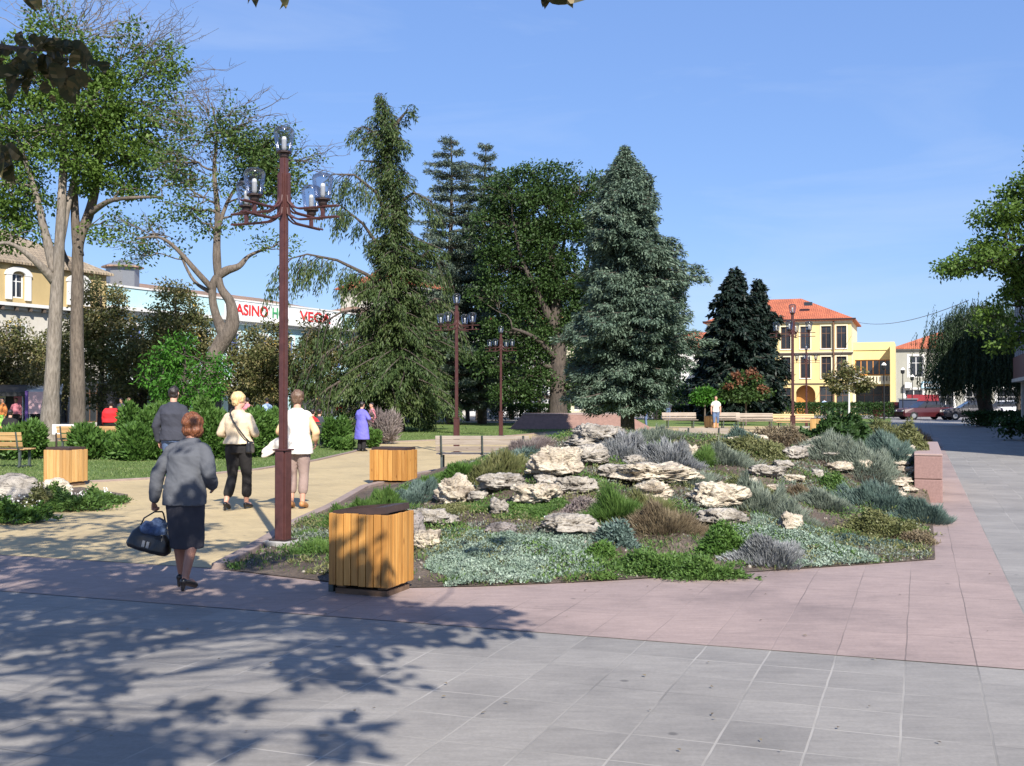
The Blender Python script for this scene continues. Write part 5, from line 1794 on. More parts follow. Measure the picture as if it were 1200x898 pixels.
# --- the two large ash trees on the left
broad_tree('ash_tree', 'tall ash tree with the thicker pale left trunk behind the benches', 42,
           [[(58, 519, 0, .50), (58, 505, 0, .38), (61, 450, 0, .29), (64, 390, 0, .26), (67, 335, 0, .24), (70, 280, 0, .19), (74, 200, .3, .15), (76, 120, .5, .09), (72, 50, .6, .05)],
            [(65, 320, 0, .22), (52, 270, 0, .15), (40, 220, -.3, .10), (20, 160, -.5, .06)],
            [(64, 330, 0, .2), (40, 305, -.6, .12), (10, 285, -1, .07), (-20, 292, -1.2, .04)],
            [(70, 290, 0, .16), (84, 220, .6, .10), (100, 150, 1, .06)]],
           [(30, 90, 48, 42), (75, 60, 46, 34, 0, .5), (10, 150, 50, 46), (60, 150, 50, 42), (100, 120, 42, 34), (0, 215, 46, 34), (35, 235, 38, 28, .6, .8), (90, 185, 38, 30), (-5, 265, 40, 24), (20, 275, 30, 20, 0, .7), (60, 30, 55, 26, 1, .30), (-30, 120, 40, 60)],
           M['lf_ash'], BP, leaf=.17, per=42, cl_r=.60, density=1.6, seed=3, bare=[(85, 22, 60, 20, 34, 1.2), (130, 40, 30, 20, 16, 1.0)])
broad_tree('ash_tree', 'tall ash tree with the darker right trunk forking high above the benches', 43,
           [[(92, 519, 0, .42), (91, 500, 0, .32), (91, 450, 0, .28), (90, 390, 0, .25), (91, 330, 0, .23), (92, 285, 0, .21), (104, 252, .3, .20), (113, 215, .3, .15), (118, 170, .5, .10), (122, 120, .5, .06)],
            [(92, 300, 0, .22), (88, 255, 0, .16), (88, 200, 0, .11), (94, 140, .2, .07)],
            [(106, 250, 0, .14), (128, 236, -.6, .09), (155, 232, -1, .07), (190, 231, -1.2, .04)],
            [(88, 320, 0, .13), (76, 300, .5, .08), (68, 270, .8, .05)]],
           [(125, 165, 44, 38), (150, 120, 44, 34, 0, .8), (165, 185, 38, 28), (130, 80, 44, 30, 0, .7), (185, 150, 34, 34, 0, .7), (120, 215, 34, 22), (190, 80, 34, 30, 0, .55), (150, 215, 26, 14), (210, 205, 30, 16, 0, .7), (118, 262, 26, 22, 0, .6), (205, 120, 26, 30, 0, .4), (110, 130, 40, 30), (165, 50, 36, 20, 0, .4)],
           M['lf_ash'], BM_, leaf=.17, per=42, cl_r=.58, density=1.6, seed=5, bare=[(215, 110, 34, 40, 22, 1.0), (180, 40, 40, 20, 20, 1.0)])
# --- gnarled tree with the looped trunk
broad_tree('gnarled_tree', 'gnarled old tree with a loop in its twisted trunk and thin sparse crown', 40,
           [[(238, 520, 0, .42), (240, 470, 0, .34), (248, 425, 0, .26), (262, 398, 0, .30), (272, 380, 0, .26), (270, 355, 0, .18), (258, 335, 0, .14), (254, 300, 0, .15), (255, 250, .2, .11), (251, 200, .2, .075), (254, 160, .2, .045), (248, 120, .2, .02)],
            [(264, 395, 0, .26), (254, 372, 0, .16), (249, 350, 0, .14), (251, 330, 0, .15), (264, 318, 0, .16), (280, 312, 0, .11), (292, 300, .3, .07), (315, 290, .5, .04)],
            [(250, 340, 0, .12), (230, 318, -.4, .10), (205, 290, -.6, .07), (185, 278, -.8, .05), (160, 280, -1, .03)],
            [(252, 345, 0, .09), (228, 330, .3, .06), (212, 300, .4, .04)],
            [(255, 270, 0, .09), (270, 230, .4, .06), (300, 190, .7, .04)]],
           [(300, 180, 40, 30, 0, 1.5), (275, 165, 30, 22, 0, 1.1), (315, 165, 30, 20, 0, 1.2), (330, 200, 32, 26, 0, 1.5), (310, 225, 36, 24, 0, 1.0), (350, 190, 24, 16, 0, .5), (290, 215, 34, 22, 0, .7), (180, 275, 36, 26, 0, .55), (165, 300, 30, 18, 0, .35), (230, 230, 34, 24, 0, .4), (300, 250, 40, 22, 0, .5), (320, 290, 30, 22, 0, .4), (250, 160, 34, 30, 0, .6), (205, 190, 30, 34, 0, .7), (270, 135, 26, 16, 0, .5), (235, 260, 40, 24, 0, .5), (215, 245, 26, 16, 0, .4)],
           M['lf_ash2'], BM_, leaf=.14, per=28, cl_r=.5, density=1.5, seed=8, bare=[(235, 150, 40, 40, 40, 1.0), (300, 140, 24, 20, 14, .8), (165, 285, 30, 24, 18, .8), (225, 200, 30, 30, 20, .8), (370, 190, 20, 14, 10, .8)])

# --- row of lindens in front of the shops
for i, (cx, top, bot, w, D, lab) in enumerate((
        (8, 372, 480, 46, 56, 'leafy linden at the far left photo edge in front of the ochre house'),
        (-50, 350, 480, 50, 54, 'linden partly outside the left photo edge'),
        (58, 385, 482, 34, 60, 'linden seen between the far left linden and the big ash trunks'),
        (118, 322, 478, 54, 56, 'tall bushy linden right of the big ash trunks with brownish leaves'),
        (165, 390, 478, 36, 60, 'lower linden between the tall bushy one and the yellowing one'),
        (205, 322, 478, 50, 55, 'tall yellowing linden left of the gnarled tree'),
        (290, 385, 476, 40, 60, 'low sparse linden right of the gnarled tree trunk'),
        (318, 378, 478, 34, 58, 'brownish linden just left of the tall lamp post'),
        (372, 368, 476, 40, 60, 'brownish linden under the left limb of the large green spruce'),
)):
    s = D / FPX; h = bot - top
    blobs = [(cx, top + h * .25, w * .55, h * .26), (cx - w * .45, top + h * .55, w * .6, h * .28), (cx + w * .45, top + h * .55, w * .6, h * .28), (cx, top + h * .75, w * .9, h * .25), (cx, top + h * .45, w * .6, h * .3)]
    broad_tree('linden_tree', lab, D, [[(cx, 467 + CAMZ / s * 1.0, 0, .2), (cx, bot, 0, .15), (cx + 2, top + h * .5, 0, .10), (cx, top + h * .15, 0, .04)]], blobs, M['lf_linden'], BD,
               leaf=.17, per=40, cl_r=.5, density=1.2, seed=20 + i, group='lindens in front of the shop row', twigs=False)

# --- bright green tree/shrub left of the man
broad_tree('sumac_tree', 'bright green feathery young tree around the foot of the gnarled tree', 33,
           [[(212, 530, 0, .10), (214, 480, 0, .07), (218, 430, 0, .04)], [(214, 490, 0, .05), (240, 440, 0, .03)], [(213, 490, 0, .05), (185, 450, 0, .03)]],
           [(215, 408, 20, 10), (240, 425, 24, 16), (195, 430, 24, 14), (215, 445, 34, 16), (250, 452, 22, 14), (180, 452, 24, 14), (210, 465, 38, 12), (255, 440, 14, 16), (205, 420, 18, 12)],
           M['lf_bright'], BD, leaf=.16, per=34, cl_r=.30, density=.8, seed=31, leafw=.35)


# --- shrubs of the left lawn
def shrub(name, label, px, pyb, w, h, D, mat, n=6000, leaf=.09, lw=.4, seed=0, blob=6, up=.9, spiky=.6, cat='shrub', ratio=.8):
    r_ = np.random.default_rng(int(seed))
    s = D / FPX; RX = w * s / 2; H = h * s; RY = RX * ratio
    p = AT(px, 467, D)
    # lumpy volume made of several overlapping mounds
    cs = np.column_stack([r_.uniform(-.62, .62, blob) * RX, r_.uniform(-.5, .5, blob) * RY, r_.uniform(.25, .62, blob) * H])
    rs = np.column_stack([r_.uniform(.34, .52, blob) * RX, r_.uniform(.4, .6, blob) * RY, r_.uniform(.28, .42, blob) * H])
    cs = np.vstack([cs, [[0, 0, .35 * H]]]); rs = np.vstack([rs, [[RX * .8, RY * .8, H * .4]]])
    k = r_.integers(0, len(cs), n)
    u = unit(r_.normal(size=(n, 3))); rad = r_.uniform(.55, 1.06, n)[:, None]
    C = cs[k] + u * rs[k] * rad
    C[:, 2] = np.abs(C[:, 2])
    C[:, 2] = np.minimum(C[:, 2], H)
    D_ = u * [1, 1, .7] + [0, 0, up] + r_.normal(size=(n, 3)) * spiky
    V, F = rhombs(C, D_, r_.normal(size=(n, 3)) + u, leaf * r_.uniform(.6, 1.3, n), leaf * lw)
    tag(np_mesh(name, V, F, mat, rnd=np.clip(r_.uniform(0, 1, n) * .7 + .3 * r_.uniform(0, 1, len(cs))[k], 0, 1), loc=(p.x, D, .03)), label, cat)


J = 'lf_hedge'
for i, a in enumerate((
        ('juniper_shrub', 'dark spreading juniper at the left between the bench end and the wooden bin', 20, 545, 70, 48, 29.5, J),
        ('juniper_shrub', 'spreading juniper just right of the yellowish bin', 112, 545, 70, 44, 29.5, J),
        ('juniper_shrub', 'spreading juniper below the right end of the long pine bench', 160, 545, 66, 48, 29, J),
        ('juniper_shrub', 'tall rounded bright juniper left of the man in the dark jacket', 168, 540, 60, 84, 30, J),
        ('juniper_shrub', 'bright juniper hidden behind the man in the dark jacket', 205, 545, 56, 80, 31, J),
        ('juniper_shrub', 'tall bushy green juniper between the man and the blonde woman', 248, 548, 56, 88, 29.5, J),
        ('juniper_shrub', 'bushy green juniper directly behind the blonde woman', 292, 545, 60, 70, 30.5, J),
        ('juniper_shrub', 'bushy green juniper just left of the tall lamp post', 325, 540, 52, 66, 32, J),
        ('round_shrub', 'round light green shrub beside the bench with two people', 394, 524, 36, 38, 36, J),
        ('round_shrub', 'small low shrub at the foot of the round light green shrub', 402, 527, 26, 16, 34.6, J),
        ('round_shrub', 'small bright shrub right beside the woman in the violet blue smock', 437, 521, 16, 26, 36.5, J),
)):
    n, lab, px, pb, w, h, D, mt = a
    shrub(n, lab, px, pb, w * 1.02, h * (.8 if h > 60 else .92), D, M[mt], n=int(w * h * 2.4 + 1500), leaf=.15, lw=.42, seed=i + 50)
shrub('lavender_shrub', 'mauve grey lavender like shrub at the lawn corner right of the woman in blue', 453, 515, 38, 36, 40, M['pl_mauve'], n=3600, leaf=.30, lw=.12, seed=71, up=1.4)
for i, (x0, x1, D, h, lab) in enumerate(((575, 668, 78, 1.15, 'low dark clipped hedge behind the reddish basin'), (905, 1045, 88, 1.2, 'low dark hedge in front of the yellow house'), (1130, 1225, 64, .8, 'low dark hedge in the shade below the willow'), (740, 860, 84, 1.0, 'low dark hedge behind the grey plank benches'), (1165, 1235, 44, .75, 'clipped dark hedge at the right photo edge'))):
    a, b = AT(x0, 467, D), AT(x1, 467, D); L = b.x - a.x; n = int(L * 900)
    C = np.column_stack([rng.uniform(-L / 2, L / 2, n), rng.uniform(-.6, .6, n), h * rng.uniform(0, 1, n) ** .5]); 
    face = rng.integers(0, 3, n); C[face == 0, 1] = -.6 + rng.normal(size=(face == 0).sum()) * .05; C[face == 1, 2] = h + rng.normal(size=(face == 1).sum()) * .05
    V, F = rhombs(C, rand_dirs(n) + [0, -.5, .5], rand_dirs(n), .16, .09)
    tag(np_mesh('hedge', V, F, M['lf_dark'], rnd=rng.uniform(0, 1, n), loc=((a.x + b.x) / 2, D, 0)), lab, 'hedge')


# ------------------------------------------------------------------ conifers
def conifer(name, label, D, px, top, bot, prof, lmat, bark, nb=230, sprays=70, sl=.34, sw=.12, droop=.25, rise=.15, lean=0.0, trunk_r=.3, seed=1, thick=1.0, hang=.5, skip=None, curve_top=0.0, limbs=None, gaps=.0, spread=.16, tips=.25, layer=0, rndn=.35):
    """prof(f)->branch length as a fraction of tree height, f=0 bottom..1 top, may depend on the side (azimuth)"""
    r_ = random.Random(seed); g = np.random.default_rng(seed)
    s = D / FPX
    base = AT(px, 467, D); base.z = 0
    H = CAMZ + (467 - top) * s; zb = CAMZ + (467 - bot) * s
    t = empty(name, base, 0, label, 'tree')
    wood = MB()
    def axis(z):
        f = z / H
        return Vector((lean * H * f * f + curve_top * H * max(0, f - .8) ** 2 * 9 + .06 * math.sin(f * 9 + seed), .05 * math.sin(f * 7), z))
    wood.tube([axis(H * .965 * k / 16) for k in range(17)], [trunk_r * (1 - .93 * (k / 16)) + .012 for k in range(17)], 8)
    Cs, Ds, Ns, Ls, Ws, Rn = [], [], [], [], [], []
    def fill(pts, L, dens, ln, hang_):
        """needle sprays along a branch polyline"""
        P_ = np.array([tuple(p) for p in pts]); n = max(4, int(dens))
        f = g.uniform(.12, 1.0, n) ** .85
        idx = f * (len(P_) - 1); i0 = np.minimum(idx.astype(int), len(P_) - 2); fr = (idx - i0)[:, None]
        C = P_[i0] * (1 - fr) + P_[i0 + 1] * fr
        T = unit(P_[i0 + 1] - P_[i0])
        side = unit(np.cross(T, [0, 0, 1.0]) + 1e-6)
        w = g.choice([-1, 1], n)[:, None] * side * (spread * L * (1.05 - f)[:, None] * g.uniform(0, 1, (n, 1)) * 1.6 + .05)
        C = C + w + np.column_stack([g.normal(size=n) * .05, g.normal(size=n) * .05, -np.abs(g.normal(size=n)) * hang_ * .22 + g.normal(size=n) * .04 * thick])
        Dd = T * .9 + w * 1.2 + g.normal(size=(n, 3)) * rndn + np.column_stack([np.zeros(n), np.zeros(n), -hang_ * g.uniform(.2, 1.4, n)])
        Cs.append(C); Ds.append(Dd); Ns.append(g.normal(size=(n, 3)) * .5 + [0, 0, 1.0]); Ls.append(ln * g.uniform(.6, 1.25, n)); Ws.append(sw * g.uniform(.7, 1.3, n))
        Rn.append(np.clip(g.uniform(0, 1, n) * .55 + r_.random() * .35 + f * .12, 0, 1))
    for k in range(nb):
        f = (k + r_.random()) / nb
        f = f ** .92
        if layer: f = (math.floor(f * layer) + r_.uniform(.0, .45)) / layer
        z = zb + (H * .985 - zb) * f
        az = k * 2.399 + r_.uniform(-.4, .4)
        if r_.random() < gaps: continue
        L = prof(f, az) * H * r_.uniform(.72, 1.12)
        if L < .05: continue
        a0 = axis(z); d = Vector((math.cos(az), math.sin(az), 0))
        pts = []
        for j in range(7):
            q = j / 6
            zz = rise * L * q - droop * L * q * q + tips * L * max(0, q - .6) ** 2
            pts.append(a0 + d * L * q + Vector((0, 0, zz)) + Vector((-d.y, d.x, 0)) * .08 * L * math.sin(q * 3 + k))
        wood.tube(pts, [max(.008, .012 + .016 * L * (1 - j / 6)) for j in range(7)], 4, caps=False)
        fill(pts, L, sprays * (L ** 1.25) * .55 + 8, sl * (.7 + .3 * min(1, L / 2)), hang)
    for (pp, dens, hg) in (limbs or []):
        pts = [AT(x, y, D + dy) - base for x, y, dy in pp]
        sp = []
        for i in range(len(pts) - 1):
            for j in range(4): sp.append(pts[i].lerp(pts[i + 1], j / 4))
        sp.append(pts[-1]); nn = len(sp)
        wood.tube(sp, [.11 * (1 - .85 * j / nn) for j in range(nn)], 6)
        L = sum((pts[i + 1] - pts[i]).length for i in range(len(pts) - 1))
        for j in range(int(L * 5.5)):
            q = r_.uniform(.12, 1); i = min(int(q * (nn - 1)), nn - 2); a = sp[i].lerp(sp[i + 1], q * (nn - 1) - i)
            T = (sp[i + 1] - sp[i]).normalized(); az = r_.choice((-1, 1)) * r_.uniform(.3, 1.3)
            d = Matrix.Rotation(az, 3, 'Z') @ T; l = r_.uniform(.5, 1.5)
            sub = [a + d * l * u + Vector((0, 0, -hg * l * u * u * .8 - .1 * u)) for u in (0, .25, .5, .75, 1)]
            wood.tube(sub, [.022, .018, .014, .01, .006], 4, caps=False)
            fill(sub, l, dens * l * .6 + 6, sl, hg)
    wood.build('trunk', bark, t, smooth=True)
    V, F = rhombs(np.vstack(Cs), np.vstack(Ds), np.vstack(Ns), np.concatenate(Ls), np.concatenate(Ws))
    np_mesh('crown', V, F, lmat, t, np.concatenate(Rn))
    return t


def profile(top, base, rows, Hp, wob=.12, sf=3, zf=20, sides=None):
    """rows: (photo y, half width px) -> branch length as a fraction of the tree's height"""
    rows = sorted(rows); ys = [r_[0] for r_ in rows]; ws = [r_[1] for r_ in rows]
    def pf(f, az):
        y = base + (top - base) * f
        w_ = float(np.interp(y, ys, ws)) / Hp
        c_ = noise.noise(Vector((math.cos(az) * 1.6, math.sin(az) * 1.6, f * zf)))
        return w_ * (1 + wob * 2.2 * c_)
    return pf


conifer('blue_spruce', 'dense blue green spruce behind the rock garden, the broadest tree of the park', 47, 737, 164, 478, profile(164, 478, [(164, 3), (178, 12), (192, 26), (215, 32), (232, 46), (262, 50), (300, 62), (340, 70), (380, 73), (430, 72), (462, 62), (478, 44)], 350, .27, zf=8),
        M['lf_blue'], BD, nb=640, sprays=230, sl=.20, sw=.062, droop=.34, rise=.14, trunk_r=.30, seed=4, hang=.5, tips=.7, spread=.24, curve_top=-.05, rndn=.5)
conifer('green_spruce', 'large ragged green spruce with long drooping limbs and a thin crooked top', 54, 466, 99, 490, profile(99, 490, [(99, 3), (115, 9), (135, 17), (160, 26), (175, 16), (200, 26), (225, 16), (245, 24), (262, 18), (280, 40), (300, 32), (330, 48), (380, 60), (420, 70), (460, 78), (490, 62)], 405, .36, zf=16),
        M['lf_spruceg'], BD, nb=470, sprays=150, sl=.25, sw=.058, droop=.42, rise=.16, trunk_r=.34, seed=9, hang=1.0, lean=-.035, curve_top=-.06, gaps=.10, spread=.2, tips=.1, rndn=.55,
        limbs=[([(462, 345, 0), (430, 322, -1), (395, 305, -1.5), (360, 298, -2), (330, 306, -2.2)], 130, 1.5),
               ([(458, 262, 0), (440, 225, -.6), (415, 205, -1.0), (388, 204, -1.2)], 110, 1.6),
               ([(462, 375, 0), (430, 362, -1), (400, 366, -1.6), (362, 388, -2)], 120, 1.4),
               ([(462, 400, 0), (420, 395, -1), (385, 412, -1.6), (352, 440, -2)], 120, 1.3),
               ([(460, 430, 0), (420, 435, -1), (385, 455, -1.6), (360, 474, -2)], 120, 1.2),
               ([(452, 300, 0), (425, 262, -.5), (398, 240, -.8)], 90, 1.4),
               ([(464, 240, 0), (485, 226, .6), (506, 236, 1)], 70, 1.0),
               ([(462, 180, 0), (448, 160, 0), (426, 148, 0)], 60, 1.0), ([(460, 150, 0), (472, 136, 0), (478, 128, 0)], 50, .8), ([(462, 205, 0), (440, 190, 0), (422, 188, 0)], 60, 1.0),
               ([(470, 330, 0), (500, 296, .4), (524, 312, .6)], 100, 1.3), ([(470, 380, 0), (510, 350, .4), (536, 370, .6)], 100, 1.2)])
conifer('cedar_tree', 'tall grey green cedar with a narrow sparse top beside the ragged green spruce', 69, 528, 150, 482, profile(150, 482, [(150, 10), (165, 16), (180, 22), (220, 30), (260, 40), (300, 48), (350, 58), (400, 66), (482, 64)], 350, .42, zf=14),
        M['lf_cedar'], BM_, nb=330, sprays=165, sl=.22, sw=.06, droop=.02, rise=.14, trunk_r=.3, seed=13, hang=.32, gaps=.06, layer=24, tips=.0, rndn=.45)
conifer('cedar_tree', 'second grey green cedar with a pointed top touching the broadleaf park tree', 70, 566, 158, 482, profile(158, 482, [(158, 4), (180, 12), (220, 24), (260, 34), (300, 44), (350, 50), (400, 56), (482, 60)], 350, .42, zf=14),
        M['lf_cedar'], BM_, nb=330, sprays=165, sl=.22, sw=.06, droop=.0, rise=.26, trunk_r=.3, seed=17, hang=.32, gaps=.06, layer=26, tips=.0, lean=.01, rndn=.45)
conifer('dark_spruce', 'nearly black spruce left of the yellow house, the taller of the two', 78, 861, 310, 486, profile(310, 486, [(310, 3), (325, 14), (345, 24), (380, 34), (420, 42), (455, 48), (486, 44)], 200, .25, zf=12),
        M['lf_darkspruce'], BD, nb=260, sprays=85, sl=.42, sw=.17, droop=.28, rise=.12, trunk_r=.3, seed=23, hang=.6, tips=.4, rndn=.5)
conifer('dark_spruce', 'nearly black spruce closest to the yellow house', 80, 889, 324, 486, profile(324, 486, [(324, 3), (345, 14), (380, 24), (420, 32), (455, 38), (486, 38)], 190, .25, zf=12),
        M['lf_darkspruce'], BD, nb=230, sprays=85, sl=.42, sw=.17, droop=.28, rise=.12, trunk_r=.3, seed=27, hang=.6, tips=.4, rndn=.5)
conifer('dark_spruce', 'low dark spruce between the blue spruce and the nearly black ones', 82, 832, 388, 486, profile(388, 486, [(388, 5), (410, 18), (440, 26), (486, 30)], 120, .25), M['lf_darkspruce'], BD, nb=130, sprays=70, sl=.42, sw=.17, droop=.28, rise=.05, trunk_r=.2, seed=29, hang=.6)

# big deciduous tree behind
broad_tree('park_tree', 'big dark green broadleaf tree with a thick trunk between cedars and blue spruce', 64,
           [[(654, 504, 0, .66), (654, 488, 0, .54), (654, 440, 0, .46), (655, 410, 0, .42), (652, 370, 0, .32), (648, 320, 0, .28), (645, 270, 0, .16), (645, 230, 0, .08)],
            [(655, 400, 0, .32), (675, 350, .6, .2), (690, 300, 1, .12), (690, 250, 1, .06)], [(653, 390, 0, .3), (628, 340, -.6, .18), (610, 300, -1, .10), (600, 250, -1, .05)],
            [(652, 420, 0, .2), (625, 395, -1, .12), (600, 385, -1.5, .06)], [(650, 340, 0, .16), (660, 290, 1, .1), (668, 240, 1.5, .05)]],
           [(600, 225, 38, 26), (640, 212, 40, 20), (680, 225, 36, 24), (575, 265, 26, 26), (615, 265, 40, 24), (660, 262, 44, 24), (700, 280, 30, 30), (590, 310, 34, 24), (635, 315, 40, 20, 0, .8), (675, 325, 34, 24), (600, 350, 36, 20), (572, 345, 20, 18), (645, 365, 34, 14, 1.5, .6), (690, 375, 24, 26), (605, 395, 34, 20), (580, 425, 26, 20), (620, 440, 28, 22), (685, 420, 20, 20), (600, 460, 30, 14), (572, 390, 16, 20), (628, 238, 60, 22), (650, 335, 40, 22), (668, 385, 30, 22), (640, 408, 30, 16), (672, 440, 24, 18), (625, 362, 30, 20), (690, 350, 26, 26), (600, 300, 34, 22), (640, 285, 44, 20), (628, 462, 20, 14), (690, 455, 20, 14)],
           M['lf_decid'], BD, leaf=.19, per=46, cl_r=.60, density=1.35, seed=41)
# fill of lower park trees behind
for i, (cx, top, bot, w, D, mt, lab) in enumerate((
        (500, 400, 478, 40, 74, 'lf_decid', 'low green tree behind the large green spruce'),
        (548, 262, 476, 40, 80, 'lf_dark', 'tall dark green tree filling the gap behind the two cedars'),
        (632, 250, 476, 46, 82, 'lf_dark', 'tall dark green tree behind the big broadleaf tree'),
        (505, 330, 476, 30, 78, 'lf_dark', 'mid height dark tree between the ragged spruce and the cedars'),
        (560, 420, 476, 36, 84, 'lf_linden', 'yellowish tree behind the cedars'),
        (600, 425, 474, 34, 86, 'lf_linden', 'yellowing tree behind the trunk of the big broadleaf tree'),
        (770, 420, 478, 40, 86, 'lf_dark', 'dark green tree behind the blue spruce'),
        (812, 440, 480, 30, 90, 'lf_dark', 'low dark tree at the right foot of the blue spruce'),
        (690, 430, 478, 30, 80, 'lf_decid', 'green tree glimpsed left of the blue spruce trunk'))):
    s = D / FPX; h = bot - top
    broad_tree('park_tree', lab, D, [[(cx, 467 + CAMZ / s, 0, .2), (cx, bot, 0, .15), (cx, top + h * .2, 0, .05)]],
               [(cx, top + h * .3, w * .6, h * .3), (cx - w * .5, top + h * .6, w * .6, h * .32), (cx + w * .5, top + h * .6, w * .6, h * .32), (cx, top + h * .65, w * .8, h * .3)], M[mt], BD, leaf=.26, per=22, cl_r=.6, density=.8, seed=60 + i, twigs=False)

# small trees right
broad_tree('rowan_tree', 'young tree with rust red leaf clusters in front of the nearly black spruces', 66, [[(874, 504, 0, .07), (874, 480, 0, .06), (874, 455, 0, .04)]],
           [(874, 462, 26, 8), (858, 458, 14, 8), (890, 460, 16, 7), (874, 448, 18, 8)], M['lf_decid'], BM_, leaf=.22, per=30, cl_r=.35, density=1.0, seed=71)
ro = [o for o in bpy.data.objects if o.name.startswith('rowan_tree')][0]
for (x, y) in ((862, 440), (880, 436), (857, 452), (893, 456), (885, 442), (868, 446)):
    C = [tuple(AT(x + random.uniform(-3, 3), y + random.uniform(-2, 2), 65.6 + random.uniform(-.2, .2))) for _ in range(6)]
    V, F, rr = leaves_on_clumps(C, 20, .28, .18, .12)
    V = V - np.array(ro.location); np_mesh('leaf_cluster', V, F, M['lf_red'], ro, rr)
broad_tree('young_tree', 'small round green tree left of the walking person in the white shirt', 70, [[(826, 502, 0, .07), (826, 480, 0, .05), (826, 465, 0, .03)]],
           [(826, 463, 14, 7), (818, 468, 10, 6), (834, 468, 10, 6)], M['lf_bright'], BM_, leaf=.2, per=36, cl_r=.32, density=1.3, seed=73)
broad_tree('young_tree', 'young tree with a white painted trunk in front of the yellow house', 74, [[(995, 500, 0, .09), (995, 480, 0, .07), (995, 455, 0, .05), (996, 430, 0, .03)]],
           [(995, 428, 10, 7), (985, 442, 14, 9), (1003, 440, 14, 8), (1014, 448, 12, 8), (990, 452, 14, 7), (1006, 455, 12, 5), (980, 450, 8, 5)], M['lf_linden'], M['white'], leaf=.22, per=26, cl_r=.38, density=1.0, seed=75)

# ------------------------------------------------------------------ willow
def willow(label, D, px, top, bot, w):
    g = np.random.default_rng(5); s = D / FPX
    base = AT(px, 467, D); base.z = 0
    t = empty('willow_tree', base, 0, label, 'tree')
    H = CAMZ + (467 - top) * s; zb = CAMZ + (467 - bot) * s; RX = w * s / 2; RY = RX * .9
    wood = MB()
    wood.tube([(0, 0, 0), (.1, 0, .8), (-.1, 0, 1.8), (0, 0, 3)], [.55, .42, .4, .35], 10)
    tips = []
    for k in range(60):
        az = k * 2.399; r = (k / 60) ** .5
        e = Vector((math.cos(az) * RX * r * .9, math.sin(az) * RY * r * .9, H * (.97 - .28 * r * r) + g.normal() * .15))
        b = Vector((0, 0, 2.2 + g.uniform(0, 1)))
        pts = curve_pts(b, e, .18, .1, 6, k)
        wood.tube(pts, [.14 * (1 - j / 7) + .012 for j in range(7)], 5)
        tips.append(e)
        tips.append(pts[4])
    wood.build('trunk', BD, t, smooth=True)
    Cs, Ds = [], []
    n = 3400
    for k in range(n):
        e = tips[g.integers(len(tips))]
        o = e + Vector((g.normal() * .75, g.normal() * .75, g.normal() * .25))
        rr = math.hypot(o.x / RX, o.y / RY)
        lo = zb + g.uniform(-.1, .9) + (.8 if rr < .6 else 0)
        ln = max(.4, (o.z - lo)) * g.uniform(.6, 1)
        m_ = int(ln / .10)
        q = np.linspace(0, 1, m_)
        bend = Vector((o.x, o.y, 0)).normalized() * .35 if rr > .1 else Vector((0, 0, 0))
        X = o.x + bend.x * np.sin(q * 1.6) + .05 * np.sin(q * 9 + k); Y = o.y + bend.y * np.sin(q * 1.6); Z = o.z + .25 * np.sin(np.minimum(q * 6, 3.14)) - ln * q
        Cs.append(np.column_stack([X, Y, Z])); Ds.append(np.column_stack([np.full(m_, 0.0), np.zeros(m_), np.full(m_, -1.0)]))
    C = np.vstack(Cs); D_ = np.vstack(Ds) + g.normal(size=(len(C), 3)) * .35
    V, F = rhombs(C, D_, g.normal(size=C.shape), g.uniform(.14, .26, len(C)), .05)
    np_mesh('crown', V, F, M['lf_willow'], t, g.uniform(0, 1, len(C)))


willow('weeping willow with a dark curtain of hanging twigs at the right end of the street', 66, 1154, 352, 476, 108)
broad_tree('park_tree', 'tree behind the willow at the right photo edge', 74, [[(1195, 495, 0, .3), (1195, 460, 0, .2), (1190, 420, 0, .1)]], [(1190, 400, 30, 30), (1215, 380, 30, 40), (1180, 430, 24, 20)], M['lf_dark'], BD, leaf=.24, per=24, cl_r=.55, density=.8, seed=90, twigs=False)

# ------------------------------------------------------------------ big tree on the right whose crown hangs into the picture
broad_tree('roadside_tree', 'large tree at the right photo edge, crown reaching over the street', 33,
           [[(1330, 530, 0, .38), (1328, 450, 0, .30), (1322, 380, 0, .26), (1310, 300, 0, .2), (1290, 220, 0, .12), (1280, 150, 0, .06)],
            [(1320, 390, 0, .18), (1270, 340, -.3, .13), (1210, 310, -.5, .08), (1150, 305, -.6, .04)],
            [(1312, 310, 0, .15), (1250, 260, .3, .1), (1195, 240, .4, .05)], [(1325, 420, 0, .14), (1260, 400, .3, .09), (1200, 385, .5, .05)]],
           [(1185, 245, 40, 22), (1150, 312, 46, 18), (1120, 318, 22, 12, 0, .8), (1190, 290, 46, 28), (1225, 250, 50, 40), (1230, 320, 44, 40), (1190, 345, 30, 22, 0, .8), (1165, 372, 26, 15, 0, .7), (1260, 190, 50, 40), (1300, 260, 60, 70), (1250, 380, 44, 36), (1200, 390, 24, 20, 0, .7), (1140, 290, 20, 12, 0, .6), (1330, 180, 60, 60), (1370, 300, 60, 80), (1165, 405, 14, 10, 0, .5), (1190, 225, 22, 12, 0, .7)],
           M['lf_ash'], BD, leaf=.14, per=48, cl_r=.42, density=1.35, seed=95)

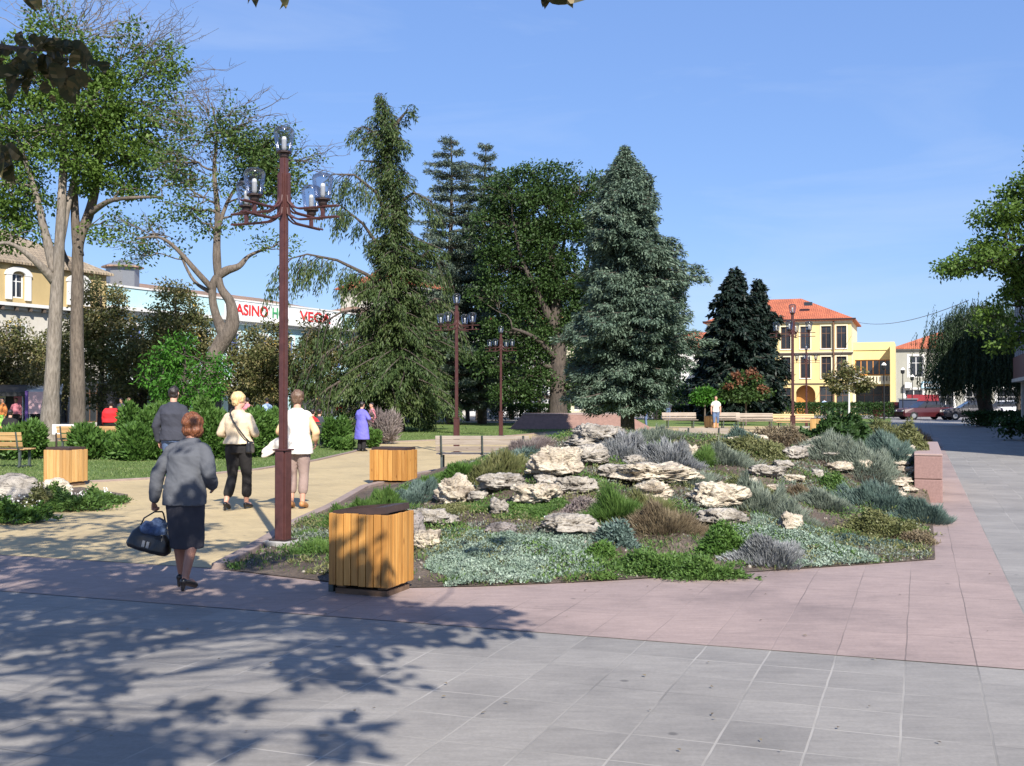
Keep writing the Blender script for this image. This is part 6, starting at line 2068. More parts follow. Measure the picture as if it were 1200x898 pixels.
# ------------------------------------------------------------------ tree over the camera: its boughs shade the foreground
SH_SPOTS = [  # photo ellipses of shade on the paving: cx, cy, rx, ry, leaf clusters
    (60, 665, 110, 12, 75), (180, 680, 120, 12, 90), (330, 700, 110, 12, 75), (100, 705, 110, 16, 99), (250, 722, 90, 12, 66), (450, 715, 70, 9, 39), (540, 722, 55, 8, 30), (20, 640, 70, 10, 45), (150, 645, 90, 6, 30), (60, 612, 90, 9, 34), (200, 620, 70, 6, 16), (120, 628, 120, 8, 30), (60, 596, 80, 5, 14), (270, 640, 50, 6, 18),
    (30, 735, 60, 14, 22), (130, 755, 60, 8, 9), (110, 800, 48, 10, 8), (15, 828, 34, 12, 6), (60, 775, 44, 8, 6), (170, 738, 60, 8, 7), (400, 760, 60, 8, 9), (390, 790, 60, 9, 9), (345, 775, 34, 6, 4), (455, 797, 28, 6, 3), (505, 750, 60, 8, 9), (575, 738, 26, 6, 5), (260, 832, 24, 5, 3), (205, 850, 20, 9, 3), (120, 855, 30, 8, 3), (90, 862, 24, 5, 3),
    (430, 640, 26, 22, 9), (345, 690, 60, 8, 21), (240, 590, 40, 8, 4), (300, 660, 40, 8, 18), (570, 660, 30, 12, 4), (-70, 700, 60, 40, 60), (-80, 640, 80, 30, 50), (215, 640, 40, 30, 12), (400, 735, 60, 6, 14), (470, 745, 60, 7, 7)]
cl = []; crr = []
K = 1 / math.tan(SUN_EL)
for (cx, cy, rx, ry, n) in SH_SPOTS:
    for _ in range(n):
        a = random.uniform(0, 6.283); r = random.random() ** .5
        g_ = GP(cx + rx * r * math.cos(a), cy + ry * r * math.sin(a))
        z = random.uniform(3.7, 5.2)
        for _k in range(20):
            p = g_ + Vector((SH.x * K * z, SH.y * K * z, z))
            if p.y > .3 and p.z < 1.75 + .42 * p.y: z += .3
            else: break
        cl.append(p); crr.append(random.random())
for (x, y) in ((20, 60), (60, 60), (95, 75), (30, 100), (80, 110), (0, 90), (5, 190), (110, 80), (50, 80), (640, 0), (670, 0), (330, 0), (40, 0)):
    for _ in range(3):
        p = AT(x, y, 2.3); z = random.uniform(2.2, 3.0)
        p = p + Vector((SH.x * K * z, SH.y * K * z, z)) + Vector((random.gauss(0, .05), random.gauss(0, .05), random.gauss(0, .05)))
        cl.append(p); crr.append(random.random())
tb = Vector((-4.6, -2.6, 0))
kt = empty('overhanging_tree', tb, 0, 'nearby tree whose dark leaves hang into the top left of the view', 'tree')
wood = MB()
wood.tube([Vector((0, 0, 0)), Vector((.05, .05, 1)), Vector((.1, .1, 2.6)), Vector((.3, .3, 4.0)), Vector((.5, .6, 5.2))], [.32, .25, .21, .18, .12], 12)
hub = tb + Vector((.3, .3, 4.2))
# main boughs towards cluster centres
import itertools
cln = np.array([tuple(p) for p in cl])
cent = cln[rng.choice(len(cln), 22, replace=False)]
for it in range(6):
    lab_ = np.argmin(((cln[:, None] - cent[None]) ** 2).sum(-1), 1)
    cent = np.array([cln[lab_ == k].mean(0) if (lab_ == k).any() else cent[k] for k in range(len(cent))])
for k in range(len(cent)):
    e = Vector(cent[k]); e.z -= .15
    pts = curve_pts(hub, e, .10, .12, 8, k * 3.1)
    for p in pts:
        if p.y > .3: p.z = max(p.z, 1.75 + .42 * p.y)
    wood.tube([p - tb for p in pts], [.04 * (1 - .8 * j / 8) + .005 for j in range(9)], 6)
    for q in cln[lab_ == k]:
        if random.random() < .6:
            a = pts[random.choice((5, 6, 7, 8))]
            wood.tube([p - tb for p in curve_pts(a, Vector(q), .03, .15, 3, random.random() * 50)], [.012, .010, .008, .005], 4, caps=False)
V, F, rr = leaves_on_clumps(cln - np.array(tb), 8, .19, .15, .12, flat=.5, up=.9, crnd=np.array(crr))
# boughs that really hang into view
hang = []
def hang_bough(pts, r0):
    wood.tube([Vector(p) - tb for p in pts], [r0 * (1 - .7 * j / len(pts)) for j in range(len(pts))], 6)
hb = [AT(-60, 30, 2.3), AT(-20, 52, 2.3), AT(20, 57, 2.3), AT(50, 58, 2.3), AT(75, 62, 2.32)]
far_a = curve_pts(hub, hb[0], .12, .05, 6, 4)
hang_bough(far_a + hb, .011)
hang_bough([AT(14, 56, 2.3), AT(30, 66, 2.28), AT(38, 82, 2.28)], .004)
hang_bough([AT(-20, 52, 2.3), AT(-6, 100, 2.25), AT(-2, 160, 2.25)], .005)
near = [  # px,py tip direction, size px
    (20, 58, 44, 78, 30), (30, 60, 22, 40, 24), (86, 60, 104, 92, 30), (64, 60, 58, 100, 34), (82, 74, 70, 100, 30), (40, 80, 28, 112, 26), (14, 64, 0, 44, 24), (92, 88, 84, 118, 26), (40, 58, 60, 40, 38), (60, 55, 92, 60, 40), (70, 60, 100, 62, 34), (88, 66, 118, 80, 32), (40, 62, 34, 100, 34), (28, 75, 14, 96, 28), (32, 90, 10, 128, 34), (62, 72, 70, 112, 40), (75, 78, 95, 118, 38), (70, 96, 92, 126, 34),
    (55, 64, 40, 88, 30), (8, 70, -20, 90, 36), (20, 72, 4, 88, 30), (-4, 168, 14, 196, 24), (2, 180, 22, 222, 30), (-8, 180, 4, 214, 26), (45, 70, 60, 88, 20), (60, 110, 66, 122, 12), (50, 56, 75, 44, 24)]
C, D_, L_ = [], [], []
for (x0, y0, x1, y1, s_) in near:
    d = 2.28 + random.uniform(-.07, .07)
    a = AT(x0, y0, d); b = AT(x1, y1, d + random.uniform(-.04, .04))
    C.append(tuple(a - tb)); D_.append(tuple(b - a)); L_.append((b - a).length * .9)
    for _ in range(2):
        o_ = Vector((random.gauss(0, .014), random.gauss(0, .03), random.gauss(0, .014)))
        C.append(tuple(a - tb + o_)); D_.append(tuple((b - a) + Vector((random.gauss(0, .03), random.gauss(0, .05), random.gauss(0, .03))))); L_.append((b - a).length * random.uniform(.5, .8))
for (x0, y0, x1, y1, n) in ((628, -12, 690, -2, 5), (632, -6, 640, 12, 2), (322, -8, 334, 10, 2), (292, -10, 298, 8, 2), (30, -10, 48, 14, 4), (655, -10, 668, 8, 2)):
    for _ in range(n):
        d = 2.6 + random.uniform(-.1, .1)
        a = AT(x0 + random.uniform(0, 14), y0 + random.uniform(-8, 0), d); b = AT(x1 + random.uniform(-8, 4), y1 + random.uniform(-3, 3), d)
        C.append(tuple(a - tb)); D_.append(tuple(b - a)); L_.append((b - a).length)
for (x, y) in ((660, -40), (325, -40), (295, -40), (35, -40)):
    hang_bough(curve_pts(hub, AT(x, y, 2.6), .15, .08, 7, x) + [AT(x, -8, 2.6)], .012)
n = len(C); C = np.array(C); D_ = np.array(D_); L_ = np.array(L_)
# real leaf blades: folded and lobed
def big_leaf(C, D, N, L, W):
    D = unit(D); S = unit(np.cross(D, N)); Nn = unit(np.cross(S, D)); V = []; F = []
    prof = [(0, 0), (.05, .10), (.12, .30), (.22, .44), (.34, .50), (.46, .48), (.58, .42), (.70, .33), (.80, .22), (.88, .12), (.94, .05), (1, 0)]
    for i in range(len(C)):
        b = len(V)
        for (u, w) in prof:
            z = math.sin(u * 3.0) * .10 * L[i]
            for sgn in (-1, 0, 1):
                V.append(C[i] + D[i] * u * L[i] + S[i] * sgn * w * W[i] + Nn[i] * (z + (abs(sgn) * w * .35 * W[i])))
        for k in range(len(prof) - 1):
            for c_ in range(2):
                a = b + k * 3 + c_; F.append((a, a + 1, a + 4, a + 3))
    return np.array(V), np.array(F)
Vn, Fn = big_leaf(C, D_, rng.normal(size=(n, 3)) * .7 + [0, -1, .2], L_, L_ * .55)
kept = np_mesh('hanging_leaves', Vn, Fn, M['lf_near'], kt, rng.uniform(0, 1, len(Fn)), smooth=True)
wood.build('trunk', BD, kt, smooth=True)
np_mesh('crown', V, F, M['lf_near'], kt, rr)
# ================================================================== buildings
def stucco(name, a, b=None, bumps=.1):
    m, nt, bs, out = newmat(name)
    if b is None: b = tuple(x * .86 for x in a)
    a = tuple(x * .82 for x in a); b = tuple(x * .80 for x in b)
    n = noise_node(nt, coords(nt, False, (1, 1, .35)), .7, 6, .65); n2 = noise_node(nt, coords(nt, False), 12, 4)
    r = ramp(nt, [(.3, b), (.62, a)]); nt.links.new(n.outputs[0], r.inputs[0])
    nt.links.new(r.outputs[0], bs.inputs["Base Color"]); bs.inputs["Roughness"].default_value = .9
    bump(nt, bs, n2.outputs[0], bumps, .01)
    return m


def tilemat(name, a, b):
    m, nt, bs, out = newmat(name)
    w = nt.nodes.new("ShaderNodeTexWave"); w.wave_type = 'BANDS'; w.bands_direction = 'X'; w.inputs["Scale"].default_value = 1.6; w.inputs["Distortion"].default_value = .4
    nt.links.new(coords(nt, False), w.inputs["Vector"])
    br = nt.nodes.new("ShaderNodeTexBrick"); br.inputs["Scale"].default_value = 1; br.inputs["Brick Width"].default_value = .3; br.inputs["Row Height"].default_value = .32; br.inputs["Mortar Size"].default_value = .02
    br.inputs["Color1"].default_value = (*a, 1); br.inputs["Color2"].default_value = (*b, 1); br.inputs["Mortar"].default_value = (*[x * .5 for x in b], 1)
    nt.links.new(coords(nt, False), br.inputs["Vector"])
    n = noise_node(nt, coords(nt, False), .8, 5); r = ramp(nt, [(.3, (.72, .7, .68)), (.7, (1.1, 1.08, 1.05))]); nt.links.new(n.outputs[0], r.inputs[0])
    nt.links.new(mixc(nt, br.outputs["Color"], r.outputs[0], 1, 'MULTIPLY'), bs.inputs["Base Color"]); bs.inputs["Roughness"].default_value = .8
    bump(nt, bs, w.outputs[0], .6, .05)
    return m


M['yellow'] = stucco('yellow_stucco', (.80, .63, .29), (.71, .55, .24))
M['yellowpale'] = stucco('pale_yellow_trim', (.80, .72, .50))
M['ochre'] = stucco('ochre_stucco', (.56, .42, .20), (.46, .34, .16))
M['cream'] = stucco('cream_stucco', (.66, .62, .54), (.55, .51, .44))
M['aqua'] = stucco('pale_aqua_stucco', (.50, .73, .76), (.44, .66, .70))
M['whitew'] = stucco('white_stucco', (.78, .77, .74), (.68, .66, .63))
M['greyw'] = stucco('grey_beige_stucco', (.42, .41, .35), (.35, .34, .29))
M['browntrim'] = stucco('dark_trim', (.12, .09, .07))
M['redroof'] = tilemat('red_orange_roof_tiles', (.50, .15, .07), (.42, .12, .06))
M['oldroof'] = tilemat('weathered_roof_tiles', (.34, .19, .13), (.27, .20, .14))
M['tanroof'] = tilemat('tan_roof_tiles', (.36, .29, .20), (.28, .22, .15))
M['winframe_w'] = M['white']
M['winframe_b'] = simple('brown_window_wood', (.16, .085, .05), None, .6, 9)
M['orangewood'] = simple('orange_varnished_wood', (.55, .24, .06), None, .5, 9)
M['awning'] = simple('white_awning', (.78, .78, .76), None, .7, 3)
M['signw'] = simple('white_sign_board', (.80, .80, .80), None, .6, 3)
M['signy'] = simple('yellow_sign_board', (.80, .60, .02), None, .6, 3)
M['signr'] = simple('red_letters', (.65, .03, .03), None, .5, 3)
M['signg'] = simple('green_letters', (.05, .32, .12), None, .5, 3)
M['signb'] = simple('pale_blue_sign', (.38, .62, .80), None, .5, 3)
M['panelpink'] = simple('pink_stall_panel', (.68, .42, .45), None, .7, 3)
M['purple'] = simple('purple_edge', (.16, .07, .30), None, .6, 3)
M['tealp'] = simple('teal_stall_cloth', (.08, .30, .28), None, .8, 3)
M['bluecont'] = simple('dark_blue_container', (.03, .045, .09), None, .6, 3)


def wall_cells(m, W, H, openings, y0=0.0, th=.3, x0=0.0, z0=0.0):
    """wall of width W, height H (local x,z) with real rectangular openings"""
    xs = sorted({x0, x0 + W} | {o[0] for o in openings} | {o[1] for o in openings})
    for a, b in zip(xs, xs[1:]):
        if b - a < 1e-4: continue
        zs = [z0]
        for o in sorted(openings, key=lambda o: o[2]):
            if o[0] <= a + 1e-5 and o[1] >= b - 1e-5: zs += [o[2], o[3]]
        zs.append(z0 + H)
        for k in range(0, len(zs), 2):
            if zs[k + 1] - zs[k] > 1e-3: m.b2((a, y0, zs[k]), (b, y0 + th, zs[k + 1]))


def window(parent, x0, x1, z0, z1, frame, y=.12, mull=2, trans=1, sill=None, glass='dkglass', fw=.06, shut=None):
    m = MB()
    m.b2((x0, y, z0), (x0 + fw, y + .06, z1)); m.b2((x1 - fw, y, z0), (x1, y + .06, z1)); m.b2((x0 + fw, y, z0), (x1 - fw, y + .06, z0 + fw)); m.b2((x0 + fw, y, z1 - fw), (x1 - fw, y + .06, z1))
    for k in range(1, mull): xx = x0 + (x1 - x0) * k / mull; m.b2((xx - fw * .4, y + .004, z0 + fw), (xx + fw * .4, y + .056, z1 - fw))
    if trans: zz = z0 + (z1 - z0) * .68; m.b2((x0 + fw, y + .008, zz - .025), (x1 - fw, y + .052, zz + .025))
    w = m.build('window', frame, parent)
    g = MB(); g.b2((x0 + fw * .5, y + .025, z0 + fw * .5), (x1 - fw * .5, y + .035, z1 - fw * .5)); g.build('pane', M[glass], w)
    if sill: g = MB(); g.b2((x0 - .1, -.07, z0 - .09), (x1 + .1, y - .004, z0 - .003)); g.build('sill', sill, w)
    if shut is not None:
        g = MB(); g.b2((x0 + fw, y + .038, z0 + fw), (x1 - fw, y + .046, z0 + (z1 - z0) * .6)); g.build('blind', shut, w)
    return w


def shell(parent, name, W, H, Dp, mat, z0=0, th=.3):
    """side and back walls + ceiling slab behind a facade"""
    m = MB(); m.b2((0, th, z0), (th, Dp, z0 + H)); m.b2((W - th, th, z0), (W, Dp, z0 + H)); m.b2((th, Dp - th, z0), (W - th, Dp, z0 + H)); m.b2((th, th, z0 + H - .25), (W - th, Dp - th, z0 + H - .003))
    return m.build(name, mat, parent)


def hip_roof(parent, x0, x1, y0, y1, z, h, mat, ov=.35, name='roof', apex=None):
    m = MB(); a, b, c, d = x0 - ov, x1 + ov, y0 - ov, y1 + ov
    my = (c + d) / 2; run = (d - c) / 2
    if apex is None: r0, r1 = a + run, b - run
    else: r0, r1 = apex
    if r0 > r1: r0 = r1 = (a + b) / 2
    m.add([(a, c, z), (b, c, z), (b, d, z), (a, d, z), (r0, my, z + h), (r1, my, z + h), (a, c, z - .12), (b, c, z - .12), (b, d, z - .12), (a, d, z - .12)],
          [(0, 1, 5, 4), (1, 2, 5), (2, 3, 4, 5), (3, 0, 4), (9, 8, 7, 6), (6, 7, 1, 0), (7, 8, 2, 1), (8, 9, 3, 2), (9, 6, 0, 3)])
    return m.build(name, mat, parent)


# ------------------------------------------------------------------ yellow house
U = Vector((ST, CT, 0)); Vv = Vector((CT, -ST, 0))
fr = AT(998, 467, 108); fr.z = 0            # right front corner
W = 14.0
yh = empty('yellow_house', fr - Vv * W, -TH, 'three storey yellow house with red hipped roof, arched doorway and lower balcony wing', 'building')
H = 9.35
m = MB(); ops = []
cols = [W - 12.0, W - 9.2, W - 6.3, W - 3.55, W - 1.45]
def colx(px): 
    p = AT(px, 467, 108); return (p - (fr - Vv * W)).dot(Vv)
cols = [colx(942) , colx(967.5), colx(986)]
sp = cols[1] - cols[0]
wcs = [cols[0] - 2 * sp * .95, cols[0] - sp * .95] + cols
wcs = [c for c in wcs if c > .8]
for c in wcs:
    w_ = .62 if c != wcs[-3] else .5
    ops.append((c - .47, c + .47, 6.55, 8.75))
    ops.append((c - .47, c + .47, 3.9 - .25, 5.75))
dz = [(cols[1] - .65, cols[1] + .60, .05, 2.85), (cols[2] - .5, cols[2] + .7, .05, 2.85), (cols[0] - .95, cols[0] + .95, .0, 2.95)]
if wcs[0] < cols[0] - 1: dz += [(wcs[0] - .6, wcs[0] + .6, .3, 2.7), (wcs[1] - .5, wcs[1] + .5, .3, 2.7)]
wall_cells(m, W, H, ops + dz)
wall = m.build('wall', M['yellow'], yh)
# arch spandrels
m = MB(); c = cols[0]; n = 14; zs, r = 2.0, .95
for sgn in (-1, 1):
    for k in range(n):
        a0 = math.pi / 2 * k / n; a1 = math.pi / 2 * (k + 1) / n
        xa, xb = c + sgn * r * math.cos(a0), c + sgn * r * math.cos(a1); za, zb_ = zs + r * math.sin(a0), zs + r * math.sin(a1)
        pts = [(xa, .002, za), (xb, .002, zb_), (xb, .002, 2.96), (xa, .002, 2.96), (xa, .295, za), (xb, .295, zb_), (xb, .295, 2.96), (xa, .295, 2.96)]
        m.add(pts, [(0, 1, 2, 3), (7, 6, 5, 4), (0, 4, 5, 1), (3, 2, 6, 7)])
m.build('arch', M['yellow'], yh)
m = MB(); m.b2((c - .95, 1.2, 0), (c + .95, 1.25, 2.95)); m.build('arch_door', M['orangewood'], yh)
m = MB(); m.b2((c - .98, .3, 0), (c - .95, 1.2, 2.96)); m.b2((c + .95, .3, 0), (c + .98, 1.2, 2.96)); m.build('arch_reveal', M['ochre'], yh)
shell(yh, 'side_walls', W, H, 10.5, M['yellowpale'])
for x0_, x1_, za, zb_ in ops:
    m = MB(); e = .13
    m.b2((x0_ - e, -.03, za), (x0_, .0 - .003, zb_ + e)); m.b2((x1_, -.03, za), (x1_ + e, -.003, zb_ + e)); m.b2((x0_, -.03, zb_), (x1_, -.003, zb_ + e)); m.build('window_surround', M['yellowpale'], yh)
    window(yh, x0_, x1_, za, zb_, M['winframe_b'], sill=M['whitew'], shut=None)
for x0_, x1_, za, zb_ in dz:
    if za < .2 and zb_ < 2.9:
        window(yh, x0_, x1_, za, zb_, M['winframe_b'], mull=2, glass='shopglass')
    elif za >= .2: window(yh, x0_, x1_, za, zb_, M['winframe_b'])
m = MB()
m.b2((-.1, -.16, 6.02), (W + .18, -.004, 6.16)); m.b2((-.05, -.09, 5.92), (W + .1, -.004, 6.017)); m.b2((-.05, -.06, 3.02), (W + .05, -.004, 3.14)); m.build('string_course', M['browntrim'], yh)
m = MB(); m.b2((-.1, -.14, 6.163), (W + .15, -.004, 6.22)); m.b2((-.1, -.12, H - .32), (W + .1, -.004, H - .02)); m.build('cornice', M['yellowpale'], yh)
m = MB(); m.b2((-.45, -.5, H + .0), (W + .45, -.42, H + .12)); m.build('gutter', M['postdark'], yh)
m = MB(); xx = (cols[1] + cols[2]) / 2 ; m.tube([(xx, -.09, .1), (xx, -.09, 5.9)], .07, 8); m.tube([(xx, -.2, 5.88), (xx, -.2, H)], .07, 8); m.build('downpipe', M['winframe_b'], yh)
rf = hip_roof(yh, 0, W, 0, 10.5, H + .03, 2.6, M['redroof'], .42)
m = MB(); m.box((colx(944), 1.6, H + 1.75), (.8, .5, .35)); m.build('skylight', M['dkglass'], rf)
# balcony wing
wx0, wx1 = W, W + 3.9
wg = MB(); oy = 3.2
HW = 7.25
wall_cells(wg, 3.9, HW, [(W + .15, W + 3.6, 3.95, 5.5), (W + .2, W + 3.6, .05, 2.9)], y0=oy, x0=W + .004)
wg.b2((W + 3.2 + .35, oy + .3, 0), (W + 3.9, 10, HW)); wg.b2((W + .004, 9.7, 0), (W + 3.5, 10, HW)); wg.b2((W + .004, oy + .3, HW - .3), (W + 3.5, 9.7, HW - .003))
wg.b2((W + .004, oy - .1, 6.45), (W + 3.9, oy - .003, 6.6))
wg.build('wing_wall', M['yellow'], yh)
m = MB(); m.b2((W + 3.55, .3, 0), (W + 4.0, oy - .12, 6.9)); m.build('wing_pier', M['yellow'], yh)
window(yh, W + .15, W + 3.6, 3.95, 5.5, M['orangewood'], y=oy + .12, mull=6, trans=0, fw=.10)
window(yh, W + .2, W + 3.6, .05, 2.9, M['winframe_b'], y=oy + .12, mull=4, trans=1, glass='shopglass')
m = MB(); m.b2((W + .02, oy - 1.7, 3.05), (W + 3.54, oy - .105, 3.3)); m.b2((W + .02, oy - 1.7, 3.302), (W + 3.54, oy - 1.6, 3.85)); m.build('balcony', M['yellowpale'], yh)
m = MB()
for k in range(12): m.tube([(W + .2 + k * .3, oy - 1.75, 3.35), (W + .2 + k * .3, oy - 1.75, 3.8)], .04, 5)
m.build('balusters', M['browntrim'], yh)
m = MB(); m.b2((W + .02, oy - 1.6, 0), (W + .3, oy - 1.3, 3.04)); m.build('balcony_column', M['yellowpale'], yh)

# ------------------------------------------------------------------ grey house
gl = AT(1050, 467, 120); gl.z = 0
gh = empty('grey_house', gl, -TH, 'grey beige house with red roof and pale blue sign right of the yellow house', 'building')
W = 15; H = 7.1
ops = [(1.35, 2.75, 3.9, 6.2), (4.3, 5.7, 3.9, 6.2), (7.3, 8.6, 3.9, 6.2), (10.2, 11.6, 3.9, 6.2), (.9, 2.7, .1, 2.6), (4.2, 5.8, .1, 2.6), (7, 8.4, .1, 2.6), (10, 12, .1, 2.6)]
m = MB(); wall_cells(m, W, H, ops); m.build('wall', M['greyw'], gh)
shell(gh, 'side_walls', W, H, 9, M['greyw'])
for i, (a, b, c, d) in enumerate(ops):
    m = MB(); e = .22; m.b2((a - e, -.03, c), (a, -.003, d + e)); m.b2((b, -.03, c), (b + e, -.003, d + e)); m.b2((a, -.03, d), (b, -.003, d + e)); m.build('window_surround', M['whitew'], gh)
    window(gh, a, b, c, d, M['white'], y=.1, mull=2, shut=M['white'] if i == 0 else None, fw=.09)
m = MB(); m.b2((-.1, -.15, H - .25), (W + .1, -.004, H - .02)); m.b2((-.45, -.12, .0), (-.01, .3, H)); m.build('cornice', M['whitew'], gh)
hip_roof(gh, 0, W, 0, 9, H, 1.9, M['redroof'], .4)
m = MB(); m.b2((2.6, -.22, 2.75), (6.3, -.10, 3.45)); sg = m.build('sign_board', M['signb'], gh)
m = MB(); m.b2((2.75, -.235, 2.85), (6.15, -.222, 3.28)); m.build('sign_face', M['signw'], sg)
m = MB(); m.b2((.9, -.6, 2.75), (1.6, -.2, 3.35)); m.build('air_conditioner', M['white'], gh, bevel=.03)
m = MB(); m.b2((3.2, -.6, .95), (3.9, -.2, 1.5)); m.build('air_conditioner', M['white'], gh, bevel=.03)
# pale low building farther right behind the willow
pl = AT(1098, 467, 118); pl.z = 0
lb = empty('pale_building', gl + Vv * 15.3, -TH, 'low pale building seen under the hanging twigs of the willow', 'building')
ops = [(1 + k * 3, 2.8 + k * 3, .3, 2.6) for k in range(6)]
m = MB(); wall_cells(m, 20, 4.2, ops); m.build('wall', M['cream'], lb); shell(lb, 'side_walls', 20, 4.2, 8, M['cream'])
for a, b, c, d in ops: window(lb, a, b, c, d, M['white'], shut=M['white'])
hip_roof(lb, 0, 20, 0, 8, 4.2, 1.6, M['oldroof'])

# red hoarding and blue container, red awning in front of the yellow wing
def at_thing(name, px, Y, rz, label, cat): 
    p = AT(px, 467, Y); return empty(name, (p.x, Y, 0), rz, label, cat)
t = at_thing('red_hoarding', 1041, 92, -TH, 'low red hoarding in front of the yellow wing', 'hoarding')
m = MB(); m.b2((-1.2, 0, .1), (1.1, .08, 1.35)); m.build('panel', M['carred'], t); m = MB(); [m.b2((x, .09, 0), (x + .08, .17, 1.3)) for x in (-1.1, 0, .95)]; m.build('post', M['metal'], t)
t = at_thing('blue_kiosk', 1064, 90, -TH, 'dark blue kiosk cabinet left of the dark red car', 'kiosk')
m = MB(); m.b2((-.7, 0, .1), (.7, .9, 1.55)); m.build('cabinet', M['bluecont'], t, bevel=.03); m = MB(); m.b2((-.78, -.08, 1.552), (.78, .98, 1.65)); m.build('top', M['metal'], t); m = MB(); m.b2((-.6, .1, 0), (.6, .8, .098)); m.build('base', M['conc'], t)
t = at_thing('red_awning', 1084, 104, -TH, 'red market awning in front of the grey house', 'awning')
m = MB(); m.add([(-1.6, 0, 1.5), (1.2, 0, 1.5), (1.2, 1.6, 2.0), (-1.6, 1.6, 2.0), (-1.6, 0, 1.25), (1.2, 0, 1.25), (1.2, 1.6, 1.9), (-1.6, 1.6, 1.9)], [(0, 1, 2, 3), (7, 6, 5, 4), (0, 4, 5, 1), (1, 5, 6, 2), (2, 6, 7, 3), (3, 7, 4, 0)]); m.build('canopy', M['red'], t)
m = MB(); [m.tube([(x, y, 0), (x, y, 1.9 if y > 1 else 1.3)], .03, 6) for x in (-1.5, 1.1) for y in (.05, 1.5)]; m.build('pole', M['metal'], t)

# ------------------------------------------------------------------ shop row on the left: facade line
F0 = Vector((-19, 76, 0)); Wd = Vector((.447, .894, 0)).normalized(); RZ = math.atan2(Wd.y, Wd.x)
def kx(px, k0=0):
    """distance along the facade line seen at photo column px"""
    r = (px - 600) / FPX
    return (r * F0.y - F0.x) / (Wd.x - r * Wd.y)
def row_house(name, px0, px1, label):
    a, b = kx(px0), kx(px1)
    return empty(name, F0 + Wd * a, RZ, label, 'building'), b - a


def shopfront(t, W, H, n, gap=.5, base=.25, z1=2.75, mat='white'):
    ops = []; w = (W - gap) / n
    for k in range(n): ops.append((gap + k * w, gap + k * w + w - gap, base, z1))
    return ops


# ochre house
oh, W = row_house('ochre_house', -140, 124, 'old ochre house with arched white attic window and tan roof at the left')
H1, H2 = 6.75, 9.0
wn = [kx(20) - kx(-140)]
st_ = 4.1
wcx = [c for c in np.arange(wn[0] - 6 * st_, W - .8, st_) if c > .8]
ops = [(c - .42, c + .42, 3.9, 5.6) for c in wcx]
sh_ = shopfront(oh, W, 3, 6)
m = MB(); wall_cells(m, W, H1, ops + sh_); m.build('lower_wall', M['cream'], oh)
m = MB(); up = [(c - .42, c + .42, 7.1, 8.45) for c in wcx]
wall_cells(m, W, H2 - H1, up, z0=H1 + .004); m.build('attic_wall', M['ochre'], oh)
shell(oh, 'side_walls', W, H2, 11, M['cream'])
for a, b, c, d in ops:
    window(oh, a, b, c, d, M['white'], fw=.08)
    m = MB(); m.b2((a - .15, -.04, c - .1), (a, -.003, d + .15)); m.b2((b, -.04, c - .1), (b + .15, -.003, d + .15)); m.b2((a, -.04, d), (b, -.003, d + .15)); m.build('window_surround', M['whitew'], oh)
for a, b, c, d in up:
    window(oh, a, b, c, d, M['white'], fw=.08)
    m = MB(); m.b2((a - .38, -.12, c - .1), (a - .02, -.003, d + .05)); m.b2((b + .02, -.12, c - .1), (b + .38, -.003, d + .05))
    cx = (a + b) / 2; n = 12
    for k in range(n):
        a0, a1 = math.pi * k / n, math.pi * (k + 1) / n
        pr = []
        for (rr_, aa) in ((.42, a0), (.42, a1), (.86, a1), (.86, a0)):
            pr.append((cx - rr_ * math.cos(aa), d - .12 + rr_ * math.sin(aa) * .55))
        m.add([(x, -.14, z) for x, z in pr] + [(x, .0, z) for x, z in pr], [(0, 1, 2, 3), (7, 6, 5, 4), (0, 4, 5, 1), (2, 6, 7, 3), (1, 5, 6, 2), (3, 7, 4, 0)])
    m.build('window_surround', M['whitew'], oh)
for a, b, c, d in sh_: window(oh, a, b, c, d, M['winframe_b'], mull=3, glass='shopglass')
m = MB(); m.b2((-.1, -.42, H1 - .12), (W + .1, -.145, H1 + .06)); m.b2((-.1, -.14, H1 - .3), (W + .1, -.043, H1 - .0)); m.build('cornice', M['whitew'], oh)
for x in np.arange(.2, W, .9): m = MB(); m.b2((x, -.36, H1 - .35), (x + .14, -.146, H1 - .124)); m.build('cornice_bracket', M['browntrim'], oh)
hip_roof(oh, 0, W, 0, 11, H2 + .05, 3.2, M['tanroof'], .3)

# aqua casino building
ch, W = row_house('aqua_building', 125, 432, 'long pale aqua building with a red casino sign on its white parapet')
x0p = kx(125)
def cxx(px): return kx(px) - x0p
H = 8.0
cs = np.arange(2.2, W - 1, 3.0)
ops = [(c - .55, c + .55, 4.1, 6.1) for c in cs]
sh_ = shopfront(ch, W, 3, 8)
m = MB(); wall_cells(m, W, H, ops + sh_); m.build('wall', M['aqua'], ch)
shell(ch, 'side_walls', W, H, 12, M['aqua'])
for a, b, c, d in ops:
    window(ch, a, b, c, d, simple('blue_window_frame', (.12, .16, .42)) if 'blue_window_frame' not in bpy.data.materials else bpy.data.materials['blue_window_frame'], fw=.08)
    m = MB(); e = .16; m.b2((a - e, -.05, c - e), (a, -.003, d + e)); m.b2((b, -.05, c - e), (b + e, -.003, d + e)); m.b2((a, -.05, d), (b, -.003, d + e)); m.build('window_surround', M['whitew'], ch)
for a, b, c, d in sh_: window(ch, a, b, c, d, M['metal'], mull=3, glass='shopglass')
m = MB(); m.b2((-.05, -.55, 6.95), (W + .05, -.003, 7.15)); m.b2((-.05, -.3, 6.75), (W + .05, -.003, 6.947)); m.build('ledge', M['whitew'], ch)
m = MB(); m.b2((0, -.10, 7.153), (W, -.003, 8.35)); m.build('parapet', M['aqua'], ch)
m = MB(); m.b2((-.05, -.16, 8.353), (W + .05, .3, 8.47)); m.build('coping', M['whitew'], ch)
hip_roof(ch, .3, W - .3, .6, 12, 8.3, 1.3, M['oldroof'], 0)
